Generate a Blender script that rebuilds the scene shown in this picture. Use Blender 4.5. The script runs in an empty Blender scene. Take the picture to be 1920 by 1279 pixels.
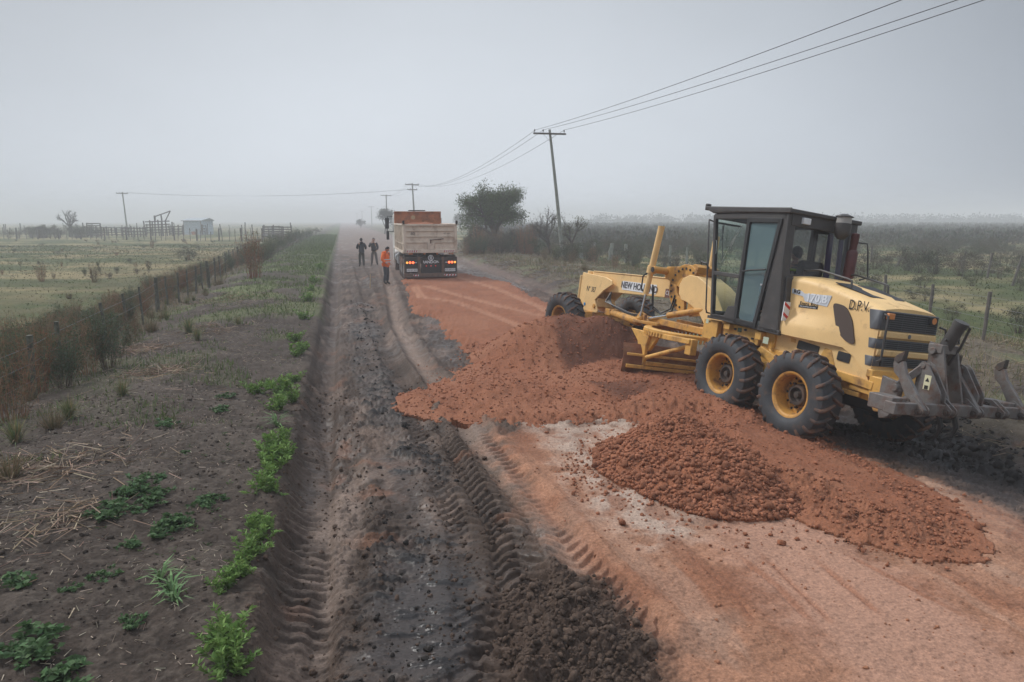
import bpy, bmesh, math, random
import numpy as np
from mathutils import Vector, Matrix
random.seed(7); RNG = np.random.default_rng(11)
scn = bpy.context.scene; COL = scn.collection
PI = math.pi
# ------------------------------------------------------------------ camera
F, HOR, H = 1280.0, 414.0, 3.2
PITCH = math.atan((639.5-HOR)/F)
cd = bpy.data.cameras.new('camera'); cam = bpy.data.objects.new('camera', cd); COL.objects.link(cam)
cam.location = (0, 0, H); cam.rotation_euler = (PI/2-PITCH, 0, 0)
cd.sensor_width = 36; cd.lens = 36*F/1920; cd.clip_end = 6000; cd.clip_start = .1
scn.camera = cam
# ------------------------------------------------------------------ sky, sun, exposure
w = bpy.data.worlds.new('World'); scn.world = w; w.use_nodes = True
nt = w.node_tree; nt.nodes.clear()
def N(nt, t, **k):
    n = nt.nodes.new(t)
    for a, b in k.items():
        if a.startswith('i_'): n.inputs[a[2:].replace('_', ' ')].default_value = b
        else: setattr(n, a, b)
    return n
ZENITH = 4.2
SUN_EL, SUN_AZ = math.radians(46), math.radians(-62)       # azimuth clockwise from +Y
sky = N(nt, 'ShaderNodeTexSky', sky_type='NISHITA', sun_disc=False, sun_elevation=SUN_EL, sun_rotation=SUN_AZ, dust_density=4.0, air_density=1.0)
hs = N(nt, 'ShaderNodeHueSaturation'); hs.inputs['Saturation'].default_value = .12
nt.links.new(sky.outputs[0], hs.inputs['Color'])
# an even cloud layer in front of the clear sky, slightly brighter towards the sun
tc = N(nt, 'ShaderNodeTexCoord'); cn = N(nt, 'ShaderNodeTexNoise'); cn.inputs['Scale'].default_value = 1.3; cn.inputs['Detail'].default_value = 5
mp = N(nt, 'ShaderNodeMapping'); mp.inputs['Scale'].default_value = (1, 1, 2.2)
nt.links.new(tc.outputs['Generated'], mp.inputs[0]); nt.links.new(mp.outputs[0], cn.inputs['Vector'])
dp = N(nt, 'ShaderNodeVectorMath', operation='DOT_PRODUCT'); nt.links.new(tc.outputs['Generated'], dp.inputs[0])
sd = Vector((math.sin(-.13)*math.cos(.06), math.cos(-.13)*math.cos(.06), math.sin(.06))); dp.inputs[1].default_value = sd
mr = N(nt, 'ShaderNodeMapRange'); mr.inputs[1].default_value = .70; mr.inputs[2].default_value = 1.0; mr.inputs[3].default_value = 0; mr.inputs[4].default_value = 1
nt.links.new(dp.outputs['Value'], mr.inputs[0])
cr = N(nt, 'ShaderNodeValToRGB'); cr.color_ramp.elements[0].color = (4.9, 5.5, 6.4, 1); cr.color_ramp.elements[1].color = (10.2, 11.0, 12.0, 1)
nt.links.new(mr.outputs[0], cr.inputs[0])
cm = N(nt, 'ShaderNodeMapRange'); cm.inputs[1].default_value = .25; cm.inputs[2].default_value = .75; cm.inputs[3].default_value = .88; cm.inputs[4].default_value = 1.10
nt.links.new(cn.outputs[0], cm.inputs[0])
# an overcast sky is brightest overhead
sx_ = N(nt, 'ShaderNodeSeparateXYZ'); nt.links.new(tc.outputs['Generated'], sx_.inputs[0])
zr_ = N(nt, 'ShaderNodeMapRange'); zr_.interpolation_type = 'SMOOTHSTEP'; zr_.inputs[1].default_value = .42; zr_.inputs[2].default_value = .95; zr_.inputs[3].default_value = 1; zr_.inputs[4].default_value = ZENITH
nt.links.new(sx_.outputs[2], zr_.inputs[0])
ez_ = N(nt, 'ShaderNodeMapRange'); ez_.inputs[1].default_value = 0.0; ez_.inputs[2].default_value = .32; ez_.inputs[3].default_value = 1; ez_.inputs[4].default_value = .72
nt.links.new(sx_.outputs[2], ez_.inputs[0])
ey_ = N(nt, 'ShaderNodeMath', operation='MULTIPLY'); nt.links.new(zr_.outputs[0], ey_.inputs[0]); nt.links.new(ez_.outputs[0], ey_.inputs[1])
cz_ = N(nt, 'ShaderNodeMath', operation='MULTIPLY'); nt.links.new(ey_.outputs[0], cz_.inputs[0]); nt.links.new(cm.outputs[0], cz_.inputs[1])
vm = N(nt, 'ShaderNodeVectorMath', operation='SCALE'); nt.links.new(cr.outputs[0], vm.inputs[0]); nt.links.new(cz_.outputs[0], vm.inputs['Scale'])
mx = N(nt, 'ShaderNodeMix', data_type='RGBA'); mx.inputs[0].default_value = .85
nt.links.new(hs.outputs[0], mx.inputs[6]); nt.links.new(vm.outputs[0], mx.inputs[7])
bg = N(nt, 'ShaderNodeBackground'); bg.inputs[1].default_value = .055
nt.links.new(mx.outputs[2], bg.inputs[0])
wo = N(nt, 'ShaderNodeOutputWorld'); nt.links.new(bg.outputs[0], wo.inputs[0])
sl = bpy.data.lights.new('sun', 'SUN'); so = bpy.data.objects.new('sun', sl); COL.objects.link(so)
sl.energy = 1.5; sl.angle = math.radians(12); sl.color = (1, .975, .94)
dv = Vector((math.sin(SUN_AZ)*math.cos(SUN_EL), math.cos(SUN_AZ)*math.cos(SUN_EL), math.sin(SUN_EL)))
so.rotation_euler = dv.to_track_quat('Z', 'Y').to_euler(); so.location = (0, 0, 60)
scn.view_settings.view_transform = 'Standard'; scn.view_settings.look = 'None'
scn.view_settings.exposure = 0.62; scn.view_settings.gamma = 1
scn.render.engine = 'CYCLES'
scn.cycles.denoising_prefilter = 'ACCURATE'; scn.cycles.denoising_input_passes = 'RGB_ALBEDO_NORMAL'; scn.cycles.max_bounces = 6; scn.cycles.volume_bounces = 2; scn.cycles.transparent_max_bounces = 12
# ------------------------------------------------------------------ helpers
def at(u, v, z=0.0):
    """ground point (at height z) that stands under a point of the photograph's frame"""
    a = (u-960)/F; b = (639.5-v)/F
    d = (a, math.cos(PITCH)+b*math.sin(PITCH), -math.sin(PITCH)+b*math.cos(PITCH))
    t = (z-H)/d[2]; return (d[0]*t, d[1]*t)
def atY(u, v, Y):
    a = (u-960)/F; b = (639.5-v)/F
    d = (a, math.cos(PITCH)+b*math.sin(PITCH), -math.sin(PITCH)+b*math.cos(PITCH))
    return (d[0]*Y/d[1], Y, H+d[2]*Y/d[1])
RC, RS = .971, .239
def road(X, Y): return X*RC+Y*RS, -X*RS+Y*RC            # (t across to the right, s along)
def unroad(t, s): return t*RC-s*RS, t*RS+s*RC

def tag(o, label=None, cat=None, group=None, kind=None):
    if label: o['label'] = label
    if cat: o['category'] = cat
    if group: o['group'] = group
    if kind: o['kind'] = kind
    return o
def empty(name, loc=(0, 0, 0), rz=0, label=None, cat=None, group=None):
    o = bpy.data.objects.new(name, None); COL.objects.link(o); o.empty_display_size = .2
    o.location = loc; o.rotation_euler = (0, 0, rz); return tag(o, label, cat, group)
def copy_tree(o, parent=None):
    c = o.copy(); COL.objects.link(c)
    if parent: c.parent = parent
    for ch in list(o.children): copy_tree(ch, c)
    return c
def link_mesh(name, me, mat, parent=None):
    o = bpy.data.objects.new(name, me); COL.objects.link(o)
    if mat is not None and len(me.materials) == 0: me.materials.append(mat)
    if parent: o.parent = parent
    return o
def arr_mesh(name, V, Fc, mat, parent=None, smooth=False, attrs=None):
    """fast mesh from arrays; Fc (n,k) with k = 3 or 4"""
    V = np.asarray(V, np.float32); Fc = np.asarray(Fc, np.int32); n, k = Fc.shape
    me = bpy.data.meshes.new(name)
    me.vertices.add(len(V)); me.vertices.foreach_set('co', V.ravel())
    me.loops.add(n*k); me.loops.foreach_set('vertex_index', Fc.ravel())
    me.polygons.add(n); me.polygons.foreach_set('loop_start', np.arange(0, n*k, k, dtype=np.int32))
    if smooth: me.polygons.foreach_set('use_smooth', np.ones(n, bool))
    for nm, A in (attrs or {}).items():
        A = np.asarray(A, np.float32)
        if A.ndim == 2:
            at_ = me.color_attributes.new(nm, 'FLOAT_COLOR', 'POINT')
            at_.data.foreach_set('color', np.concatenate([A, np.ones((len(A), 1), np.float32)], 1).ravel())
        else:
            at_ = me.attributes.new(nm, 'FLOAT', 'POINT'); at_.data.foreach_set('value', A)
    me.update(calc_edges=True); me.validate()
    return link_mesh(name, me, mat, parent)

class MB:
    """collects shapes, builds ONE mesh"""
    def __init__(s): s.v = []; s.f = []
    def add(s, vs, fs, M=None):
        b = len(s.v)
        for v in vs: s.v.append(tuple(M @ Vector(v)) if M is not None else tuple(v))
        for f in fs: s.f.append([b+i for i in f])
        return s
    def box(s, c, d, rot=None, M=None):
        x, y, z = d[0]/2, d[1]/2, d[2]/2
        vs = [Vector((i*x, j*y, k*z)) for k in (-1, 1) for j in (-1, 1) for i in (-1, 1)]
        if rot is not None:
            R = Matrix.Rotation(rot[2], 3, 'Z') @ Matrix.Rotation(rot[1], 3, 'Y') @ Matrix.Rotation(rot[0], 3, 'X')
            vs = [R @ v for v in vs]
        vs = [v+Vector(c) for v in vs]
        return s.add(vs, [(0, 2, 3, 1), (4, 5, 7, 6), (0, 1, 5, 4), (2, 6, 7, 3), (0, 4, 6, 2), (1, 3, 7, 5)], M)
    def bar(s, p, q, w, h=None, up=(0, 0, 1), M=None):
        """rectangular bar from p to q"""
        p, q = Vector(p), Vector(q); h = h or w; d = (q-p).normalized(); up = Vector(up)
        a = d.cross(up)
        if a.length < 1e-4: a = d.cross(Vector((1, 0, 0)))
        a.normalize(); b = a.cross(d)
        vs = [e+a*i*w/2+b*j*h/2 for e in (p, q) for i, j in ((-1, -1), (1, -1), (1, 1), (-1, 1))]
        return s.add(vs, [(0, 1, 2, 3), (7, 6, 5, 4), (0, 4, 5, 1), (1, 5, 6, 2), (2, 6, 7, 3), (3, 7, 4, 0)], M)
    def prism(s, prof, lo, hi, axis='y', M=None):
        """polygon prof extruded along axis. y: (x,z); x: (y,z); z: (x,y)"""
        def P(a, b, c): return (a, c, b) if axis == 'y' else (c, a, b) if axis == 'x' else (a, b, c)
        n = len(prof)
        vs = [P(a, b, lo) for a, b in prof]+[P(a, b, hi) for a, b in prof]
        fs = [list(range(n)), list(range(2*n-1, n-1, -1))]+[(i, i+n, (i+1) % n+n, (i+1) % n) for i in range(n)]
        return s.add(vs, fs, M)
    def tube(s, pts, r, n=8, cap=True, M=None):
        pts = [Vector(p) for p in pts]; m = len(pts)
        rs = r if isinstance(r, (list, tuple)) else [r]*m
        vs = []; fs = []; a = None
        for i, p in enumerate(pts):
            d = (pts[min(i+1, m-1)]-pts[max(i-1, 0)]).normalized()
            if a is None:
                a = d.cross(Vector((0, 0, 1)))
                if a.length < .05: a = d.cross(Vector((1, 0, 0)))
            a = (a-d*a.dot(d)).normalized(); b = d.cross(a)
            for k in range(n):
                t = 2*PI*k/n; vs.append(p+(a*math.cos(t)+b*math.sin(t))*rs[i])
        for i in range(m-1):
            for k in range(n):
                k2 = (k+1) % n; fs.append((i*n+k, i*n+k2, (i+1)*n+k2, (i+1)*n+k))
        if cap: fs += [list(range(n-1, -1, -1)), list(range((m-1)*n, m*n))]
        return s.add(vs, fs, M)
    def cyl(s, p, q, r, r2=None, n=16, M=None): return s.tube([p, q], [r, r if r2 is None else r2], n, True, M)
    def lathe(s, prof, c=(0, 0, 0), axis='y', n=32, M=None, cap=False):
        """prof: (radius, offset along axis)"""
        vs = []; fs = []; m = len(prof)
        for k in range(n):
            t = 2*PI*k/n; ct, st = math.cos(t), math.sin(t)
            for r, o in prof:
                v = (r*ct, o, r*st) if axis == 'y' else (o, r*ct, r*st) if axis == 'x' else (r*ct, r*st, o)
                vs.append((v[0]+c[0], v[1]+c[1], v[2]+c[2]))
        for k in range(n):
            k2 = (k+1) % n
            for i in range(m-1): fs.append((k*m+i, k*m+i+1, k2*m+i+1, k2*m+i))
        return s.add(vs, fs, M)
    def build(s, name, mat, parent=None, smooth=False, bevel=0, seg=2, angle=35, sub=0):
        me = bpy.data.meshes.new(name); me.from_pydata(s.v, [], s.f); me.update()
        bm = bmesh.new(); bm.from_mesh(me); bmesh.ops.recalc_face_normals(bm, faces=bm.faces); bm.to_mesh(me); bm.free()
        o = link_mesh(name, me, mat, parent)
        if smooth:
            for p in me.polygons: p.use_smooth = True
            me.set_sharp_from_angle(angle=math.radians(angle))
        if bevel:
            b = o.modifiers.new('bevel', 'BEVEL'); b.width = bevel; b.segments = seg; b.limit_method = 'ANGLE'; b.angle_limit = math.radians(40)
            for p in me.polygons: p.use_smooth = True
            me.set_sharp_from_angle(angle=math.radians(50)); b.harden_normals = False
        if sub:
            m = o.modifiers.new('sub', 'SUBSURF'); m.levels = m.render_levels = sub
        return o

# value noise ---------------------------------------------------------------
def _h(ix, iy, sd):
    n = (ix.astype(np.int64)*374761393+iy.astype(np.int64)*668265263+sd*974711) & 0x7fffffff
    n = ((n ^ (n >> 13))*1274126177) & 0x7fffffff
    return ((n ^ (n >> 16)) & 0xffff)/65535.0
def vnoise(x, y, sd=0):
    ix = np.floor(x); iy = np.floor(y); fx = x-ix; fy = y-iy
    fx = fx*fx*(3-2*fx); fy = fy*fy*(3-2*fy)
    a = _h(ix, iy, sd); b = _h(ix+1, iy, sd); c = _h(ix, iy+1, sd); d = _h(ix+1, iy+1, sd)
    return (a+(b-a)*fx)*(1-fy)+(c+(d-c)*fx)*fy
def fbm(x, y, o=4, sd=0, g=.5):
    v = 0; a = 1; t = 0
    for i in range(o):
        v = v+a*vnoise(x*2**i+17.3*i, y*2**i-9.1*i, sd+i); t += a; a *= g
    return v/t                                           # 0..1
def sst(a, b, x):
    t = np.clip((x-a)/(b-a), 0, 1); return t*t*(3-2*t)
def sdf(poly, X, Y):
    """signed distance to a polygon, positive inside"""
    poly = np.asarray(poly, float); d = np.full(X.shape, 1e9); ins = np.zeros(X.shape, bool)
    for i in range(len(poly)):
        a = poly[i]; b = poly[(i+1) % len(poly)]; e = b-a
        wx = X-a[0]; wy = Y-a[1]; t = np.clip((wx*e[0]+wy*e[1])/(e@e+1e-12), 0, 1)
        d = np.minimum(d, (wx-e[0]*t)**2+(wy-e[1]*t)**2)
        c = ((a[1] > Y) != (b[1] > Y)) & (X < e[0]*(Y-a[1])/(e[1] if abs(e[1]) > 1e-12 else 1e-12)+a[0]); ins ^= c
    return np.where(ins, 1, -1)*np.sqrt(d)
def track(line, X, Y):
    """(distance along, signed distance across) of a polyline"""
    P = np.asarray(line, float); best = np.full(X.shape, 1e9); S = np.zeros(X.shape); T = np.zeros(X.shape); acc = 0
    for i in range(len(P)-1):
        a, b = P[i], P[i+1]; e = b-a; L = math.hypot(*e); e = e/L
        wx = X-a[0]; wy = Y-a[1]; s = np.clip(wx*e[0]+wy*e[1], 0, L)
        d = (wx-e[0]*s)**2+(wy-e[1]*s)**2; m = d < best
        best = np.where(m, d, best); S = np.where(m, acc+s, S); T = np.where(m, np.sqrt(d)*np.sign(wx*-e[1]+wy*e[0]), T); acc += L
    return S, T
def pg(*pts, z=0): return [at(u, v, z) for u, v in pts]

# materials ------------------------------------------------------------------
MATS = {}
def mat(name, col, rough=.6, metal=0, noise=0, nscale=8, bump=0, bscale=40, attr=None, dirt=None, dscale=3, dlo=.5, dhi=.7, spec=None, coat=0, emit=None):
    if name in MATS: return MATS[name]
    m = bpy.data.materials.new(name); m.use_nodes = True; t = m.node_tree; b = t.nodes['Principled BSDF']; L = t.links.new
    b.inputs['Roughness'].default_value = rough; b.inputs['Metallic'].default_value = metal
    b.inputs['Base Color'].default_value = (*col, 1)
    if spec is not None: b.inputs['Specular IOR Level'].default_value = spec
    if coat: b.inputs['Coat Weight'].default_value = coat
    if emit: b.inputs['Emission Color'].default_value = (*emit[0], 1); b.inputs['Emission Strength'].default_value = emit[1]
    tc = N(t, 'ShaderNodeTexCoord'); src = None
    if attr:
        a = N(t, 'ShaderNodeAttribute'); a.attribute_name = attr; src = a.outputs['Color']
    if noise:
        n = N(t, 'ShaderNodeTexNoise'); n.inputs['Scale'].default_value = nscale; n.inputs['Detail'].default_value = 6; L(tc.outputs['Object'], n.inputs['Vector'])
        r = N(t, 'ShaderNodeMapRange'); r.inputs[1].default_value = .3; r.inputs[2].default_value = .7; r.inputs[3].default_value = 1-noise; r.inputs[4].default_value = 1+noise; L(n.outputs[0], r.inputs[0])
        v = N(t, 'ShaderNodeVectorMath', operation='SCALE'); L(r.outputs[0], v.inputs['Scale'])
        if src: L(src, v.inputs[0])
        else: v.inputs[0].default_value = col
        src = v.outputs[0]
    if dirt:
        n = N(t, 'ShaderNodeTexNoise'); n.inputs['Scale'].default_value = dscale; n.inputs['Detail'].default_value = 9; n.inputs['Roughness'].default_value = .65; L(tc.outputs['Object'], n.inputs['Vector'])
        r = N(t, 'ShaderNodeMapRange'); r.inputs[1].default_value = dlo; r.inputs[2].default_value = dhi; L(n.outputs[0], r.inputs[0])
        x = N(t, 'ShaderNodeMix', data_type='RGBA'); L(r.outputs[0], x.inputs[0]); x.inputs[7].default_value = (*dirt, 1)
        if src: L(src, x.inputs[6])
        else: x.inputs[6].default_value = (*col, 1)
        src = x.outputs[2]
        rr = N(t, 'ShaderNodeMapRange'); rr.inputs[3].default_value = rough; rr.inputs[4].default_value = .9; L(r.outputs[0], rr.inputs[0]); L(rr.outputs[0], b.inputs['Roughness'])
    if src: L(src, b.inputs['Base Color'])
    if bump:
        n = N(t, 'ShaderNodeTexNoise'); n.inputs['Scale'].default_value = bscale; n.inputs['Detail'].default_value = 5; L(tc.outputs['Object'], n.inputs['Vector'])
        u = N(t, 'ShaderNodeBump'); u.inputs['Strength'].default_value = 1; u.inputs['Distance'].default_value = bump; L(n.outputs[0], u.inputs['Height']); L(u.outputs[0], b.inputs['Normal'])
    MATS[name] = m; return m
def glass(name, tint, rough=.03, mixf=.12, body=0, bodycol=(.1, .12, .12)):
    m = bpy.data.materials.new(name); m.use_nodes = True; t = m.node_tree; t.nodes.clear(); L = t.links.new
    tr = N(t, 'ShaderNodeBsdfTransparent'); tr.inputs[0].default_value = (*tint, 1)
    df = N(t, 'ShaderNodeBsdfDiffuse'); df.inputs[0].default_value = (*bodycol, 1)
    gl = N(t, 'ShaderNodeBsdfGlossy'); gl.inputs['Roughness'].default_value = rough
    lw = N(t, 'ShaderNodeLayerWeight'); lw.inputs[0].default_value = .5; fp = N(t, 'ShaderNodeMath', operation='POWER'); fp.inputs[1].default_value = 4; L(lw.outputs['Facing'], fp.inputs[0]); fr = N(t, 'ShaderNodeMath', operation='MULTIPLY_ADD'); fr.inputs[1].default_value = .7; fr.inputs[2].default_value = .045; L(fp.outputs[0], fr.inputs[0])
    m1 = N(t, 'ShaderNodeMixShader'); m1.inputs[0].default_value = body; L(tr.outputs[0], m1.inputs[1]); L(df.outputs[0], m1.inputs[2])
    m2 = N(t, 'ShaderNodeMixShader'); L(fr.outputs[0], m2.inputs[0]); L(m1.outputs[0], m2.inputs[1]); L(gl.outputs[0], m2.inputs[2])
    o = N(t, 'ShaderNodeOutputMaterial'); L(m2.outputs[0], o.inputs[0]); MATS[name] = m; return m
def text(body, name, size, M4, material, parent, extrude=.002, sx=1, bold=0):
    """flat lettering as a mesh; M4 maps the text plane (x right, y up) into the parent's space"""
    cu = bpy.data.curves.new('lettering', 'FONT'); cu.body = body; cu.size = size; cu.extrude = extrude; cu.offset = bold
    cu.align_x = 'CENTER'; cu.align_y = 'CENTER'; cu.resolution_u = 3
    ob = bpy.data.objects.new('tmp', cu); COL.objects.link(ob)
    dg = bpy.context.evaluated_depsgraph_get(); me = bpy.data.meshes.new_from_object(ob.evaluated_get(dg))
    bpy.data.objects.remove(ob); me.materials.clear()
    me.transform(Matrix.Diagonal((sx, 1, 1, 1))); me.transform(M4)
    return link_mesh(name, me, material, parent)
def frame4(o, x, y):
    x = Vector(x).normalized(); y = Vector(y).normalized(); z = x.cross(y)
    M = Matrix.Identity(4)
    for i in range(3): M[i][0] = x[i]; M[i][1] = y[i]; M[i][2] = z[i]; M[i][3] = o[i]
    return M
# ------------------------------------------------------------------ terrain
T_L = pg((552,1300),(565,1175),(578,987),(597,800),(609,690),(626,560),(630,500),(634,470))          # tyre track along the verge
T_M = pg((905,1300),(905,1150),(880,1000),(835,880),(790,790),(740,690),(700,600),(680,540),(664,490))
T_R = pg((1190,1180),(1075,1050),(985,930),(915,850),(875,797),(815,715),(781,675),(750,625),(737,572),(722,520),(705,480))
T_C = pg((940,1230),(985,1120),(960,1000),(900,900),(860,830),(842,780))
T_P = pg((620,1250),(640,1100),(655,950),(640,850),(600,760))
T_RR = pg((1330,640),(1180,600),(1000,548),(930,510),(872,486),(800,460),z=.25)
T_FAR = pg((830,520),(770,490),(730,465),(690,445),z=.3)
T_D1 = pg((1420,1000),(1560,1130),(1740,1290)); T_D2 = pg((1290,1010),(1420,1120),(1560,1290)); T_D3 = pg((1560,1010),(1700,1080),(1930,1200))
PEAT = pg((655,575),(700,580),(716,640),(738,700),(775,800),(830,860),(852,930),(812,935),(742,900),(700,800),(660,700))
PEAT2 = pg((690,935),(790,960),(860,1010),(885,1130),(905,1300),(640,1300),(690,1130))
WET1 = pg((795,560),(830,600),(862,650),(875,685),(852,700),(815,672),(790,630))
WET2 = pg((760,1040),(880,1060),(905,1290),(680,1290),(700,1140)); WET3 = pg((690,850),(760,860),(840,960),(880,1040),(800,1040),(740,960),(690,900))
WET4 = pg((950,985),(1075,990),(1090,1030),(980,1090),(960,1040)); WET5 = pg((870,486),(905,520),(1000,550),(985,560),(880,530),(850,515)); WET6 = pg((1690,905),(1790,960),(1930,1040),(1930,985),(1800,900),(1720,880))
PINK = pg((920,820),(1010,808),(1200,800),(1400,830),(1560,860),(1760,900),(1990,1000),(2100,1400),(1245,1400),(1215,1230),(1120,1110),(1030,1000),(960,900))
SAND = pg((1000,800),(1190,790),(1180,880),(1330,960),(1420,970),(1220,1030),(1120,960),(1060,880))
CLEAN = pg((1330,975),(1440,960),(1560,1000),(2050,1330),(1650,1330),(1480,1160),(1360,1040))
HEAP = pg((960,1120),(1040,1080),(1130,1110),(1200,1190),(1250,1300),(960,1310),(935,1200))
BLACKR = pg((1560,800),(1690,770),(1800,800),(1925,860),(1960,930),(1820,870),(1720,850),(1600,840),z=-.2)
def lug(S, Tt, pitch, half, skew=.9):
    a = S+skew*np.abs(Tt); fr = a/pitch-np.floor(a/pitch)
    return np.where(np.abs(Tt) < half, sst(0, .14, fr)*(1-sst(.50, .72, fr)), 0)
def rut(X, Y, line, half, depth, lugh, pitch, skew=.9, shoulder=.05):
    S, Tt = track(line, X, Y); a = np.abs(Tt); S = S+(fbm(X*2.2, Y*2.2, 3, 79)-.5)*.16
    z = -depth*(1-sst(half*.8, half*1.15, a))+shoulder*np.exp(-((a-half*1.35)/.12)**2)
    m = 1-sst(half*.85, half, a)
    br = .15+.85*sst(.3, .56, fbm(X*1.6, Y*1.0, 3, 77))
    return z+lugh*(lug(S, Tt, pitch, half, skew)-.4)*m*br, m
def base_z(X, Y):
    """large shape of the land"""
    t, s = road(X, Y)
    z = .35*sst(13, 34, s)+0*t
    lv = sst(-.45, -1.0, t)                                          # verge on the left
    z = z+lv*(.20+.14*np.exp(-((t+3.0)/1.5)**2)-.32*sst(-4, -7.5, t))
    z = z-.13*np.exp(-((t+.35)/.33)**2)*(1-sst(30, 55, s))
    rv = sst(8.9, 10.2, t)
    z = z+rv*(.12+.10*np.exp(-((t-13)/2.5)**2)-.25*sst(15, 19, t))
    z = z-.34*np.exp(-((t-8.6)/1.1)**2)*(1-sst(14, 22, s))-.18*np.exp(-((t-8.8)/.9)**2)*sst(14, 22, s)*(1-sst(50, 80, s))
    z = z+.05*np.exp(-((t-4.2)/3.)**2)
    far = sst(60, 400, np.hypot(X, Y))
    return z+(fbm(X*.08+40, Y*.08, 2, 5)-.5)*.18*np.clip(np.abs(t-4)/12, 0, 1)*(1-.0*far)
def gz(x, y): return float(base_z(np.array([float(x)]), np.array([float(y)]))[0])
def atg(u, v):
    z = .3
    for _ in range(12):
        x, y = at(u, v, z); z = .5*z+.5*gz(x, y)
    return x, y, gz(x, y)

def mixc(c, col, m):
    m = m[:, None]; return c*(1-m)+np.asarray(col, float)[None, :]*m if not isinstance(col, np.ndarray) or col.ndim == 1 else c*(1-m)+col*m
def ground_fields(X, Y):
    t, s = road(X, Y); z = base_z(X, Y); d = np.hypot(X, Y)
    near = 1-sst(35, 60, d)
    n1 = fbm(X*1.1, Y*1.1, 4, 1); n2 = fbm(X*5, Y*5, 4, 2); n3 = fbm(X*.35, Y*.35, 3, 3); n4 = fbm(X*16, Y*16, 3, 4); nb = fbm(X*.05, Y*.05, 3, 8)
    lv = sst(-.55, -.95, t+(n2-.5)*.5); rv = sst(8.8, 10.0, t+(n1-.5)*1.6); rd = (1-lv)*(1-rv)
    fl = sst(-6.6, -8.2, t+(n1-.5)*2.5); fr = sst(15.5, 19, t+(n1-.5)*3)
    jag = (n2-.5)*.5
    S_ = lambda poly, w=.25: sst(-w, w, sdf(poly, X, Y)+jag+(n4-.5)*.15)
    pink = S_(PINK, .3)*rd; clean = S_(CLEAN, .25)*rd; pf_ = sst(.40, .56, fbm(X*1.3, Y*.8, 3, 25)); peat = np.maximum(S_(PEAT, .12)*(.4+.6*pf_), S_(PEAT2, .25)*(.3+.7*pf_))*rd; sand = S_(SAND, .25)*rd
    heap = sst(-.25, .15, sdf(HEAP, X, Y)+jag*.6)
    # churned mud relief, pressed flat inside the tyre tracks and on the slick patches
    slick = np.maximum(S_(WET2), S_(WET3)*.8)*(1-heap); inT = np.zeros(X.shape)
    for ln_, hf_ in ((T_L, .25), (T_M, .25), (T_R, .25), (T_C, .26)): inT = np.maximum(inT, 1-sst(hf_*.9, hf_*1.25, np.abs(track(ln_, X, Y)[1])))
    rough = rd*near*(1-.8*pink)*(1-.8*inT)*(1-.85*slick)
    n5 = fbm(X*9, Y*24, 4, 23, .6); z = z+rough*((n2-.5)*.06+(n4-.5)*.05+(n1-.5)*.05+sst(.5, .72, n5)*.045)
    z = z+pink*(1-clean)*((n2-.5)*.025+(n4-.5)*.014)*near+clean*(n1-.5)*.015
    pk = fbm(X*4.5, Y*13, 5, 21, .6); z = z+peat*near*(sst(.53, .68, pk)*.040)*(1-.55*slick)
    lump = fbm(X*4.5, Y*4.5, 5, 31, .62); z = z+heap*(.07*sst(-.1, .6, sdf(HEAP, X, Y))+.17*(lump-.42)+.09*(n4-.5))
    # mud squeezed beside the verge
    e1 = np.exp(-((t+.62)/.16)**2); z = z+e1*near*(n2-.35)*.13
    tr = 0
    for line, half, dep, lh, pitch, sk in ((T_L, .24, .05, .06, .15, .10), (T_M, .24, .04, .045, .17, .8), (T_R, .24, .035, .038, .15, -.7), (T_C, .25, .04, .055, .17, .7), (T_P, .22, .02, .022, .17, .5), (T_RR, .3, .06, .03, .22, .8), (T_FAR, .35, .03, .0, .2, 0)):
        q, m = rut(X, Y, line, half, dep, lh, pitch, sk); z = z+q*near*(1-peat*.6 if line is not T_L else 1); tr = np.maximum(tr, m)
    for line, half, dep in ((T_D1, .22, .006), (T_D2, .2, .010), (T_D3, .25, .010)):
        S2, Tt = track(line, X, Y); sc = 1-sst(half*.5, half, np.abs(Tt)); z = z-sc*dep; z = z-.02*np.exp(-((np.abs(Tt)-half)/.02)**2)*sst(.5, .6, n1)
    # verges
    verge = lv*(1-fl); vr = rv*(1-fr)
    z = z+verge*((n1-.5)*.12+(n2-.5)*.055+(n4-.5)*.028)*near+(fl+fr)*((n1-.5)*.06+(n2-.5)*.03*near)
    z = z+vr*((n1-.5)*.22+(n2-.5)*.09+(n4-.5)*.03)*near
    bk = S_(BLACKR, .2)*(1-.6*rv); bl = fbm(X*3.2, Y*3.2, 5, 61, .6); z = z+bk*near*(.34*(bl-.42))
    # ---------------- colours of the soils and sward themselves
    mud = np.array((.044, .027, .018)); c = mud[None, :]*(.72+.56*n2)[:, None]
    c = mixc(c, (.085, .056, .041), sst(.45, .68, n1)*.7)
    c = mixc(c, (.17, .115, .085), sst(.56, .72, fbm(X*2.4, Y*1.1, 4, 91))*.65)
    c = mixc(c, (.17, .075, .04), sst(.66, .76, fbm(X*1.7, Y*1.7, 4, 95))*.6)
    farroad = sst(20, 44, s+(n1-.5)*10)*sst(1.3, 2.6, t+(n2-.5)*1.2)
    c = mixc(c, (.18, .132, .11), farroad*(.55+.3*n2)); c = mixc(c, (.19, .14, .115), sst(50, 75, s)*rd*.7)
    lightt = np.exp(-(track(T_R, X, Y)[1]/.22)**2); c = mixc(c, (.27, .19, .145), lightt*(.35+.5*n2)*(1-farroad))
    tl = np.exp(-(track(T_L, X, Y)[1]/.3)**2); c = mixc(c, (.085, .062, .05), tl*.6)
    c = mixc(c, (.26, .19, .15), S_(pg((600,1000),(655,900),(680,960),(650,1100),(610,1200),(590,1120)), .15)*(.3+.5*n2)*.8)
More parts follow.
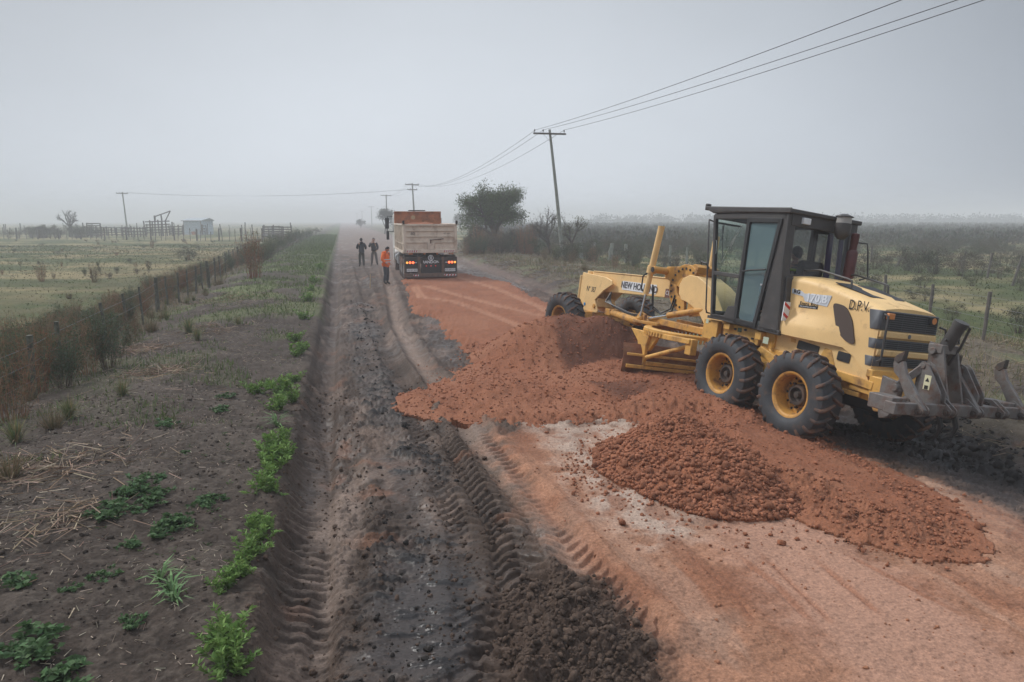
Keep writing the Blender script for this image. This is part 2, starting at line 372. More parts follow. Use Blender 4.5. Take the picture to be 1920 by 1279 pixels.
    c = mixc(c, (.060, .045, .037), peat*.65); c = mixc(c, (.036, .030, .028), (S_(WET2)*.75)); c = mixc(c, (.018, .015, .014), peat*sst(.53, .63, pk))
    pinkc = np.array((.315, .155, .092))[None, :]*(.80+.4*n2)[:, None]
    pinkc = mixc(pinkc, (.235, .095, .05), sst(.5, .7, n1)*.75); pinkc = mixc(pinkc, (.40, .24, .16), sst(.5, .7, n3)*.6*sst(.35, .6, n2))
    st_k = fbm(t*3.2, s*.45, 4, 301); pinkc = mixc(pinkc, (.20, .085, .048), sst(.52, .66, st_k)*.6); pinkc = mixc(pinkc, (.40, .26, .185), sst(.42, .30, st_k)*.35); c = mixc(c, pinkc, pink*(.85+.15*n2)); c = mixc(c, (.40, .30, .235), sand*(.2+.65*sst(.35, .65, n2)))
    c = mixc(c, np.array((.36, .20, .135))[None, :]*(.88+.24*n1)[:, None], clean*.85)
    patch = pink*sst(.62, .72, fbm(X*1.3+5, Y*1.3, 4, 41))*(1-clean); c = mixc(c, (.18, .125, .095), patch*.3)
    for line in (T_D1, T_D2, T_D3):
        Tt = np.abs(track(line, X, Y)[1]); c = mixc(c, (.24, .10, .055), np.exp(-((Tt-.23)/.035)**2)*sst(.4, .6, n1)*.7)
    c = mixc(c, np.array((.070, .046, .034))[None, :]*(.6+.8*lump)[:, None], heap)
    c = mixc(c, (.055, .044, .040), S_(pg((1600,850),(1760,880),(1930,960),(1930,860),(1700,790),(1560,800)), .3)*rd*.85)
    c = mixc(c, (.022, .019, .018), bk)
    soil = np.array((.046, .033, .025))[None, :]*(.55+.9*n2)[:, None]; soil = mixc(soil, (.12, .095, .075), sst(.52, .7, n4)*.35+.25*sst(.5, .7, n1))
    gr = sst(.48, .62, fbm(X*.7, Y*.7, 4, 51))*sst(8, 30, s)*.8; soil = mixc(soil, np.array((.115, .135, .05))[None, :]*(.6+.8*n2)[:, None], gr)
    soil = mixc(soil, (.085, .108, .040), sst(22, 60, s)*sst(-4.5, -1.5, t)*.75)
    soil = mixc(soil, (.15, .115, .08), sst(-4.5, -6.5, t)*.6*(.4+.6*n2))
    c = mixc(c, soil, lv)
    sr = np.array((.11, .087, .06))[None, :]*(.6+.8*n2)[:, None]; sr = mixc(sr, (.06, .048, .043), sst(.5, .62, n1)*.9*sst(13.5, 11, t)); sr = mixc(sr, (.12, .14, .06), sst(.5, .66, fbm(X*.8+9, Y*.8, 3, 52))*.6)
    c = mixc(c, sr, rv)
    g = np.array((.060, .074, .021))[None, :]*(.75+.5*n2)[:, None]
    g = mixc(g, (.29, .225, .115), sst(.42, .66, fbm(X*.16, Y*.30, 4, 61))*.75); g = mixc(g, (.13, .10, .05), sst(-20, -9.5, t)*sst(.3, .6, n1)*.55*(t < 0)); g = mixc(g, (.045, .055, .02), sst(.55, .75, fbm(X*.9, Y*1.5, 3, 62))*.5)
    c = mixc(c, g, np.clip(fl+fr, 0, 1))
    # ---------------- wetness
    wet = np.maximum.reduce([S_(p, .2)*(.55+.45*sst(.3, .55, 1-n2)) for p in (WET1, WET2, WET3, WET4, WET5, WET6)])*rd
    low = sst(.56, .40, n2)
    wet = np.maximum(wet, rd*(1-pink)*(1-farroad)*(.32+.40*sst(.45, .62, n3)*low)); wet = np.maximum(wet, slick*1.0); wet = np.maximum(wet, .30*clean); wet = np.maximum(wet, .25*farroad*low); wet = wet*(1-heap)
    wet = np.maximum(wet, peat*(1-sst(.5, .6, pk))*.75); wet = np.maximum(wet, bk*.3); wet = wet*.95
    zone = np.where(lv > .5, np.where(fl > .5, 1, 2), np.where(rv > .5, np.where(fr > .5, 1, 2), 0))
    return z, c, wet, zone

def soil_material(name, bump=.012, bs=38, nsc=34, wetr=.27, dry=.92):
    m = bpy.data.materials.new(name); m.use_nodes = True; t = m.node_tree; b = t.nodes['Principled BSDF']; L = t.links.new
    a = N(t, 'ShaderNodeAttribute'); a.attribute_name = 'Col'; wv = N(t, 'ShaderNodeAttribute'); wv.attribute_name = 'wet'
    tc = N(t, 'ShaderNodeTexCoord')
    n = N(t, 'ShaderNodeTexNoise'); n.inputs['Scale'].default_value = nsc; n.inputs['Detail'].default_value = 8; n.inputs['Roughness'].default_value = .7; L(tc.outputs['Object'], n.inputs['Vector'])
    r = N(t, 'ShaderNodeMapRange'); r.inputs[1].default_value = .3; r.inputs[2].default_value = .7; r.inputs[3].default_value = .58; r.inputs[4].default_value = 1.42; L(n.outputs[0], r.inputs[0])
    v = N(t, 'ShaderNodeVectorMath', operation='SCALE'); L(a.outputs['Color'], v.inputs[0]); L(r.outputs[0], v.inputs['Scale'])
    # small pale and dark grains
    vo = N(t, 'ShaderNodeTexVoronoi'); vo.inputs['Scale'].default_value = 110; L(tc.outputs['Object'], vo.inputs['Vector'])
    sp = N(t, 'ShaderNodeSeparateColor'); L(vo.outputs['Color'], sp.inputs[0])
    gr = N(t, 'ShaderNodeMapRange'); gr.inputs[1].default_value = .86; gr.inputs[2].default_value = .93; gr.inputs[3].default_value = 1; gr.inputs[4].default_value = 1.18; L(sp.outputs[0], gr.inputs[0])
    v2 = N(t, 'ShaderNodeVectorMath', operation='SCALE'); L(v.outputs[0], v2.inputs[0]); L(gr.outputs[0], v2.inputs['Scale'])
    L(v2.outputs[0], b.inputs['Base Color'])
    rr = N(t, 'ShaderNodeMapRange'); rr.inputs[3].default_value = dry; rr.inputs[4].default_value = wetr; L(wv.outputs['Fac'], rr.inputs[0]); L(rr.outputs[0], b.inputs['Roughness'])
    b.inputs['Specular IOR Level'].default_value = .24
    n2 = N(t, 'ShaderNodeTexNoise'); n2.inputs['Scale'].default_value = bs; n2.inputs['Detail'].default_value = 8; n2.inputs['Roughness'].default_value = .65; L(tc.outputs['Object'], n2.inputs['Vector'])
    dm = N(t, 'ShaderNodeMapRange'); dm.inputs[3].default_value = bump; dm.inputs[4].default_value = bump*.15; L(wv.outputs['Fac'], dm.inputs[0])
    u = N(t, 'ShaderNodeBump'); u.inputs['Strength'].default_value = 1; L(n2.outputs[0], u.inputs['Height']); L(dm.outputs[0], u.inputs['Distance']); L(u.outputs[0], b.inputs['Normal'])
    return m
SOIL = soil_material('soil'); FIELD = soil_material('sward', .03, 24, 14); REDS = soil_material('red_soil', .012, 50, 40)

def fan(rows, T):
    """grid of rays from under the viewpoint: fine near it, coarse far away"""
    RR, TT = np.meshgrid(rows, T, indexing='ij'); return RR*TT, RR
def split_mesh(X, Y, Z, Cc, Wt, fsel, name, m, kind=None, **k):
    nr, nc = X.shape
    idx = np.arange(nr*nc).reshape(nr, nc)
    q = np.stack([idx[:-1, :-1], idx[:-1, 1:], idx[1:, 1:], idx[1:, :-1]], -1).reshape(-1, 4)[fsel.ravel()]
    used = np.unique(q); mp_ = np.full(nr*nc, -1, np.int64); mp_[used] = np.arange(len(used))
    V = np.stack([X.ravel(), Y.ravel(), Z.ravel()], 1)[used]
    o = arr_mesh(name, V, mp_[q], m, smooth=True, attrs={'Col': Cc.reshape(-1, 3)[used], 'wet': Wt.ravel()[used]})
    return tag(o, kind=kind, **k)
def rows_to(a, b, k):
    r = [a]
    while r[-1] < b: r.append(r[-1]+max(.0085, min(r[-1]**2/k, r[-1]*.035)))
    return np.array(r)
ROWS = np.concatenate([rows_to(3.3, 62, 2600), np.geomspace(64, 3000, 90)])
TT = np.concatenate([-np.geomspace(8, .92, 24)[:-1], np.arange(-.92, .92, .0016), np.geomspace(.92, 8, 24)])
GX, GY = fan(ROWS, TT)
gz_, gc_, gw_, zone = ground_fields(GX.ravel(), GY.ravel())
GZ = gz_.reshape(GX.shape); zf = zone.reshape(GX.shape)[:-1, :-1]
gc3 = gc_.reshape(*GX.shape, 3); gw2 = gw_.reshape(GX.shape)
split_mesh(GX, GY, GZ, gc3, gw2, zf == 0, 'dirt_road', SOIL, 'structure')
split_mesh(GX, GY, GZ, gc3, gw2, zf == 2, 'road_verge', SOIL, 'structure')
split_mesh(GX, GY, GZ, gc3, gw2, zf == 1, 'pasture', FIELD, 'structure')
# the same ground behind the viewpoint
bx, by = np.meshgrid(np.linspace(-400, 400, 81), np.linspace(-300, 3.3, 61)); bt, bs_ = road(bx.ravel(), by.ravel())
arr_mesh('ground_behind', np.stack([bx.ravel(), by.ravel(), base_z(bx.ravel(), by.ravel())-.03], 1), [[i*81+j, i*81+j+1, (i+1)*81+j+1, (i+1)*81+j] for i in range(60) for j in range(80)], SOIL, attrs={'Col': np.tile((.12, .1, .07), (len(bt), 1)), 'wet': np.zeros(len(bt))}, smooth=True)['kind'] = 'structure'

# ------------------------------------------------------------------ red soil: spread layer and windrow, mound before the blade, cloddy heap
LAYER = pg((752,540),(790,533),(870,527),(960,545),(1010,570),(1100,600),(1240,650),(1330,700),(1480,790),(1640,880),(1739,935),(1800,1000),(1785,1040),(1600,1010),(1500,960),(1400,930),(1290,840),(1180,800),(1100,800),(1010,808),(940,805),(860,790),(815,775),(810,735),(840,705),(872,690),(860,655),(835,640),(800,603),(765,600),(762,575))
WIND = pg((1290,800),(1400,790),(1530,828),(1640,880),(1739,935),(1800,1000),(1788,1038),(1720,1038),(1600,1008),(1500,962),(1400,945),(1340,900))
WIND2 = pg((1100,790),(1200,720),(1330,730),(1530,826),(1400,860),(1290,800))
MOIST_SHADE = pg((1012,598),(1060,585),(1150,580),(1215,640),(1225,712),(1170,708),(1112,684),(1052,645), z=.62)
CREST = pg((1262,775),(1400,869),(1482,914),(1600,968),(1715,1012), z=.33)
CSGN = 1 if track(CREST, np.array([at(1350, 1000)[0]]), np.array([at(1350, 1000)[1]]))[1][0] > 0 else -1
def red_fields(X, Y):
    z0 = base_z(X, Y); n1 = fbm(X*1.1, Y*1.1, 4, 101); n2 = fbm(X*4.5, Y*4.5, 4, 102); n4 = fbm(X*15, Y*15, 4, 103, .6)
    jag = (n2-.5)*.6+(n4-.5)*.45
    dL = sdf(LAYER, X, Y)+jag
    lay = np.where(dL > -.12, -.03+.125*sst(-.12, .55, dL), -1)
    dW = sdf(WIND, X, Y)+jag*.5; t, s = road(X, Y)
    Sc, Tc = track(CREST, X, Y); left = np.maximum(Tc*CSGN, 0); right = np.maximum(-Tc*CSGN, 0)
    hw = np.minimum(.36-.72*left, .36-.16*right+.0*right)*sst(.0, .8, dW+.25)*(1-.35*sst(2.2, 4.2, Sc)); win = np.where(dW > -.25, np.minimum(hw, .40*sst(-.25, .5, dW)), -1)
    d2 = sdf(WIND2, X, Y)+jag*.5; win = np.maximum(win, np.where(d2 > 0, .02+.22*sst(0, .8, d2), -1))
    # mound before the blade: two merged peaks
    def cone(u, v, h, rx, ry, a, p=1.0):
        cx, cy = at(u, v, h); dx = X-cx; dy = Y-cy; ca, sa = math.cos(a), math.sin(a)
        r = np.hypot((dx*ca+dy*sa)/rx, (-dx*sa+dy*ca)/ry); return (h+.13 if h > .8 else h)*(1-(np.sqrt(r*r+.02)-.14)**p)
    jj = (n2-.5)*.14+(n1-.5)*.12
    m1 = cone(1060, 592, .97, 1.9, 2.1, .3); m2 = cone(1130, 592, .96, 1.7, 1.7, 0); m3 = cone(1008, 610, .84, 1.5, 1.9, 0); m4 = cone(1200, 705, .45, 1.8, 1.2, -.4); m5 = cone(915, 712, .38, 2.0, 1.9, 0)
    k = 9; mo = np.log(np.exp(k*m1)+np.exp(k*m2)+np.exp(k*m3)+np.exp(k*m4)+np.exp(k*m5))/k-.10
    sx, sy = at(1178, 655, .45); sc = np.exp(-(((X-sx)*.75)**2+((Y-sy)*.75)**2)/.5); mo = mo-.30*sc-.07*sst(-.1, .3, sdf(MOIST_SHADE, X, Y)+jag*.4)+jj*.6
    mo = np.where(mo > .01, mo, -1)
    cl = cone(1278, 778, .72, 1.14, 1.22, .2)-.10+jj*.6; cl2 = cone(1350, 838, .50, 1.0, 1.0, .2)+jj*.4
    cl = np.maximum(cl, cl2); cl = np.where(cl > .01, cl, -1)
    T = np.stack([np.maximum(lay, win), mo, cl], 0)
    top = T.max(0); who = T.argmax(0)
    # mounds rise out of the layer under them
    th = np.where((lay > 0) & (who > 0), np.maximum(top, 0)+.0*lay, top)
    rel = (n4-.5)*np.where(who == 1, .03, .045)+(n2-.5)*np.where(who == 1, .035, .05)+(fbm(t*9, s*1.6, 3, 131)-.5)*.03*(who == 0)
    fine = np.where(who == 2, 1.4, np.where(who == 1, 1.1, .75))
    z = z0+.012+th+np.where(top > 0, rel*fine*sst(0, .08, top), -.02)
    tracks = np.zeros(X.shape)
    for ln, half in ((pg((800,545),(860,560),(930,575),(1010,590),z=.25), .22), (pg((778,548),(790,565),(850,572),(940,600),(1010,625),z=.2), .2), (pg((860,530),(930,548),(1010,575),(1060,600),z=.25), .22), (pg((1290,700),(1400,790),(1560,900),(1700,980)), .001)):
        S, Tt = track(ln, X, Y); m = 1-sst(half*.7, half, np.abs(Tt)); z = z-m*.03+m*.02*lug(S, Tt, .2, half); tracks = np.maximum(tracks, m)
    c = np.array((.235, .090, .046))[None, :]*(.82+.36*n2)[:, None]
    c = mixc(c, (.285, .122, .066), sst(.5, .7, n1)*.5)
    moist_shade = sst(-.12, .18, sdf(MOIST_SHADE, X, Y)+jag*.5)*(who == 1)
    c = mixc(c, (.10, .040, .024), moist_shade*.9); c = mixc(c, (.38, .19, .115), tracks*.55)  # fresh damp soil, with the slope's shading painted into the same dark tone
    c = np.where((who == 2)[:, None], c*1.15, c); c = mixc(c, (.20, .078, .042), sst(.58, .7, fbm(X*2, Y*2, 3, 109))*.4)
    return z, c, top > -.02, who
RX, RY = fan(rows_to(5.2, 38, 1900), np.arange(-.30, .86, .0017))
rz_, rc_, rin, who = red_fields(RX.ravel(), RY.ravel())
RZ = rz_.reshape(RX.shape); W2 = who.reshape(RX.shape)[:-1, :-1]; I = rin.reshape(RX.shape)
IN = I[:-1, :-1] | I[1:, :-1] | I[:-1, 1:] | I[1:, 1:]
rc3 = rc_.reshape(*RX.shape, 3); zr = np.zeros(RX.shape)
split_mesh(RX, RY, RZ, rc3, zr, IN & (W2 == 0), 'soil_windrow', REDS, label='low ridge and flat layer of red soil spread along the road under the grader', cat='soil')
split_mesh(RX, RY, RZ, rc3, zr, IN & (W2 == 1), 'soil_mound', REDS, label='tall smooth mound of red soil heaped in front of the grader blade', cat='soil pile')
split_mesh(RX, RY, RZ, rc3, zr, IN & (W2 == 2), 'clod_heap', REDS, label='pointed heap of coarse red clods in front of the grader rear wheels', cat='soil pile')
def red_z(x, y):
    z, c, i, wh = red_fields(np.atleast_1d(np.asarray(x, float)), np.atleast_1d(np.asarray(y, float)))
    return z, i, wh
# clods -----------------------------------------------------------------------
def ico(sub):
    bm = bmesh.new(); bmesh.ops.create_icosphere(bm, subdivisions=sub, radius=1); v = np.array([p.co[:] for p in bm.verts]); f = np.array([[q.index for q in p.verts] for p in bm.faces]); bm.free(); return v, f
IV, IF = ico(2)
def rock_shape(sd):
    r = np.random.default_rng(sd); v = IV.copy(); o = r.normal(size=(5, 3))
    for k in range(5):
        q = v@(o[k]/np.linalg.norm(o[k])); v *= (1-.20*np.clip(q-.55, 0, 1)*2.2)[:, None]
    for q_ in range(4): v *= (1+.09*np.sin(v@r.normal(size=3)*(2.5+q_*1.6)+r.uniform(0, 6)))[:, None]
    v *= r.uniform(.70, 1.12, 3)
    return v
ROCKS = [rock_shape(i+3) for i in range(8)]
def scatter_rocks(name, pts, sizes, cols, m):
    Vs, Fs, Cs = [], [], []; b = 0
    for p, sz, c in zip(pts, sizes, cols):
        v = ROCKS[RNG.integers(8)]; a = RNG.uniform(0, 2*PI); ca, sa = math.cos(a), math.sin(a)
        q = np.stack([v[:, 0]*ca-v[:, 1]*sa, v[:, 0]*sa+v[:, 1]*ca, v[:, 2]*.85], 1)*sz+p
        Vs.append(q); Fs.append(IF+b); b += len(q); Cs.append(np.tile(c, (len(q), 1)))
    return arr_mesh(name, np.concatenate(Vs), np.concatenate(Fs), m, smooth=True, attrs={'Col': np.concatenate(Cs), 'wet': np.zeros(b)})
def clodcol(n, base=(.305, .122, .066)): return np.array(base)[None, :]*RNG.uniform(.75, 1.2, (n, 1))
def cand(n, us, vs):
    u = RNG.uniform(*us, n); v = RNG.uniform(*vs, n); P = [at(a, b) for a, b in zip(u, v)]; return np.array(P)
Pc = []
P1 = np.stack([RNG.uniform(.4, 4.4, 26000), RNG.uniform(6.6, 11.5, 26000)], 1); z1, i1, w1 = red_z(P1[:, 0], P1[:, 1])
k = (i1 & (w1 == 2)); A = P1[k][:5200]; Az = z1[k][:5200]
sz = np.clip(RNG.lognormal(-4.05, .48, len(A)), .009, .062)
pk = at(1275, 775, .74); rr = np.hypot(A[:, 0]-pk[0], A[:, 1]-pk[1]); sz *= .75+.4*np.clip(rr/1.3, 0, 1)
P3 = np.stack([A[:, 0], A[:, 1], Az+sz*.35], 1); order = np.argsort(-sz)
big = order[:280]; rest = order[280:]
tag(scatter_rocks('heap_clods', P3[rest], sz[rest], clodcol(len(rest)), REDS), 'small red clods covering the coarse heap', 'clods', kind='stuff')
rock_me = []
for i in range(8):
    o = arr_mesh('soil_clod', ROCKS[i], IF, REDS, smooth=True, attrs={'Col': np.tile((.305, .122, .066), (len(IV), 1)), 'wet': np.zeros(len(IV))}); rock_me.append(o.data); bpy.data.objects.remove(o)
def clod(p, s, label, group):
    o = bpy.data.objects.new('soil_clod', rock_me[RNG.integers(8)]); COL.objects.link(o); o.location = p; o.scale = (s, s, s*.85); o.rotation_euler = (RNG.uniform(-.4, .4), RNG.uniform(-.4, .4), RNG.uniform(0, 6.28))
    return tag(o, label, 'clod', group)
for i in big: clod(P3[i], sz[i], 'large rounded red clod lying on the coarse clod heap', 'large clods on the clod heap')
# loose clods on the flat road round the heap, single ones one can point to
for u, v, s, lb in ((1166,990,.047,'lone round red clod on the pale road left of the heap foot'), (1278,985,.03,'small red clod lying just below the front foot of the clod heap'), (1833,998,.055,'lone red clod on the dark road beyond the end of the windrow'), (1100,880,.032,'lone clod at the left tip of the clod heap'), (1180,975,.018,'tiny clod beside the larger lone clod on the pale road')):
    x, y = at(u, v); clod((x, y, gz(x, y)+s*.6), s, lb, None)
A = []
for _ in range(15000):
    u, v = RNG.uniform(1040, 1860), RNG.uniform(780, 1080); A.append(at(u, v))
A = np.array(A); dW = sdf(WIND, A[:, 0], A[:, 1]); z1, i1, w1 = red_z(A[:, 0], A[:, 1]); cx, cy = at(1275, 775, .74); dc = np.hypot(A[:, 0]-cx, A[:, 1]-cy)
pr = np.where(i1, np.where((dW > -.1) & (dW < .45), .55, .10), np.where(dW > -.9, .28*np.exp(np.minimum(dW, 0)*4), 0)+.75*np.exp(-np.maximum(dc-1.25, 0)*3.0)*(~i1))
k = RNG.uniform(size=len(A)) < pr; A = A[k]; zz = np.where(i1[k], z1[k], base_z(A[:, 0], A[:, 1])); s = np.clip(RNG.lognormal(-4.35, .42, len(A)), .006, .04)
tag(scatter_rocks('windrow_crumbs', np.stack([A[:, 0], A[:, 1], zz+s*.4], 1), s, clodcol(len(A)), REDS), 'small crumbs of red soil along the edges of the windrow', 'clods', kind='stuff')
A = np.stack([RNG.uniform(-2.6, 3.8, 16000), RNG.uniform(9.3, 17, 16000)], 1); z1, i1, w1 = red_z(A[:, 0], A[:, 1]); k = RNG.uniform(size=16000) < np.where(i1, .38, .35*np.exp(np.minimum(sdf(LAYER, A[:, 0], A[:, 1]), 0)*5)); A = A[k]; s = np.clip(RNG.lognormal(-4.25, .42, len(A)), .006, .05)
tag(scatter_rocks('mound_crumbs', np.stack([A[:, 0], A[:, 1], np.maximum(z1[k], base_z(A[:, 0], A[:, 1]))+s*.3], 1), s, clodcol(len(A)), REDS), 'small crumbs of red soil on the tall mound and its foot', 'clods', kind='stuff')
# dark heap of turned mud at the bottom of the picture, and black clods in the ditch
def mudclods(name, poly, n, lo, hi, col, label, zo=0):
    P = np.array(poly); x = RNG.uniform(P[:, 0].min(), P[:, 0].max(), n*4); y = RNG.uniform(P[:, 1].min(), P[:, 1].max(), n*4); k = sdf(poly, x, y)+RNG.uniform(-.25, .2, n*4) > 0; x = x[k][:n]; y = y[k][:n]
    z, c, wt, zn = ground_fields(x, y); s = np.clip(RNG.lognormal(lo, .6, len(x)), .006, hi)
    return tag(scatter_rocks(name, np.stack([x, y, z+s*.05+zo], 1), s, clodcol(len(x), col), SOIL), label, 'clods', kind='stuff')
mudclods('mud_clods', HEAP, 2800, -4.5, .07, (.082, .054, .039), 'dark brown clods turned up beside the wet track')
mudclods('verge_crumbs', [unroad(-5.5, 3.3), unroad(-.8, 3.3), unroad(-.9, 13), unroad(-6, 13)], 5200, -4.75, .035, (.062, .046, .036), 'small dark soil crumbs on the left verge')
mudclods('peat_clods', PEAT, 900, -4.3, .06, (.020, .016, .014), 'black clods in the upper wet strip of the road')
mudclods('peat_clods', PEAT2, 260, -4.7, .04, (.026, .021, .018), 'black clods in the lower wet strip of the road')
mudclods('track_crumbs', [unroad(-.95, 3.4), unroad(.35, 3.4), unroad(.1, 14), unroad(-.8, 14)], 1500, -4.6, .035, (.085, .055, .040), 'brown crumbs in and beside the left tyre track')
mudclods('track_crumbs', pg((820,1290),(1010,1290),(960,980),(830,760),(740,700),(770,800)), 1700, -4.6, .04, (.080, .052, .038), 'brown crumbs on the middle tyre tracks')
mudclods('pale_road_crumbs', PINK, 900, -5.1, .022, (.30, .135, .075), 'tiny red crumbs on the pale compacted road')
mudclods('black_clods', BLACKR, 900, -3.7, .16, (.026, .022, .020), 'black wet clods in the ditch behind the grader')
# ------------------------------------------------------------------ motor grader
YEL = mat('faded_yellow_paint', (.79, .52, .225), .52, noise=.07, nscale=3, dirt=(.42, .25, .13), dscale=3.4, dlo=.56, dhi=.78)
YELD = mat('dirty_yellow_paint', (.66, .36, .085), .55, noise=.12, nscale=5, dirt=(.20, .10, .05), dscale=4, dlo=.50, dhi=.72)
ORG = mat('orange_yellow_paint', (.60, .30, .06), .55, noise=.12, nscale=6, dirt=(.20, .10, .055), dscale=6, dlo=.46, dhi=.68)
CABM = mat('dark_grey_cab_paint', (.055, .05, .048), .5, noise=.12, nscale=5, dirt=(.11, .09, .075), dscale=5, dlo=.55, dhi=.85)
BLK = mat('black_rubber_trim', (.018, .018, .019), .55)
GREY = mat('grey_panel', (.11, .115, .125), .5, noise=.1, dirt=(.12, .09, .07), dscale=4, dlo=.6, dhi=.9)
STL = mat('worn_grey_steel', (.165, .15, .14), .55, metal=.25, noise=.2, nscale=9, dirt=(.15, .075, .045), dscale=6, dlo=.47, dhi=.68, bump=.002, bscale=60)
CHR = mat('chrome_rod', (.6, .62, .65), .22, metal=1)
TYR = mat('muddy_tyre', (.036, .037, .040), .78, noise=.2, nscale=7, dirt=(.15, .075, .045), dscale=4.5, dlo=.41, dhi=.58, bump=.004, bscale=30)
TYRS = mat('tyre_sidewall', (.040, .043, .048), .7, noise=.22, nscale=9, dirt=(.13, .08, .055), dscale=5, dlo=.53, dhi=.75, bump=.002, bscale=40)
HUB = mat('dark_hub', (.05, .04, .035), .6, noise=.2, dirt=(.12, .07, .045), dscale=8, dlo=.45, dhi=.7)
WHT = mat('white_sticker', (.72, .73, .74), .5, noise=.06, nscale=20)
SIL = mat('silver_sticker', (.55, .58, .62), .45, noise=.08, nscale=15)
BLKL = mat('black_lettering', (.02, .018, .016), .6)
REDL = mat('red_reflector', (.55, .03, .03), .4)
HOSE = mat('black_hose', (.02, .02, .022), .45)
G_CLEAR = glass('clear_cab_glass', (.80, .87, .84), mixf=.1)
G_DOOR = glass('blue_tinted_door_glass', (.45, .56, .58), body=.5, bodycol=(.15, .235, .255))
G_SMOKE = glass('smoked_rear_glass', (.52, .50, .50), body=.06, bodycol=(.10, .09, .085))
AMB = mat('amber_lens', (.62, .22, .06), .3); DKR = mat('maroon_pipe', (.09, .025, .025), .6, noise=.3)
PUR = mat('purple_fabric', (.16, .14, .33), .8); SEATF = mat('seat_fabric', (.03, .03, .034), .85)

gr_mat = Matrix.Translation((4.7916, 10.9094, -.1468)) @ Matrix.Rotation(1.9648, 4, 'Z') @ Matrix.Rotation(.1346, 4, 'X')
GR = empty('motor_grader', label='faded yellow road grader with dark cab and rear ripper, standing across the red windrow', cat='grader')
GR.matrix_world = gr_mat

def make_wheel(y0, lean=0):
    """outer face at +y; origin on the axle, at the tyre's mid width"""
    wroot = bpy.data.objects.new('wheel', None); COL.objects.link(wroot); wroot.empty_display_size = .2
    Rt, Wd = .655, .21
    t = MB()
    prof = [(.34, Wd*.80), (.37, Wd*.93), (.42, Wd*1.06), (.50, Wd*1.08), (.57, Wd*1.0), (.615, Wd*.90), (.625, Wd*.6), (.63, 0), (.625, -Wd*.6), (.615, -Wd*.9), (.57, -Wd), (.50, -Wd*1.08), (.42, -Wd*1.06), (.36, -Wd*.9)]
    t.lathe(prof, n=64)
    ty = t.build('tyre', TYRS, wroot, smooth=True, angle=50)
    lg = MB(); n = 21
    for k in range(n):
        for sgn in (1, -1):
            a0 = 2*PI*(k+(.5 if sgn < 0 else 0))/n; secs = []
            # lug: runs from the centre line to the shoulder, sweeping back, and down the shoulder
            for (yy, da, r, wd, h) in ((-.02, 0, .622, .050, .05), (.08, .085, .622, .052, .052), (.16, .14, .612, .056, .055), (.205, .165, .590, .058, .045), (.222, .178, .550, .045, .012)):
                a = a0+da; hw = wd/2/r
                pts = []
                for rr, aa in ((r-.03, a-hw*1.2), (r+h, a-hw*.72), (r+h, a+hw*.72), (r-.03, a+hw*1.2)):
                    pts.append((rr*math.cos(aa), yy*sgn, rr*math.sin(aa)))
                secs.append(pts)
            b = len(lg.v); lg.v += [p for s_ in secs for p in s_]
            for i in range(len(secs)-1):
                for j in range(4): j2 = (j+1) % 4; lg.f.append([b+i*4+j, b+i*4+j2, b+(i+1)*4+j2, b+(i+1)*4+j])
            lg.f += [[b, b+1, b+2, b+3], [b+4*(len(secs)-1)+q for q in (3, 2, 1, 0)]]
    lg.build('tread', TYR, ty, bevel=.008, seg=1)
    r = MB(); r.lathe([(.30, .06), (.315, .155), (.318, .172), (.345, .178), (.352, .168), (.352, .15)], n=48)
    r.lathe([(.318, .172), (.295, .15), (.285, .02), (.285, -.17)], n=48)
    r.lathe([(.285, -.05), (.25, -.048), (.235, -.07), (.13, -.08)], n=48)
    rim = r.build('rim', ORG, wroot, smooth=True, angle=30)
    hb = MB(); hb.lathe([(.165, -.09), (.165, .02), (.15, .045), (.115, .05), (.10, -.02), (.06, -.03), (.045, .05), (.0, .055)], n=24)
    for k in range(12):
        a = 2*PI*k/12+.1; hb.lathe([(.019, -.07), (.019, -.025), (.0, -.023)], (.205*math.cos(a), 0, .205*math.sin(a)), n=6)
    hb.build('hub', HUB, wroot, smooth=True, angle=30)
    sh = MB()
    for k in range(12):
        a = 2*PI*(k+.5)/12+.1; sh.lathe([(.020, -.06), (.020, -.044), (.0, -.043)], (.262*math.cos(a), 0, .262*math.sin(a)), n=8)
    sh.build('rim_hole', BLK, rim)
    return wroot
W0 = make_wheel(0)
first = True
for (x, y, z, flip) in ((-.78, 1.01, .67, 0), (.78, 1.01, .67, 0), (-.78, -1.01, .67, 1), (.78, -1.01, .67, 1)):
    o = W0 if first else copy_tree(W0); first = False
    o.parent = GR; o.location = (x, y, z); o.rotation_euler = (0, random.uniform(0, 6), PI if flip else 0)
# front axle stands level on the ground
for y, flip in ((1.01, 0), (-1.05, 1)):
    o = copy_tree(W0); o.parent = GR; o.location = (6.9, y, .80+(.0 if y > 0 else .10)); o.rotation_euler = (.10 if y > 0 else .10, random.uniform(0, 6), PI if flip else 0)
    o.rotation_euler[2] += .10

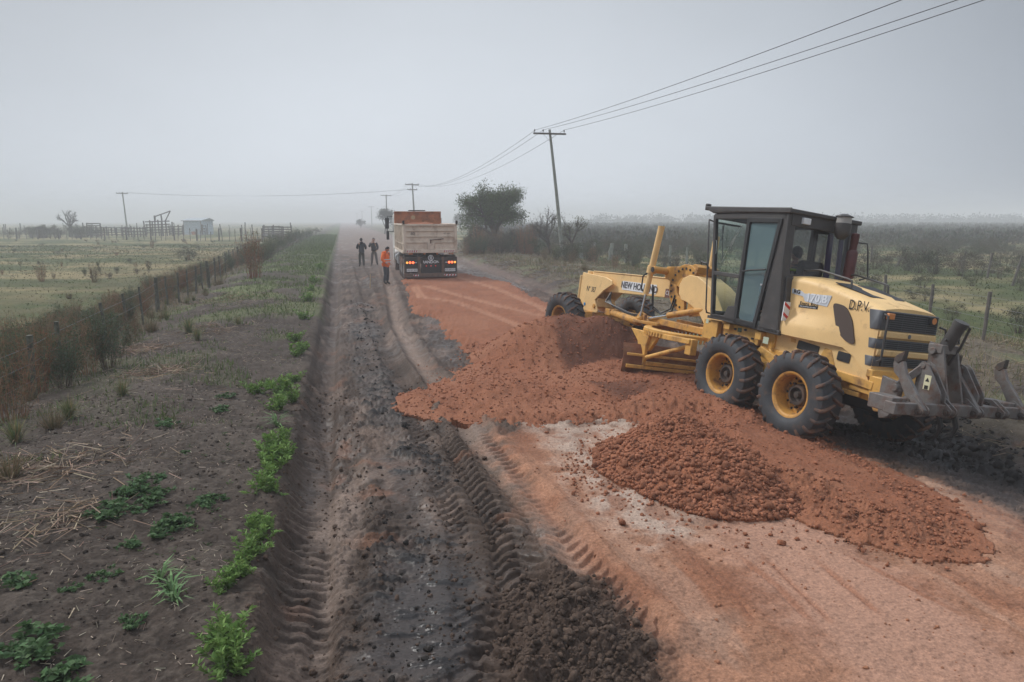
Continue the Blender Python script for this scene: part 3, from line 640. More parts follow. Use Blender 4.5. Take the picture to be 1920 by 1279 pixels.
# hood ------------------------------------------------------------------
def hood_ring(x, zt, zb, w, e, cr=.11):
    half = [(w+e, zb), (w+e, zb+.14), (w+e*.85, zb+.22), (w+e*.25, zb+.34), (w, zb+.45), (w-.005, (zb+.45+zt-cr)/2), (w-.01, zt-cr)]
    for k in range(1, 6):
        a = PI/2*k/5; half.append((w-.01-cr+cr*math.cos(a), zt-cr+cr*math.sin(a)))
    half.append((w*.45, zt+.025)); half.append((0, zt+.035))
    return [(x, y, z) for y, z in half]+[(x, -y, z) for y, z in half[-2::-1]]
st = [(.36, 2.36, 1.50, .585, .10), (.20, 2.42, 1.49, .60, .135), (.05, 2.425, 1.485, .60, .13), (-.2, 2.41, 1.48, .60, .115), (-.5, 2.365, 1.475, .60, .085), (-.8, 2.30, 1.47, .60, .05), (-1.05, 2.24, 1.46, .60, .012), (-1.25, 2.185, 1.36, .60, .0), (-1.4, 2.145, 1.24, .60, 0), (-1.50, 2.115, 1.16, .598, 0), (-1.56, 2.09, 1.15, .59, 0)]
hb = MB(); rings = [hood_ring(*q) for q in st]; n = len(rings[0])
for r in rings: hb.v += r
for i in range(len(rings)-1):
    for j in range(n-1): hb.f.append([i*n+j, i*n+j+1, (i+1)*n+j+1, (i+1)*n+j])
hb.f.append(list(range(n))); hb.f.append([(len(rings)-1)*n+j for j in range(n-1, -1, -1)])
for i in range(len(rings)-1): hb.f.append([i*n, (i+1)*n, (i+1)*n+n-1, i*n+n-1])
hood = hb.build('engine_hood', YEL, GR, smooth=True, angle=28)
# rear grille bands wrap round the corners
def band(z0, z1, xf0, xf1, sl=.0):
    m = MB(); yw = .606
    vs = []
    for z, xf in ((z0, xf0), (z1, xf1)):
        vs += [(xf, yw, z), (-1.545, yw, z), (-1.572, .575, z), (-1.575, -.575, z), (-1.545, -yw, z), (xf, -yw, z)]
    m.add(vs, [(0, 1, 2, 3, 4, 5), (11, 10, 9, 8, 7, 6)]+[(i, i+6, (i+1) % 6+6, (i+1) % 6) for i in range(6)])
    g = m.build('grille', GREY, GR, bevel=.006, seg=1)
    d = MB(); d.box((-1.577, -.05, (z0+z1)/2), (.01, 1.02, (z1-z0)-.02)); d.build('grille_opening', BLK, g)
    s = MB(); k = max(3, int((z1-z0)/.027))
    for i in range(k):
        z = z0+.016+(z1-z0-.032)*i/(k-1); s.cyl((-1.588, .455, z), (-1.588, -.56, z), .0042, n=6)
    for y in (.42, .17, -.08, -.33, -.54): s.cyl((-1.585, y, z0+.012), (-1.585, y, z1-.012), .003, n=6)
    s.build('slats', GREY, g); return g
band(1.80, 2.07, -1.43, -1.37); band(1.535, 1.675, -1.46, -1.44); band(1.285, 1.425, -1.46, -1.43)
m = MB(); m.prism([(-1.558, 1.69), (-1.60, 1.70), (-1.60, 1.785), (-1.558, 1.795)], -.57, .57); m.prism([(-1.558, 1.43), (-1.60, 1.44), (-1.60, 1.52), (-1.558, 1.53)], -.57, .57)
m.build('grille_bar', YEL, GR, bevel=.012)
m = MB(); m.lathe([(.03, -1.6), (.03, -1.606), (.016, -1.608), (.0, -1.606)], (0, 0, 1.742), 'x', n=20); m.build('badge', GREY, GR)
m = MB(); m.box((-1.63, .50, 2.0), (.07, .12, .085)); l = m.build('rear_lamp', AMB, GR, bevel=.01)
m = MB(); m.box((-1.60, .50, 2.0), (.03, .15, .11)); m.build('lamp_bracket', BLK, l)
m = MB(); m.box((-1.60, -.42, 2.0), (.05, .17, .12)); l2 = m.build('work_lamp', BLK, GR, bevel=.008)
m = MB(); m.lathe([(.0, -1.628), (.045, -1.63), (.05, -1.62)], (0, -.42, 2.0), 'x', n=16); m.build('lens', AMB, l2)
# hood side openings
def sidepanel(name, prof, y, th, mt, par=GR, **k):
    m = MB(); m.prism(prof, y, y+th); return m.build(name, mt, par, **k)
def rnd(prof, r=.03, n=4):
    out = []; L_ = len(prof)
    for i in range(L_):
        p = Vector(prof[i]); a = Vector(prof[i-1]); b = Vector(prof[(i+1) % L_]); da = (a-p); db = (b-p); rr = min(r, da.length*.45, db.length*.45)
        A = p+da.normalized()*rr; B = p+db.normalized()*rr
        for k in range(n+1): t = k/n; out.append(tuple(A*(1-t)**2+p*2*t*(1-t)+B*t*t))
    return out
sidepanel('hood_window', rnd([(-.74, 2.09), (-.98, 2.06), (-1.13, 1.88), (-1.25, 1.53), (-1.10, 1.55), (-.90, 1.68)], .09, 6), .600, .022, mat('brown_mesh', (.075, .05, .04), .6))
for s in (1, -1): m = MB(); m.prism(rnd([(-.55, .05*s), (-.55, .42*s), (-1.2, .36*s), (-1.25, .05*s)], .04), 0, .008, 'z'); o = m.build('top_vent', BLK, GR); o.location = (0, 0, 2.40); o.rotation_euler = (0, -.245, 0); o.location = (.0, 0, 2.522)
# lower side panels with windows and hatch
for s in (1, -1):
    y = .575*s; y0, y1 = sorted((y, y-.03*s))
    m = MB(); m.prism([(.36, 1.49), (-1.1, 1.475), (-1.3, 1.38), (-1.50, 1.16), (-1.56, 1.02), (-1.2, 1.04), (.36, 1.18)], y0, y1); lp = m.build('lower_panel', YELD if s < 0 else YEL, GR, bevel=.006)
    yy = (y, y+.012*s) if s > 0 else (y-.012, y)
    m = MB(); m.prism(rnd([(-.2, 1.435), (-.62, 1.40), (-.60, 1.27), (-.18, 1.30)], .02), *yy); m.build('panel_window', BLK, lp)
    m = MB(); m.prism(rnd([(-.97, 1.40), (-1.19, 1.385), (-1.18, 1.25), (-.96, 1.265)], .02), *yy); m.build('panel_window', BLK, lp)
    m = MB(); m.prism([(-.72, 1.40), (-.84, 1.385), (-.95, 1.17), (-.63, 1.19)], *yy); m.build('hatch', YELD, lp, bevel=.006)
    m = MB(); m.prism([(-.04, 1.44), (-.14, 1.435), (-.14, 1.38), (-.04, 1.385)], *yy); m.build('hatch', YELD, lp, bevel=.004)
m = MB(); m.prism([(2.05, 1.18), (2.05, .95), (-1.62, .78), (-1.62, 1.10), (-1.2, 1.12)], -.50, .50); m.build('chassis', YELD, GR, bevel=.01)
m = MB()
for s in (1, -1):
    m.box((-.55, .56*s, 1.09), (2.2, .10, .12), (0, -.07, 0)); m.box((-1.5, .54*s, .93), (.5, .08, .10), (0, -.05, 0)); m.box((-1.25, .54*s, .84), (.35, .06, .07))
m.build('step_rail', YELD, GR, bevel=.01)
m = MB(); m.prism([(-1.56, 1.16), (-1.78, 1.15), (-1.95, .70), (-1.72, .68), (-1.60, .85)], -.60, .60); m.prism([(-1.5, 1.24), (-1.60, 1.24), (-1.62, 1.14), (-1.5, 1.12)], -.60, .60); m.build('rear_bumper', YELD, GR, bevel=.015)
m = MB(); m.box((-1.1, 0, .72), (1.3, .7, .22)); m.box((.3, 0, .75), (1.6, .5, .3)); m.build('sump', BLK, GR, bevel=.03)
m = MB()
for s in (1, -1):
    m.prism([(-.95, .58), (-.82, .50), (.82, .50), (.95, .58), (.95, .78), (.5, .86), (.25, 1.0), (-.25, 1.0), (-.5, .86), (-.95, .78)], .66*s-.09, .66*s+.09)
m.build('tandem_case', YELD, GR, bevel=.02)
for s in (1, -1):
    m = MB(); m.prism([(.45, 1.22), (.10, 1.12), (-.10, 1.02), (.15, .98), (.55, 1.1)], *sorted((s*.5, s*.72))); m.tube([(.3, s*.64, 1.2), (.2, s*.66, 1.05), (-.2, s*.66, .98), (-.5, s*.64, .95)], .03); m.build('tandem_bracket', YELD, GR, bevel=.01)
# hand rails
def rail(pts, r=.016, name='hand_rail', mt=None): m = MB(); m.tube(pts, r, 8); return m.build(name, mt or CABM, GR, smooth=True)
rail([(-1.60, .57, 2.02), (-1.66, .57, 2.0), (-1.67, .57, 1.4), (-1.61, .57, 1.36)]); rail([(-1.60, -.60, 1.92), (-1.60, -.72, 1.90), (-1.61, -.74, 1.84), (-1.63, -.73, 1.42)])
for s in (.38, -.40): rail([(.12, s, 2.44), (.13, s, 2.53), (-.18, s, 2.56), (-.74, s, 2.46), (-.80, s, 2.44), (-.82, s, 2.32)], .015)
# cab ----------------------------------------------------------------------
# corner posts as bars; local x forward, y left
yb, yt = .74, .765
P = lambda x, z, s=1: (x, s*(yb+(yt-yb)*(z-1.5)/1.9), z)
m = MB()
for s in (1, -1):
    m.prism([(2.10, 3.38), (2.04, 3.38), (1.69, 1.55), (1.75, 1.55)], s*.70, s*.775) if s > 0 else m.prism([(2.10, 3.38), (2.04, 3.38), (1.69, 1.55), (1.75, 1.55)], -.775, -.70)
    lo, hi = (.71, .772) if s > 0 else (-.772, -.71)
    m.prism([(1.20, 3.34), (1.10, 3.34), (1.08, 1.52), (1.17, 1.52)], lo, hi)                 # pillar ahead of the door
    m.prism([(1.76, 1.60), (1.76, 1.52), (.05, 1.455), (.05, 1.53)], lo, hi)                 # sill
    m.prism([(2.08, 3.40), (2.06, 3.31), (.30, 3.30), (.30, 3.42)], lo, hi)                  # header
    m.prism([(1.86, 2.37), (1.85, 2.30), (1.14, 2.28), (1.15, 2.35)], lo, hi)                # mid rail
    m.prism([(1.66, 1.60), (1.40, 1.60), (1.33, 1.78), (1.19, 1.80), (1.14, 1.80), (1.14, 1.53), (1.66, 1.54)], lo, hi)
    m.prism([(.40, 3.32), (.29, 3.42), (.24, 2.6), (.09, 1.47), (.30, 1.48), (.52, 1.50)], lo, hi)   # broad rear quarter
for (y0, y1) in ((.60, .77), (-.77, -.60)): m.prism([(.36, 3.42), (.27, 3.42), (.22, 2.6), (.07, 1.47), (.20, 1.47), (.30, 2.6)], y0, y1)
m.box((.295, 0, 3.32), (.09, 1.4, .22), (0, .07, 0)); m.box((.235, 0, 2.39), (.08, 1.4, .12)); m.box((.12, 0, 1.95), (.06, 1.4, .9), (0, .14, 0))
m.box((2.06, 0, 3.36), (.07, 1.45, .09)); m.box((1.74, 0, 1.60), (.07, 1.45, .12)); m.box((1.87, 0, 2.33), (.06, 1.45, .05))
m.box((2.04, .0, 3.30), (.05, .05, .04))
cab = m.build('cab', CABM, GR, bevel=.008, seg=2)
m = MB(); m.prism([(2.33, 3.54), (2.33, 3.50), (2.10, 3.41), (.22, 3.40), (.22, 3.47), (1.0, 3.50)], -.80, .80); m.box((2.33, .74, 3.53), (.06, .10, .12)); m.box((1.2, .79, 3.46), (2.0, .03, .09), (0, -.025, 0)); m.build('cab_roof', CABM, GR, bevel=.015)
m = MB(); m.box((1.0, 0, 1.53), (1.8, 1.42, .05)); m.build('cab_floor', CABM, GR)
def pane(name, pts, mt, par): m = MB(); m.add(pts, [list(range(len(pts)))]); return m.build(name, mt, par)
for s in (1, -1):
    pane('side_window', [(2.03, s*.742, 3.32), (1.18, s*.742, 3.31), (1.15, s*.742, 2.34), (1.86, s*.742, 2.36)], G_CLEAR, cab)
    pane('side_window', [(1.84, s*.742, 2.31), (1.15, s*.742, 2.29), (1.17, s*.742, 1.79), (1.36, s*.742, 1.76), (1.42, s*.742, 1.59), (1.70, s*.742, 1.59)], G_CLEAR, cab)
pane('windscreen', [(2.07, .70, 3.34), (2.07, -.70, 3.34), (1.89, -.70, 2.35), (1.89, .70, 2.35)], G_CLEAR, cab); pane('windscreen', [(1.86, .70, 2.3), (1.86, -.70, 2.3), (1.74, -.70, 1.65), (1.74, .70, 1.65)], G_CLEAR, cab)
pane('rear_window', [(.275, .61, 3.22), (.275, -.61, 3.22), (.215, -.61, 2.44), (.215, .61, 2.44)], G_SMOKE, cab)
# doors
for s in (1, -1):
    yy = (.765, .80) if s > 0 else (-.80, -.765)
    out = [(1.16, 3.32), (.37, 3.31), (.58, 1.50), (1.08, 1.53)]; inn = rnd([(1.08, 3.25), (.46, 3.245), (.67, 1.585), (1.01, 1.60)], .06)
    m = MB()
    for a, b, w_ in (((1.135, 3.32), (1.07, 1.52), .07), ((.40, 3.31), (.60, 1.50), .075)): m.bar((a[0], (yy[0]+yy[1])/2, a[1]), (b[0], (yy[0]+yy[1])/2, b[1]), w_, .035, up=(0, 1, 0))
    m.bar((1.14, (yy[0]+yy[1])/2, 3.285), (.40, (yy[0]+yy[1])/2, 3.275), .08, .035, up=(0, 1, 0)); m.bar((1.08, (yy[0]+yy[1])/2, 1.56), (.60, (yy[0]+yy[1])/2, 1.545), .08, .035, up=(0, 1, 0))
    d = m.build('cab_door', BLK, GR, bevel=.008); yc = .772*s
    pane('door_window', [(q[0], yc, q[1]) for q in inn], G_DOOR if s > 0 else G_CLEAR, d)
    m = MB(); m.tube([(1.10, yc+.03*s, 2.40), (.9, yc+.06*s, 2.435), (.52, yc+.05*s, 2.475)], .013, 8); m.build('grab_bar', BLK, d, smooth=True)
    if s > 0:
        m = MB(); m.prism(rnd([(.50, 2.44), (.42, 2.40), (.50, 2.15), (.60, 1.98), (.66, 2.14), (.60, 2.34)], .03), .745, .765); m.prism([(.60, 2.08), (.545, 2.06), (.68, 1.57), (.76, 1.58)], .745, .765); m.box((.58, .79, 2.22), (.05, .03, .03)); m.build('latch_panel', mat('pale_grey_plastic', (.33, .34, .36), .5), d, bevel=.006)
    rail([(2.06, s*.79, 3.26), (2.0, s*.93, 3.27), (1.97, s*.95, 3.22), (1.68, s*.95, 1.68), (1.68, s*.92, 1.61), (1.76, s*.79, 1.60)], .014, 'hand_rail')
    rail([(.24, s*-.0+s*.82, 3.12), (.18, s*.95, 3.12), (.14, s*.95, 3.0), (.05, s*.95, 2.55), (.08, s*.80, 2.5)], .014) if s < 0 else None
m = MB(); m.box((.235, .42, 3.31), (.06, .16, .10)); m.build('work_lamp', WHT, GR, bevel=.008)
# wipers and sticker squiggles inside the glass
m = MB(); m.box((2.0, .45, 3.24), (.05, .5, .03)); m.tube([(1.98, .60, 3.23), (1.90, .66, 2.95), (1.88, .7, 2.93)], .009, 6); m.tube([(1.94, .66, 3.2), (1.78, .68, 2.62)], .008, 6); m.build('wiper', BLK, cab)
m = MB()
for k in range(9):
    a0 = random.uniform(-.9, .6); rr = .10+.045*k; m.tube([(1.62+rr*.55*math.sin(a0+.18*j)-.12, .748, 2.80+rr*math.cos(a0+.18*j+1.2)) for j in range(4+k % 3)], .0028, 4)
m.tube([(1.98, .748, 2.95), (1.93, .748, 2.9), (1.90, .748, 2.7), (1.95, .748, 2.55), (1.92, .748, 2.46)], .005, 5)
m.build('glass_crack', mat('white_crack_line', (.55, .6, .58), .5), cab)
# seat, column, driver
m = MB(); m.box((.62, 0, 2.02), (.5, .50, .14)); m.box((.62, 0, 1.78), (.3, .3, .4)); m.prism(rnd([(.42, 2.05), (.30, 2.62), (.36, 2.72), (.45, 2.68), (.52, 2.08)], .05), -.24, .24); m.build('driver_seat', SEATF, GR, bevel=.04, seg=3)
m = MB(); m.prism([(.38, 3.2), (.33, 3.2), (.27, 2.45), (.33, 2.45)], -.34, -.24); m.prism([(.38, 3.2), (.33, 3.2), (.27, 2.45), (.33, 2.45)], -.58, -.50); m.build('curtain', PUR, GR, bevel=.02)
m = MB(); m.tube([(1.45, 0, 1.6), (1.25, 0, 2.25)], .05, 10); m.box((1.28, 0, 2.3), (.16, .5, .12), (0, .4, 0)); m.lathe([(.17, .0), (.19, .012), (.17, .024), (.165, .012)], (1.13, 0, 2.42), 'z', 24); m.build('steering_column', BLK, GR, bevel=.01)
# air cleaner and exhaust behind the cab
m = MB(); m.lathe([(.0, 3.28), (.125, 3.27), (.125, 3.20), (.10, 3.15), (.05, 3.1)], (.06, -.20, 0), 'z', 24); m.lathe([(.0, 3.36), (.125, 3.36), (.13, 3.30), (.12, 3.22)], (.06, -.20, .0), 'z', 24); pcx = m
m.lathe([(.0, 3.515), (.05, 3.51), (.135, 3.475), (.14, 3.465), (.10, 3.46)], (.06, -.20, 0), 'z', 24); pc = m.build('air_cleaner', CABM, GR, smooth=True)
m = MB(); m.lathe([(.115, 3.36), (.11, 3.465)], (.06, -.20, 0), 'z', 24); m.build('clear_bowl', mat('cloudy_plastic', (.35, .33, .31), .3), pc, smooth=True)
m = MB(); m.lathe([(.055, 2.42), (.055, 3.05), (.062, 3.06), (.062, 3.22), (.0, 3.24)], (-.02, -.42, 0), 'z', 18); m.lathe([(.08, 2.5), (.085, 2.52), (.085, 2.92), (.06, 2.96)], (-.02, -.42, 0), 'z', 18); m.build('exhaust_pipe', DKR, GR, smooth=True)
m = MB(); m.box((.03, .72, 1.85), (.02, .12, .30)); rb = m.build('reflector_board', WHT, GR)
m = MB()
for z in (1.76, 1.92): m.add([(.018, .66, z-.045), (.018, .78, z+.03), (.018, .78, z+.08), (.018, .66, z+.005)], [(0, 1, 2, 3)])
o = m.build('stripe', REDL, rb); o.modifiers.new('t', 'SOLIDIFY').thickness = .003
# main frame --------------------------------------------------------------
m = MB(); m.prism([(7.30, 2.06), (3.75, 2.14), (3.6, 2.12), (3.6, 1.72), (3.8, 1.72), (6.1, 1.62), (6.55, 1.60), (7.25, 1.55)], -.16, .16); m.box((5.4, 0, 2.10), (3.7, .36, .025), (0, .02, 0))
m.prism([(3.45, 2.02), (3.36, 2.17), (3.15, 2.25), (2.90, 2.24), (2.55, 2.10), (2.22, 1.90), (2.03, 1.68), (1.95, 1.40), (1.95, 1.08), (2.42, 1.12), (2.5, 1.35), (2.68, 1.52), (2.9, 1.62), (3.12, 1.70), (3.30, 1.72), (3.42, 1.84)], -.29, .29)
m.build('main_frame', YEL, GR, bevel=.012)
m = MB(); m.prism([(7.56, 2.00), (7.60, 1.88), (7.62, 1.10), (7.40, 1.04), (6.60, 1.04), (6.58, 1.10), (6.78, 1.36), (6.42, 1.62), (6.05, 1.80), (6.1, 1.90), (6.4, 1.96)], .26, .30); m.prism([(7.56, 2.00), (7.60, 1.88), (7.62, 1.10), (7.40, 1.04), (6.60, 1.04), (6.58, 1.10), (6.78, 1.36), (6.42, 1.62), (6.05, 1.80), (6.1, 1.90), (6.4, 1.96)], -.30, -.26)
m.box((7.40, 0, 1.55), (.28, .52, .85)); m.box((6.98, 0, 1.30), (.5, .5, .22)); m.cyl((7.5, .12, 1.95), (7.5, .12, 2.06), .07); m.cyl((7.62, .30, 1.12), (7.62, .30, 1.92), .035)
nose = m.build('front_bolster', YEL, GR, bevel=.012)
m = MB()
for x, z, r in ((7.45, 1.2, .05), (6.75, 1.2, .05)): m.cyl((x, .29, z), (x, .33, z), r, n=14)
m.build('pin', ORG, nose)
m = MB(); m.cyl((7.25, .30, 1.2), (7.25, .315, 1.2), .04, n=16); m.build('sticker', mat('blue_sticker', (.03, .2, .5), .5), nose)
m = MB(); m.prism([(6.72, .62), (7.08, .62), (7.1, .86), (7.0, 1.05), (6.8, 1.05), (6.70, .86)], -.80, .80); m.cyl((6.9, -.75, 1.0), (6.9, .75, .92), .035); m.build('front_axle', ORG, GR, bevel=.02)
# saddle with its bolt circle
m = MB(); cx, cz = 3.13, 1.97
for s in (1, -1):
    lo, hi = (.20, .27) if s > 0 else (-.27, -.20)
    ang = np.radians(np.linspace(135, -105, 25)); ring = [(cx+.18+.50*math.cos(a), cz+.49*math.sin(a)) for a in ang]+[(cx+.18+.24*math.cos(a), cz+.22*math.sin(a)) for a in ang[::-1]]; m.prism(ring, lo, hi)
    m.prism([(3.3, 2.42), (4.0, 2.36), (4.03, 2.14), (3.75, 2.05), (3.4, 1.95)], lo, hi)
    m.cyl((3.98, s*.22, 2.27), (3.98, s*.62, 2.27), .075, n=18)
    m.prism([(3.1, 1.5), (3.0, 1.42), (2.5, 1.50), (2.55, 1.66), (3.1, 1.75)], lo, hi)
m.prism([(3.2, 2.44), (3.25, 2.30), (3.0, 2.28), (2.95, 2.42), (3.08, 2.48)], -.26, .26); m.prism([(4.02, 2.37), (4.02, 2.15), (3.6, 2.15), (3.6, 2.4)], -.24, .24)
sad = m.build('saddle', ORG, GR, bevel=.01)
m = MB()
for k in range(13):
    a = math.radians(125-k*17.5); m.cyl((cx+.20+.42*math.cos(a)-.02, .26, cz+.40*math.sin(a)), (cx+.20+.42*math.cos(a)-.02, .285, cz+.40*math.sin(a)), .024, n=8)
m.cyl((3.98, .61, 2.27), (3.98, .635, 2.27), .055, n=14); m.build('bolts', BLK, sad)
# lift cylinders
for s in (1, -1):
    top = Vector((4.0, .55*s, 3.17)) if s > 0 else Vector((3.55, -.55, 3.10)); bot = Vector((4.22, .60*s, 1.20)) if s > 0 else Vector((3.75, -.7, 1.2)); d = bot-top
    m = MB(); m.cyl(top, top+d*.45, .068, n=18); m.cyl(top+d*.42, top+d*.50, .095, n=18); m.cyl(top+d*.48, top+d*.73, .058, n=18); m.lathe([(0, .0), (.068, 0), (.072, .02), (.072, .05)], tuple(top+Vector((0, 0, -.03))), 'z', 16)
    lc = m.build('lift_cylinder', YEL, GR, smooth=True, angle=30)
    m = MB(); m.cyl(top+d*.70, bot, .026, n=12); m.build('rod', CHR, lc, smooth=True); m = MB(); m.lathe([(.0, .05), (.06, .04), (.075, 0), (.06, -.05), (0, -.06)], tuple(bot), 'z', 14); m.build('ball_joint', ORG, lc, smooth=True)
m = MB(); a, b = Vector((2.55, .22, 1.62)), Vector((4.08, .48, 1.22)); d = b-a; m.cyl(a, a+d*.64, .065, n=16); sc = m.build('side_shift_cylinder', ORG, GR, smooth=True, angle=30); m = MB(); m.cyl(a+d*.6, b, .026); m.build('rod', CHR, sc, smooth=True)
# hoses
m = MB()
for p in ([(4.15, .45, 1.95), (4.1, .42, 1.5), (3.85, .35, 1.38), (3.6, .30, 1.5), (3.55, .28, 1.80)], [(4.10, .46, 1.9), (4.06, .42, 1.44), (3.8, .35, 1.34), (3.55, .30, 1.46), (3.5, .28, 1.72)], [(4.05, .6, 2.3), (4.25, .66, 2.1), (4.28, .64, 1.85), (4.2, .6, 1.75)], [(3.2, 0, 2.42), (3.15, .05, 2.54), (3.0, .05, 2.52), (2.95, 0, 2.42)]):
    pts = [Vector(q) for q in p]; m.tube(pts, .017, 7)
for k in range(5): m.tube([(6.2, .2, 1.62), (6.15, .24+.03*k, 1.45-.02*k), (5.95-.05*k, .28, 1.3), (5.4-.1*k, .3, 1.22), (4.9-.1*k, .3, 1.18+.02*k)], .014, 6)
m.build('hydraulic_hoses', HOSE, GR, smooth=True)
# drawbar, circle, blade
m = MB(); m.cyl((6.25, .10, 1.12), (4.35, .52, 1.10), .085, n=16); m.cyl((6.25, -.10, 1.12), (4.35, -.52, 1.10), .085, n=16); m.prism([(6.45, .16), (6.45, -.16), (6.1, -.22), (6.1, .22)], 1.04, 1.2, 'z')
m.prism([(4.6, .62), (4.6, -.62), (4.2, -.75), (3.7, -.5), (3.7, .5), (4.2, .75)], 1.10, 1.17, 'z'); m.box((3.2, .36, 1.20), (1.9, .12, .13)); m.box((3.2, -.36, 1.20), (1.9, .12, .13)); m.box((2.4, 0, 1.22), (.12, .8, .12)); m.prism([(4.5, 1.1), (4.1, 1.1), (4.1, 1.3), (4.3, 1.34)], .50, .58)
m.build('drawbar', ORG, GR, bevel=.012)
m = MB(); cc = (3.15, .05)
m.lathe([(.80, 1.10), (.93, 1.10), (.95, 1.08), (.95, 1.03), (.80, 1.02), (.80, 1.10)], (cc[0], cc[1], 0), 'z', 64)
for k in range(72):
    a = 2*PI*k/72; m.box((cc[0]+.945*math.cos(a), cc[1]+.945*math.sin(a), .995), (.03, .045, .08), (0, 0, a))
ci = m.build('blade_circle', YELD, GR, smooth=True, angle=30)
for k in (3.3, 2.3):
    pass
bl_a, bl_b = Vector((3.62, 1.30, 0)), Vector((2.55, -2.0, 0)); bd = (bl_b-bl_a).normalized(); bn = Vector((-bd.y, bd.x, 0))   # bn: towards the rear
BM = Matrix.Translation((bl_a.x, bl_a.y, .07)) @ Matrix(((bn.x, bd.x, 0, 0), (bn.y, bd.y, 0, 0), (0, 0, 1, 0), (0, 0, 0, 1)))
L_ = (bl_b-bl_a).length; prof = []
if bn.x > 0: pass
sgn = -1 if bn.x > 0 else 1
for k in range(9): a = math.radians(-38+k*10); prof.append((sgn*(.50*math.cos(a)-.42), .30+.52*math.sin(a)))
back = [(x+sgn*.022, z) for x, z in prof[::-1]]
m = MB(); m.prism(prof+back, 0, L_, 'y', M=BM); bl = m.build('blade', mat('rusty_blade', (.24, .12, .06), .5, metal=.3, noise=.3, dirt=(.22, .085, .045), dscale=3, dlo=.4, dhi=.6), GR)
m = MB(); m.box((sgn*.13, L_/2, .20), (.07, L_*.96, .07), M=BM); m.box((sgn*.11, L_/2, .44), (.05, L_*.96, .05), M=BM); m.build('slide_rail', YELD, bl, bevel=.008)
m = MB()
m.prism([(3.98, 1.00), (3.40, 1.0), (3.30, .90), (3.36, .72), (3.34, .30), (3.46, .28), (3.56, .48), (3.68, .78)], .88, .95)
m.prism([(3.55, 1.0), (3.05, 1.0), (3.15, .86), (3.34, .62), (3.40, .60)], .80, .88); m.bar((3.4, .9, .97), (2.0, .9, 1.02), .10, .10); m.cyl((3.32, .92, .48), (2.2, .75, .92), .045, n=12); m.box((2.05, .85, .92), (.18, .14, .30)); m.bar((3.35, .9, .36), (2.9, -.6, .36), .10, .08); m.prism([(3.6, 1.0), (2.6, 1.0), (2.8, .3), (3.0, .3)], -.9, -.82)
m.build('circle_bracket', YELD, GR, bevel=.012)
# platform under the cab
m = MB(); m.box((1.85, .60, 1.30), (.40, .10, .36)); m.prism([(1.55, 1.48), (1.5, 1.22), (.62, 1.20), (.62, 1.46)], .52, .62); m.prism([(1.55, 1.48), (1.5, 1.22), (.62, 1.20), (.62, 1.46)], -.62, -.52); m.box((1.35, .66, 1.42), (.16, .10, .10)); m.box((.55, .66, 1.38), (.14, .12, .14)); m.box((1.0, 0, 1.34), (2.1, 1.0, .2)); m.box((.42, .57, 1.33), (.3, .08, .26)); m.box((1.55, .62, 1.10), (.5, .06, .16)); m.box((1.15, .55, 1.08), (.6, .05, .22))
m.build('cab_platform', YELD, GR, bevel=.01)
m = MB()
for x, z in ((1.88, 1.44), (1.30, 1.40), (1.2, 1.4), (.95, 1.42), (.75, 1.3), (1.4, 1.28)): m.cyl((x, .6, z), (x, .655, z), .02, n=6)
m.build('bolts', BLK, GR)
def sticker(par, x, y, z, w_, h_, mt, name='sticker'): m = MB(); m.box((x, y, z), (w_, .004, h_)); return m.build(name, mt, par)
PALE = mat('pale_green_sticker', (.5, .56, .42), .5)
sticker(GR, .36, .712, 1.33, .12, .11, PALE); sticker(GR, 1.95, .653, 1.44, .07, .08, PALE); sticker(GR, 1.10, .625, 1.40, .10, .07, mat('green_sticker', (.05, .10, .05), .5))
# lettering -----------------------------------------------------------------
def side_text(body, x, z, y, h, mt, par, name='lettering', sx=1, tilt=0, bold=0):
    c, s = math.cos(tilt), math.sin(tilt)
    return text(body, name, h, frame4((x, y, z), (-c, 0, s), (s, 0, c)), mt, par, .0015, sx, bold)
m = MB(); m.prism([(5.80, 1.93), (4.40, 1.95), (4.40, 1.74), (5.80, 1.72)], .162, .167); st_ = m.build('sticker', WHT, GR)
side_text('NEW HOLLAND', 5.10, 1.835, .172, .205, mat('grey_lettering', (.10, .10, .11), .6), st_, sx=1.0, bold=.006)
m = MB(); m.prism([(4.05, 1.90), (3.72, 1.91), (3.72, 1.72), (4.05, 1.71)], .172, .176); s2 = m.build('sticker', mat('brown_sticker', (.16, .07, .05), .6), GR)
side_text('CE', 3.95, 1.81, .18, .13, WHT, s2)
for k in range(4): m = MB(); m.box((3.80, .178, 1.75+.04*k), (.12, .003, .012)); m.build('sticker_line', WHT, s2)
side_text('N\u00ba 387', 7.02, 1.60, .303, .19, BLKL, nose, sx=.85, tilt=.0)
m = MB(); m.prism(rnd([(.10, 2.225), (-.10, 2.20), (-.16, 2.165), (-.69, 2.185), (-.64, 2.01), (-.20, 2.045), (-.15, 2.12), (.09, 2.145)], .02), .597, .603); s3 = m.build('sticker', SIL, hood)
side_text('RG', -.015, 2.178, .608, .085, BLKL, s3, sx=1.2, bold=.003)
side_text('170.B', -.42, 2.11, .608, .17, mat('pale_outline_lettering', (.75, .77, .8), .4), s3, sx=1.05, bold=.004)
side_text('Entre R\u00edos', -.29, 2.012, .603, .072, BLKL, hood, sx=1.2)
m = MB(); m.prism([(-.09, 1.985), (-.47, 1.995), (-.47, 1.95), (-.09, 1.94)], .597, .602); s4 = m.build('sticker', BLKL, hood); side_text('una provincia con valor', -.28, 1.967, .606, .034, WHT, s4, sx=1.0)
side_text('D.P.V.', -1.20, 2.085, .606, .205, BLKL, hood, sx=.70)
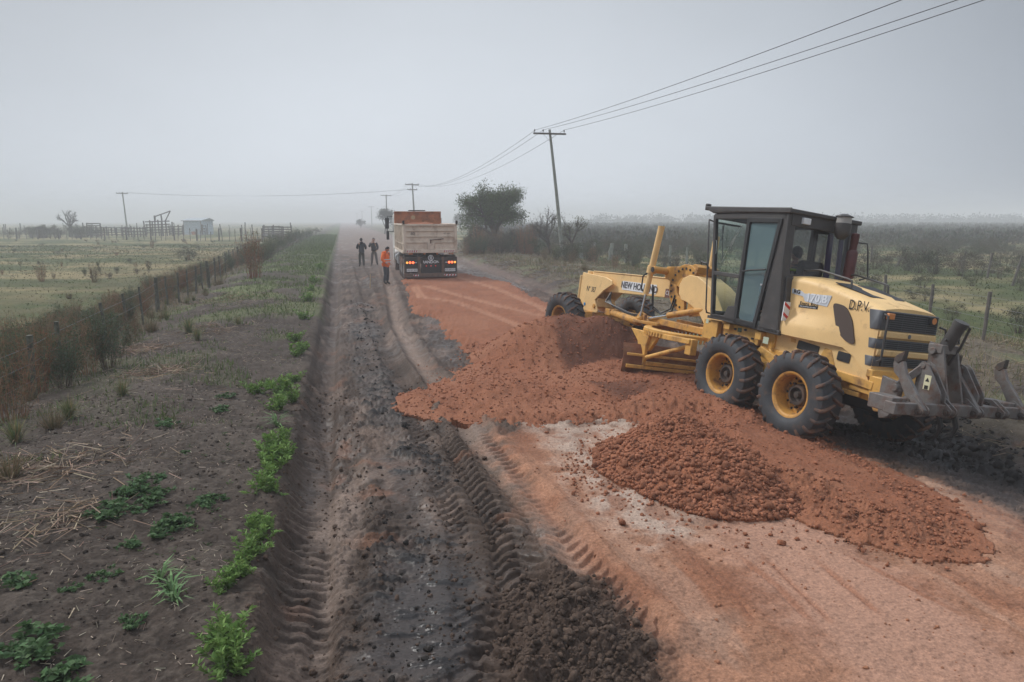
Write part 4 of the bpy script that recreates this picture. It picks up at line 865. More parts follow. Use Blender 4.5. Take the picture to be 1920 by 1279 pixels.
# ripper --------------------------------------------------------------------
m = MB(); m.box((-2.44, 0, .90), (.16, 2.5, .15)); m.box((-2.28, 1.10, .93), (.34, .26, .19)); m.box((-2.28, -1.10, .93), (.34, .26, .19)); m.box((-2.25, .35, .92), (.4, .12, .14)); m.box((-2.25, -.35, .92), (.4, .12, .14)); rp = m.build('ripper_beam', STL, GR, bevel=.01)
for s in (1, -1):
    m = MB(); m.prism([(-1.80, 1.20), (-2.02, 1.16), (-2.08, 1.05), (-2.0, .66), (-1.86, .62), (-1.80, .80)], s*.62-.03, s*.62+.03); m.prism([(-1.80, 1.10), (-2.02, 1.06), (-2.0, .70), (-1.84, .68)], s*.50-.02, s*.50+.02); m.cyl((-2.02, s*.68, 1.08), (-2.02, s*.44, 1.08), .05); m.cyl((-1.98, s*.70, .74), (-1.98, s*.44, .74), .07)
    m.prism([(-1.95, .80), (-1.93, .68), (-2.4, .82), (-2.4, .94)], s*.56-.03, s*.56+.03); m.build('side_plate', STL, GR, bevel=.006)
    m = MB(); m.bar((-2.0, s*.60, 1.10), (-2.20, s*.40, 1.43), .06, .09); m.build('ripper_link', STL, GR, bevel=.006)
    for dy in (-.055, .055):
        m = MB(); m.prism(rnd([(-2.13, 1.42), (-2.19, 1.49), (-2.27, 1.45), (-2.50, 1.12), (-2.50, .90), (-2.2, .90), (-2.14, 1.06)], .03), s*.38+dy-.012, s*.38+dy+.012); ap = m.build('lift_arm_plate', STL, GR)
    m = MB(); m.cyl((-2.20, s*.38-.08, 1.42), (-2.20, s*.38+.08, 1.42), .035); m.box((-2.38, s*.38-.0, 1.02), (.16, .09, .16)); m.build('pin', STL, GR, bevel=.004)
sticker(GR, -2.30, .448, 1.22, .09, .19, mat('cream_sticker', (.68, .64, .42), .5))
m = MB(); m.box((-2.30, .452, 1.155), (.05, .003, .05)); m.add([(-2.33, .452, 1.23), (-2.27, .452, 1.23), (-2.30, .452, 1.285)], [(0, 1, 2)]); m.build('sticker_symbol', BLKL, GR)
for i, y in enumerate((.80, .27, -.27, -.80, -1.28)):
    y = y-.0
    for dy in (-.05, .05):
        m = MB(); m.prism(rnd([(-2.30, 1.03), (-2.42, 1.06), (-2.62, .92), (-2.58, .82), (-2.46, .80), (-2.30, .84)], .035), y+dy-.011, y+dy+.011); m.build('shank_bracket', STL, GR)
    m = MB()
    for x, z, r in ((-2.38, .98, .035), (-2.56, .88, .042)): m.cyl((x, y-.085, z), (x, y+.085, z), r, n=12); m.cyl((x, y-.10, z), (x, y+.10, z), r*.45, n=8)
    m.build('pin', HUB, GR)
    if i in (0, 2, 4):
        m = MB(); m.prism([(-2.06, 1.41), (-2.075, 1.48), (-2.12, 1.51), (-2.20, 1.45), (-2.25, 1.33), (-2.39, 1.17), (-2.48, 1.06), (-2.60, .91), (-2.57, .85), (-2.49, .84), (-2.32, 1.01), (-2.17, 1.24), (-2.09, 1.30)], y-.032, y+.032); sh = m.build('ripper_shank', STL, GR, bevel=.008)
        m = MB(); m.prism([(-2.06, 1.46), (-2.09, 1.52), (-2.20, 1.60), (-2.19, 1.47), (-2.13, 1.42)], y-.042, y+.042); m.build('shank_tip', HUB, sh, bevel=.008)
for s in (1, -1):
    m = MB(); m.prism([(-2.02, 1.74), (-2.22, 1.70), (-2.30, 1.4), (-2.44, .95), (-2.16, .90), (-2.06, 1.3)], s*.14-.018, s*.14+.018); m.build('tower_plate', STL, GR)
m = MB(); m.box((-2.12, 0, 1.66), (.20, .34, .12)); m.cyl((-2.1, -.20, 1.62), (-2.1, .2, 1.62), .05); m.build('tower_head', STL, GR, bevel=.01)
m = MB(); m.cyl((-2.12, 0, 1.62), (-2.28, 0, 2.02), .085, n=20); m.cyl((-2.27, 0, 1.985), (-2.295, 0, 2.05), .094, n=20); m.cyl((-2.15, 0, 1.60), (-2.0, 0, 1.22), .05, n=14); m.tube([(-2.3, -.06, 2.02), (-2.33, -.13, 1.98), (-2.25, -.14, 1.7), (-2.15, -.12, 1.45)], .018, 7); m.tube([(-2.19, .10, 1.80), (-2.23, .02, 1.74), (-2.26, -.08, 1.76), (-2.22, -.11, 1.84)], .014, 7); m.build('ripper_cylinder', CABM, GR, smooth=True, angle=40)
for y in (.18, -.12):
    m = MB(); m.tube([(-2.35, y, .82), (-2.42, y, .66), (-2.38, y, .52), (-2.26, y, .45)], [.035, .035, .03, .012], 8); m.build('scarifier_tooth', BLK, GR, smooth=True)
# ------------------------------------------------------------------ tipper truck
TBG = mat('dirty_beige_paint', (.70, .60, .49), .6, noise=.1, nscale=3, dirt=(.27, .17, .11), dscale=2.2, dlo=.5, dhi=.8)
TWH = mat('white_truck_paint', (.66, .64, .60), .5, noise=.05, dirt=(.35, .26, .19), dscale=4, dlo=.55, dhi=.8)
TDK = mat('dark_chassis', (.035, .032, .03), .7, noise=.2, dirt=(.10, .07, .05), dscale=5, dlo=.45, dhi=.7)
TBR = mat('mud_brown_steel', (.15, .095, .07), .7, noise=.2, dirt=(.08, .05, .04), dscale=5)
RUST = mat('rusty_orange_steel', (.46, .165, .065), .75, noise=.25, nscale=2.5, dirt=(.20, .09, .05), dscale=3, dlo=.45, dhi=.7)
LRED = mat('lit_red_lamp', (.8, .08, .03), .3, emit=((1, .12, .04), 2.2)); LAMB = mat('lit_amber_lamp', (.8, .35, .05), .3, emit=((1, .45, .08), .8))
REDP = mat('red_tape', (.45, .02, .02), .5)
tx, ty = -3.86, 32.6
TR = empty('dump_truck', (tx, ty, .40), math.atan2(RC, -RS)-0.012, 'loaded beige dump truck with its brake lights on, seen from behind on the muddy road', 'truck')
m = MB(); m.box((4.2, .42, .92), (8.6, .09, .26)); m.box((4.2, -.42, .92), (8.6, .09, .26)); m.box((3.2, 0, 1.15), (6.0, 1.0, .12)); m.build('chassis', TDK, TR, bevel=.01)
# body
L0, L1 = .0, 6.1
m = MB()
for s in (1, -1):
    m.box((3.05, s*1.25, 1.97), (6.1, .05, 1.30)); m.box((3.05, s*1.275, 2.62), (6.15, .09, .08)); m.box((3.05, s*1.275, 1.34), (6.15, .08, .12)); m.box((3.05, s*1.27, 1.72), (6.1, .05, .04))
    for i in range(9): m.box((.4+i*.68, s*1.285, 1.97), (.07, .06, 1.2))
m.box((3.05, 0, 1.32), (6.1, 2.5, .06))
bd_ = m.build('dump_body', TBG, TR, bevel=.008)
m = MB(); m.box((6.1, 0, 2.30), (.06, 2.5, 2.0)); m.box((6.06, 0, 3.28), (.12, 2.56, .06)); m.box((6.06, 1.26, 2.96), (.12, .06, .68)); m.box((6.06, -1.26, 2.96), (.12, .06, .68)); hd = m.build('headboard', RUST, TR)
m = MB(); m.box((6.5, 0, 3.36), (.6, .9, .05)); m.build('roof_deflector', TDK, TR)
m = MB(); m.lathe([(.0, .004), (.12, .003), (.05, .002)], (0, 0, 0), 'x', 9); pch = m.build('paint_patch', mat('pale_chipped_paint', (.5, .36, .2), .8), hd); pch.location = (6.062, .25, 2.98)
# tailgate
m = MB(); m.box((-.02, 0, 1.97), (.05, 2.44, 1.28)); m.box((-.06, 0, 2.60), (.09, 2.5, .09)); m.box((-.06, 0, 1.38), (.09, 2.5, .15))
for s in (1, -1): m.box((-.06, s*1.20, 1.99), (.09, .12, 1.3))
for z in (2.34, 2.07, 1.80): m.box((-.06, 0, z), (.05, 2.3, .035)); 
for z in (2.30, 2.03, 1.76): m.box((-.05, 0, z), (.02, 2.3, .03))
m.box((-.07, -.02, 1.63), (.06, .32, .34)); m.box((-.06, .17, 1.63), (.05, .03, .36)); m.box((-.06, -.21, 1.63), (.05, .03, .36))
tg = m.build('tailgate', TBG, TR, bevel=.008)
m = MB(); m.cyl((-.10, -.0, 1.90), (-.10, -.62, 1.96), .022, n=8); m.box((-.10, -.0, 1.84), (.04, .06, .18)); m.box((-.10, -.42, 1.93), (.03, .18, .05)); m.build('latch', TBR, tg)
m = MB()
for s in (1, -1): m.box((-.08, s*1.24, 2.72), (.10, .08, .18)); m.cyl((-.08, s*1.20, 2.74), (-.08, s*1.30, 2.74), .05)
m.build('hinge', TDK, tg)
def tape(y0, y1, z, x, h, par, n, base=TWH):
    m = MB(); m.box((x, (y0+y1)/2, z), (.004, abs(y1-y0), h)); t_ = m.build('reflective_tape', WHT, par); m = MB(); w_ = (y1-y0)/n
    for i in range(n):
        a = y0+i*w_; m.add([(x-.004, a, z-h/2), (x-.004, a+w_*.5, z-h/2), (x-.004, a+w_*.75, z+h/2), (x-.004, a+w_*.25, z+h/2)], [(0, 1, 2, 3)])
    m.build('red_stripes', REDP, t_)
tape(1.12, .60, 1.385, -.108, .07, tg, 5); tape(-.62, -1.12, 1.385, -.108, .07, tg, 5)
def rear_text(body, y, z, x, h, mt, par, sx=1, bold=0): return text(body, 'lettering', h, frame4((x, y, z), (0, -1, 0), (0, 0, 1)), mt, par, .002, sx, bold)
rear_text('80', .82, 2.20, -.05, .20, mat('faded_black_lettering', (.08, .07, .06), .7), tg); rear_text('40T 16M3', -.78, 2.21, -.05, .075, MATS['faded_black_lettering'], tg)
m = MB()
for y in (.9, .3, -.3, -.9, 1.0, -1.02): m.box((-.11, y, 1.27), (.06, .09, .08))
m.build('hinge_lug', RUST, TR)
# load of red soil
xs, ys = np.meshgrid(np.linspace(.03, 6.05, 60), np.linspace(-1.22, 1.22, 40), indexing='ij')
zs = 2.15+.50*sst(0, 3.5, xs)*(1-.5*(ys/1.2)**2)+(fbm(xs*2.5, ys*2.5, 4, 201)-.5)*.3
arr_mesh('soil_load', np.stack([xs.ravel(), ys.ravel(), zs.ravel()], 1), [[i*40+j, i*40+j+1, (i+1)*40+j+1, (i+1)*40+j] for i in range(59) for j in range(39)], REDS, smooth=True, attrs={'Col': np.tile((.27, .105, .055), (2400, 1)), 'wet': np.zeros(2400)})
sl_ = bpy.data.objects['soil_load']; sl_.matrix_world = Matrix.Translation((tx, ty, .40)) @ Matrix.Rotation(math.atan2(RC, -RS)-.012, 4, 'Z'); tag(sl_, 'load of red soil in the open body of the dump truck', 'soil')
# rear end
for s in (1, -1):
    m = MB(); pr = [(-.10, .55)]+[(.62-.74*math.cos(a), .50+.68*math.sin(a)) for a in np.linspace(.1, PI-.1, 13)]+[(1.34, .55), (1.30, .55)]+[(.62-.70*math.cos(a), .50+.64*math.sin(a)) for a in np.linspace(PI-.1, .1, 13)]; m.prism(pr, *sorted((s*.62, s*1.24))); m.box((-.11, s*.93, .76), (.03, .62, .72)); mg = m.build('mudguard', TDK, TR, bevel=.008)
    m = MB(); m.box((-.15, s*.93, .86), (.05, .56, .16)); lb = m.build('lamp_box', BLK, TR)
    for k, (dy, mt) in enumerate(((.20, LAMB), (.06, LRED), (-.08, LRED))):
        m = MB(); m.lathe([(.0, -.185), (.045, -.183), (.055, -.175)], (0, s*.93+s*dy, .86), 'x', n=16); m.build('tail_lamp', mt, lb)
    m = MB(); m.box((-.178, s*.93-s*.21, .86), (.01, .08, .04)); m.build('reverse_lamp', WHT, lb)
    m = MB(); m.box((-.14, s*.90, .50), (.012, .50, .14)); pl = m.build('licence_plate', WHT, TR)
    rear_text('AE 371 BO' if s > 0 else 'AD 640 CH', s*.90, .50, -.149, .10, BLKL, pl)
    m = MB(); m.box((-.10, s*.56, .72), (.06, .12, .80)); m.build('bumper_stay', TBR, TR, bevel=.006)
m = MB(); m.box((-.05, 0, .72), (.03, .92, .74)); ct = m.build('mud_flap', BLK, TR)
rear_text('RANDON', 0, .87, -.07, .185, WHT, ct, bold=.006)
m = MB(); m.lathe([(.13, -.066), (.13, -.072), (.105, -.072), (.105, -.066)], (0, 0, 1.07), 'x', n=24); m.box((-.07, .03, 1.07), (.006, .03, .16)); m.box((-.07, -.03, 1.07), (.006, .03, .16)); m.box((-.07, 0, 1.07), (.006, .12, .02)); m.build('emblem', WHT, ct)
m = MB()
for y in (.22, 0, -.22): m.lathe([(0, -.078), (.022, -.076), (.024, -.07)], (0, y, .69), 'x', n=10)
m.build('marker_lamps', mat('dim_red_lamp', (.5, .03, .03), .4, emit=((1, .05, .05), .4)), ct)
m = MB(); m.box((-.15, 0, .26), (.10, 2.46, .19)); bp = m.build('rear_bumper', TBR, TR, bevel=.01)
tape(.85, .6, .26, -.204, .07, bp, 2); tape(-.6, -1.18, .26, -.204, .07, bp, 4)
# wheels
tw = bpy.data.objects.new('wheel', None); COL.objects.link(tw)
m = MB(); m.lathe([(.28, .13), (.32, .15), (.46, .15), (.50, .12), (.52, .08), (.525, 0), (.52, -.08), (.50, -.12), (.46, -.15), (.3, -.15)], n=40)
for k in range(36): a = 2*PI*k/36; m.box((.52*math.cos(a), 0, .52*math.sin(a)), (.03, .24, .04), (0, -a, 0))
m.build('tyre', TYR, tw, smooth=True, angle=40); m = MB(); m.lathe([(.28, .13), (.27, .05), (.15, .0), (.14, .08), (.0, .09)], n=24); m.build('rim', TWH, tw, smooth=True)
fst = True
for x in (.62, 1.87, 3.12, 7.4):
    for s in (1, -1):
        for y in ((1.10, .77) if x < 7 else (1.08,)):
            o = tw if fst else copy_tree(tw); fst = False; o.parent = TR; o.location = (x, s*y, .525); o.rotation_euler = (0, random.uniform(0, 6), 0 if s > 0 else PI)
# cab
m = MB(); m.prism([(6.9, .75), (6.9, 3.05), (7.1, 3.2), (8.6, 3.15), (9.0, 2.9), (9.2, 1.9), (9.2, .5), (7.95, .5), (7.85, .95), (7.6, 1.15), (7.2, 1.15), (6.95, .95)], -1.22, 1.22); tcab = m.build('cab', TWH, TR, bevel=.05, seg=3)
for s in (1, -1):
    y = s*1.225; pane('side_window', [(7.6, y, 2.15), (8.9, y, 2.15), (8.65, y, 2.95), (7.6, y, 3.0)], mat('dark_window', (.02, .025, .03), .15), tcab)
    m = MB(); m.box((8.74, s*1.52, 1.95), (.08, .16, .5)); m.tube([(8.75, s*1.2, 3.05), (8.75, s*1.52, 3.05), (8.75, s*1.55, 2.2), (8.75, s*1.2, 2.15)], .025, 8); m.box((8.72, s*1.55, 2.65), (.10, .22, .62)); m.build('mirror', BLK, TR, bevel=.02)
m = MB()
for s in (1, -1): m.prism([(6.3, .95), (6.3, 1.10), (7.0, 1.35), (7.9, 1.35), (8.0, 1.2), (8.05, .5), (7.95, .5), (7.9, 1.1), (7.7, 1.25), (7.1, 1.25), (6.9, 1.0)], *sorted((s*.95, s*1.26)))
m.build('fender', TWH, TR, bevel=.02)
m = MB(); m.cyl((5.6, 1.0, .8), (6.6, 1.0, .8), .28, n=20); m.box((4.7, 1.05, .8), (.9, .4, .5)); m.box((5.5, -1.0, .8), (1.6, .5, .5)); m.build('fuel_tank', mat('aluminium', (.5, .52, .55), .35, metal=.8, dirt=(.14, .1, .08)), TR, smooth=True, angle=30)
m = MB(); m.cyl((6.55, 1.05, 1.3), (6.55, 1.05, 2.5), .12, n=14); m.lathe([(.0, 2.62), (.16, 2.6), (.17, 2.45), (.12, 2.4)], (6.55, 1.05, 0), 'z', 16); m.build('air_intake', TWH, TR, smooth=True)
# ------------------------------------------------------------------ people
SKIN = mat('skin', (.42, .24, .17), .55); HAIR = mat('black_hair', (.012, .01, .01), .7); BOOT = mat('boot_rubber', (.02, .018, .017), .6); CAPM = mat('dark_cap', (.02, .022, .025), .9)
def skin_obj(name, chains, material, parent, sub=2):
    """one continuous skin grown round connected joints: chains of (point, radius); equal points join"""
    V, R_, E = [], [], []
    def idx(p, r):
        for i, q in enumerate(V):
            if (Vector(q)-Vector(p)).length < 1e-4: return i
        V.append(tuple(p)); R_.append(r); return len(V)-1
    for ch in chains:
        pr = None
        for p, r in ch:
            i = idx(p, r)
            if pr is not None and (pr, i) not in E: E.append((pr, i))
            pr = i
    me = bpy.data.meshes.new(name); me.from_pydata(V, E, []); o = link_mesh(name, me, material, parent)
    s = o.modifiers.new('skin', 'SKIN'); s.use_smooth_shade = True; s.branch_smoothing = .6
    me.skin_vertices.new() if not me.skin_vertices else None
    for i, d in enumerate(me.skin_vertices[0].data):
        r = R_[i]; d.radius = r if isinstance(r, tuple) else (r, r); d.use_root = (i == 0)
    q = o.modifiers.new('sub', 'SUBSURF'); q.levels = q.render_levels = sub
    return o
def head_mesh(parent, c, yaw, pitch, hair='short', hat=None):
    """head with nose, brow, lips, ears; local +x is where the face points"""
    v = ICO3[0].copy(); f = ICO3[1]
    x, y, z = v[:, 0].copy(), v[:, 1].copy(), v[:, 2].copy()
    y *= .78*(1-.22*np.clip(-z, 0, 1)); fx = np.clip(x, 0, 1); x = x*(.92-.10*np.clip(-z, 0, 1)); z *= 1.15
    nose = np.exp(-((y/.13)**2+((z+.10)/.22)**2))*(x > 0); x += .20*nose*np.clip(1-(z+.25)*.8, .4, 1.2)
    x -= .10*np.exp(-(((np.abs(y)-.30)/.13)**2+((z-.08)/.11)**2))*(v[:, 0] > 0); x += .06*np.exp(-((z-.28)/.10)**2)*fx*(np.abs(y) < .5)
    x += .05*np.exp(-((y/.24)**2+((z+.52)/.10)**2))*(v[:, 0] > 0)-.03*np.exp(-((z+.42)/.05)**2)*(v[:, 0] > 0)*(np.abs(y) < .25); x += .07*np.exp(-((y/.2)**2+((z+.85)/.16)**2))*(v[:, 0] > 0)
    ear = np.exp(-(((v[:, 0]+.08)/.13)**2+((z-.0)/.22)**2)); y += np.sign(y)*.16*ear*(np.abs(y) > .55)
    P_ = np.stack([x, y, z], 1)*.105
    M = Matrix.Translation(c) @ Matrix.Rotation(yaw, 4, 'Z') @ Matrix.Rotation(pitch, 4, 'Y'); A = np.array(M)
    o = arr_mesh('head', P_@A[:3, :3].T+A[:3, 3], f, SKIN, parent, smooth=True)
    for s in (1, -1): m = MB(); m.lathe([(.0, .012), (.009, .008), (.012, .0)], (0, 0, 0), 'x', 10, M=M @ Matrix.Translation((.078, s*.032, .010))); m.build('eye', BLK, parent, smooth=True)
    # hair: shell over the skull, open at the face
    n = v/np.linalg.norm(v, axis=1)[:, None]; keep = (n[:, 2]*1.0-n[:, 0]*.75 > (-.12 if hair == 'short' else -.3)); sh = P_*1.07+np.array((-.004, 0, .006)); sh += (RNG.uniform(-1, 1, sh.shape))*.003
    fk = f[keep[f].all(1)]; arr_mesh('hair' if not hat else 'cap', sh@A[:3, :3].T+A[:3, 3], fk, hat or HAIR, parent, smooth=True)
    if hat: m = MB(); m.prism([(.06, .06), (.16, .045), (.175, 0), (.16, -.045), (.06, -.06)], .045, .055, 'z', M=M); m.build('cap_peak', hat, parent)
_b = bmesh.new(); bmesh.ops.create_icosphere(_b, subdivisions=4, radius=1); ICO3 = (np.array([p.co[:] for p in _b.verts]), np.array([[q.index for q in p.verts] for p in _b.faces])); _b.free()
def fingers(w, d, side, curl=.5, s=1.0):
    """palm and five bent fingers leaving wrist w along d"""
    w = Vector(w); d = Vector(d).normalized(); a = d.cross(Vector((0, 0, 1)) if abs(d.z) < .8 else Vector((1, 0, 0))).normalized(); b = a.cross(d).normalized()
    palm = w+d*.05*s; out = [[(w, .024*s), (palm, .030*s)]]
    for i, (off, L_) in enumerate(((-.028, .058), (-.010, .070), (.010, .075), (.028, .066))):
        k0 = palm+d*.035*s+a*off*s; k1 = k0+(d*math.cos(curl*.6)+b*math.sin(curl*.6)*side)*L_*.5*s; k2 = k1+(d*math.cos(curl*1.6)+b*math.sin(curl*1.6)*side)*L_*.5*s
        out.append([(palm, .030*s), (k0, .0095*s), (k1, .0085*s), (k2, .007*s)])
    t0 = w+d*.03*s-a*.03*s; out.append([(palm, .030*s), (t0, .012*s), (t0+(d*.7-a*.6)*.035*s, .010*s), (t0+(d*1.0-a*.5+b*side*.5)*.06*s, .008*s)])
    return out
def person(name_label, loc, yaw, jacket, trousers, pose, h=1.75, hat=None, cat='person', hood=False, stripes=None, neck=.0, seat=False, group=None, hem=.76, puff=1.0):
    """front is local +x; pose gives joints in metres for a body 1.75 m tall"""
    r = empty('person', loc, yaw, name_label, cat, group); k = h/1.75; r.scale = (k, k, k)
    p = dict(pelvis=(0, 0, .95), waist=(0, 0, 1.08), chest=(0.01, 0, 1.30), neck=(0.01, 0, 1.48), head=(.02, 0, 1.635), hy=0, hp=0,
             sl=(0, .19, 1.42), el=(-.02, .26, 1.14), wl=(.08, .25, .90), dl=(.1, 0, -1), sr=(0, -.19, 1.42), er=(-.02, -.26, 1.14), wr=(.08, -.25, .90), dr=(.1, 0, -1),
             hl=(0, .09, .92), kl=(.02, .10, .50), al=(-.02, .11, .09), tl=(.14, .13, .035), hr=(0, -.09, .92), kr=(.02, -.10, .50), ar=(-.02, -.11, .09), tr=(.14, -.13, .035)); p.update(pose)
    g = lambda n: Vector(p[n])
    body = [[(g('pelvis'), .13), (g('waist'), .12), (g('chest'), .14), (g('neck'), .058), (g('head')-Vector((0, 0, .05)), .055)]]
    for s, q in (('l', 1), ('r', -1)):
        body.append([(g('chest'), .14), (g('s'+s), .055), (g('e'+s), .042), (g('w'+s), .026)]); body += fingers(g('w'+s), p['d'+s], q)
        body.append([(g('pelvis'), .13), (g('h'+s), .09), (g('k'+s), .058), (g('a'+s), .04), (g('t'+s), .035)])
    skin_obj('body', body, SKIN, r, 1)
    head_mesh(r, g('head'), p['hy'], p['hp'], hat=hat)
    j = [[(g('pelvis')+Vector((0, 0, hem-.95+.04)), (.20*puff, .20*puff)), (g('pelvis')+Vector((0, 0, .04)), (.195*puff, .195*puff)), (g('waist'), (.185*puff, .185*puff)), (g('chest'), (.20*puff, .20*puff)), (g('neck')-Vector((0, 0, .07)), .13), (g('neck')-Vector((0, 0, .0)), .075)]]
    for s in 'lr': e, w_ = g('e'+s), g('w'+s); j.append([(g('chest'), (.20*puff, .20*puff)), (g('s'+s)*.92+g('chest')*.08, .10*puff), (g('s'+s)*.5+e*.5, .088*puff), (e, .078*puff), (w_-(w_-e)*.10, .062*puff)])
    jk = skin_obj('jacket', j, jacket, r, 2)
    if hood: m = MB(); c_ = g('neck')+Vector((-.06, 0, .0)); m.lathe([(.05, .06), (.10, .05), (.125, .0), (.10, -.05), (.04, -.07)], tuple(c_), 'z', 16); m.build('hood', jacket, jk, smooth=True)
    t_ = [[(g('pelvis')+Vector((0, 0, .05)), .125), (g('pelvis'), .135)]]
    for s in 'lr': a_, kk = g('a'+s), g('k'+s); t_.append([(g('pelvis'), .135), (g('h'+s), .115), (kk, .088), (a_+(kk-a_)*.12, .075)])
    skin_obj('trousers', t_, trousers, r, 2)
    for s in 'lr': a_, tt = g('a'+s), g('t'+s); skin_obj('boot', [[(a_+Vector((0, 0, .10)), .055), (a_, .055), (a_*.5+tt*.5+Vector((0, 0, -.01)), .05), (tt, .042)]], BOOT, r, 2)
    if stripes:
        for z, x_, rr, hh in stripes:
            m = MB(); m.lathe([(rr, -hh), (rr+.004, 0), (rr, hh)], (0, 0, 0), 'z', 28); o = m.build('reflective_stripe', STRIPE[0], jk, smooth=True); o.scale = (1.0*.93, 1.08, 1); o.location = (x_, 0, z)
    return r
NAVY = mat('dark_navy_cloth', (.022, .025, .034), .9, noise=.15); NAVB = mat('charcoal_cloth', (.030, .028, .030), .9, noise=.15); OLIV = mat('dark_olive_cloth', (.045, .047, .038), .95, noise=.2); TAUP = mat('grey_brown_cloth', (.15, .13, .12), .95, noise=.15)
ORJ = mat('bright_orange_cloth', (.88, .165, .025), .8, noise=.08); SLATE = mat('slate_cloth', (.06, .065, .075), .95, noise=.2); STRIPE = [mat('silver_reflective_band', (.62, .60, .58), .4)]
rd_ang = math.atan2(RC, -RS)
x, y, z = atg(679, 499.5)
person('man in dark navy jacket and olive trousers seen from behind on the muddy road', (x, y, z), rd_ang+.25, NAVY, OLIV, dict(el=(.10, .25, 1.16), wl=(.28, .15, 1.10), dl=(1, -.3, .1), er=(-.02, -.27, 1.17), wr=(.16, -.30, 1.05), dr=(1, -.2, .2), kl=(.03, .12, .5), al=(-.06, .15, .09), tl=(.10, .18, .035)), 1.76, hood=True)
x, y, z = atg(702, 498)
person('man in charcoal jacket and grey trousers facing the camera with a hand at his mouth', (x, y, z), -PI/2+.1, NAVB, TAUP, dict(er=(.12, -.28, 1.20), wr=(.17, -.09, 1.46), dr=(-.1, .3, 1), el=(-.02, .25, 1.15), wl=(.12, .2, .98), dl=(.7, -.4, -.4), kl=(.04, .14, .5), al=(-.02, .19, .09), tl=(.12, .24, .035), kr=(.04, -.13, .5), ar=(-.02, -.17, .09), tr=(.12, -.22, .035)), 1.74, hem=.88)
x, y, z = atg(724.5, 533)
person('person in long bright orange jacket with silver bands, looking down beside the dump truck', (x, y, z), -.35, ORJ, SLATE, dict(head=(.10, 0, 1.60), neck=(.04, 0, 1.46), hp=.55, er=(-.03, -.27, 1.15), wr=(.14, -.22, .98), dr=(.9, .2, -.4), el=(-.03, .25, 1.15), wl=(.12, .20, .95), dl=(.5, -.1, -.8), kr=(.02, -.07, .5), ar=(-.05, -.08, .09), tr=(.11, -.10, .035), kl=(.04, .07, .5), al=(.0, .09, .09), tl=(.16, .11, .035)), 1.72, hood=True, hem=.70, puff=1.02, stripes=[(1.14, .01, .215, .024), (1.03, .01, .22, .024)])
# the driver sits in the cab of the grader: a thing of its own
gm = gr_mat @ Matrix.Translation((.60, .12, 2.12-.95))
dr = person('driver in dark cap and dark jacket with a lime band, seated in the grader cab', (0, 0, 0), 0, NAVB, NAVY, dict(kl=(.42, .13, .98), al=(.52, .13, .55), tl=(.66, .14, .48), kr=(.42, -.13, .98), ar=(.52, -.13, .55), tr=(.66, -.14, .48), el=(.20, .25, 1.18), wl=(.46, .15, 1.22), dl=(1, -.3, .2), er=(.20, -.25, 1.18), wr=(.46, -.15, 1.22), dr=(1, .3, .2)), 1.75, hat=CAPM, hem=.93)
dr.matrix_world = gm; m = MB(); m.lathe([(.20, -.02), (.205, 0), (.20, .02)], (0, 0, 0), 'z', 28); o = m.build('lime_band', mat('lime_band', (.35, .62, .08), .6), [c for c in dr.children if c.name.startswith('jacket')][0], smooth=True); o.location = (0, 0, 1.36); o.scale = (.86, 1.12, 1)
# ------------------------------------------------------------------ poles and wires
WOOD = mat('weathered_grey_wood', (.26, .27, .23), .85, noise=.25, nscale=6, bump=.006, bscale=30, dirt=(.13, .13, .09), dscale=3, dlo=.5, dhi=.8)
WOODD = mat('dark_weathered_wood', (.12, .105, .09), .9, noise=.25, nscale=8, bump=.005, bscale=30)
LICH = mat('mossy_fence_wood', (.12, .12, .085), .9, noise=.3, nscale=12, dirt=(.055, .05, .042), dscale=9, dlo=.4, dhi=.65, bump=.006, bscale=50)
CERA = mat('brown_ceramic', (.03, .022, .022), .3); WIRE = mat('galvanised_wire', (.20, .20, .205), .5, metal=.5); CABLE = mat('power_cable', (.035, .037, .042), .6)
def pole(x, y, z, hgt, lean, yaw, label, second=False, r=.16, arm=2.5, thin=1.0, group=None, ins=True):
    """lean: (dx, dy) of the top"""
    o = empty('utility_pole', (x, y, z), 0, label, 'pole', group); top = Vector((lean[0], lean[1], hgt)); m = MB()
    k = 7; m.tube([Vector((lean[0]*(i/k)**1.15, lean[1]*(i/k), -.4+(hgt+.4)*i/k)) for i in range(k+1)], [r*(1-.42*i/k)*thin for i in range(k+1)], 12); m.build('pole', WOOD if r > .12 else WOODD, o, smooth=True, angle=40)
    ax = Vector((math.cos(yaw), math.sin(yaw), -.02)); c = top+Vector((0, 0, -.32)); off = Vector((-math.sin(yaw), math.cos(yaw), 0))*-(r*.62+.05)
    for j, (dz, L_) in enumerate(((0, arm), (-.95, arm*.72))[:2 if second else 1]):
        m = MB(); m.bar(c+off-ax*L_/2+Vector((0, 0, dz)), c+off+ax*L_/2+Vector((0, 0, dz)), .10*max(thin, 1), .13*max(thin, 1)); ca = m.build('crossarm', WOODD, o, bevel=.008)
        m = MB()
        for s in (1, -1): m.bar(c+off+ax*s*.52+Vector((0, 0, dz)), c+off*.8+Vector((0, 0, dz-.55)), .03, .012)
        m.build('brace', TDK, ca)
        for t in (-.46, -.20, .44): 
            b = c+off+ax*t*L_+Vector((0, 0, dz+.06)); m = MB(); m.lathe([(.015, 0), (.015, .09), (.055, .10), (.065, .14), (.04, .17), (.05, .20), (.035, .24), (0, .245)], tuple(b), 'z', 12); m.build('insulator', CERA, ca, smooth=True)
    return o
def polepos(v_top, hgt, u, z0=.35): Y = (hgt+z0-H)*1300/(414-v_top); return (u-960)/1280*Y, Y
PY = 54.0; bx_, by_, bz_ = (1055-960)/1300*PY*1.01, PY, .30
p1 = pole(bx_, by_, bz_, 9.75, (-1.12, .1), .04, 'tall leaning grey power pole on the right verge between the bush and the grader')
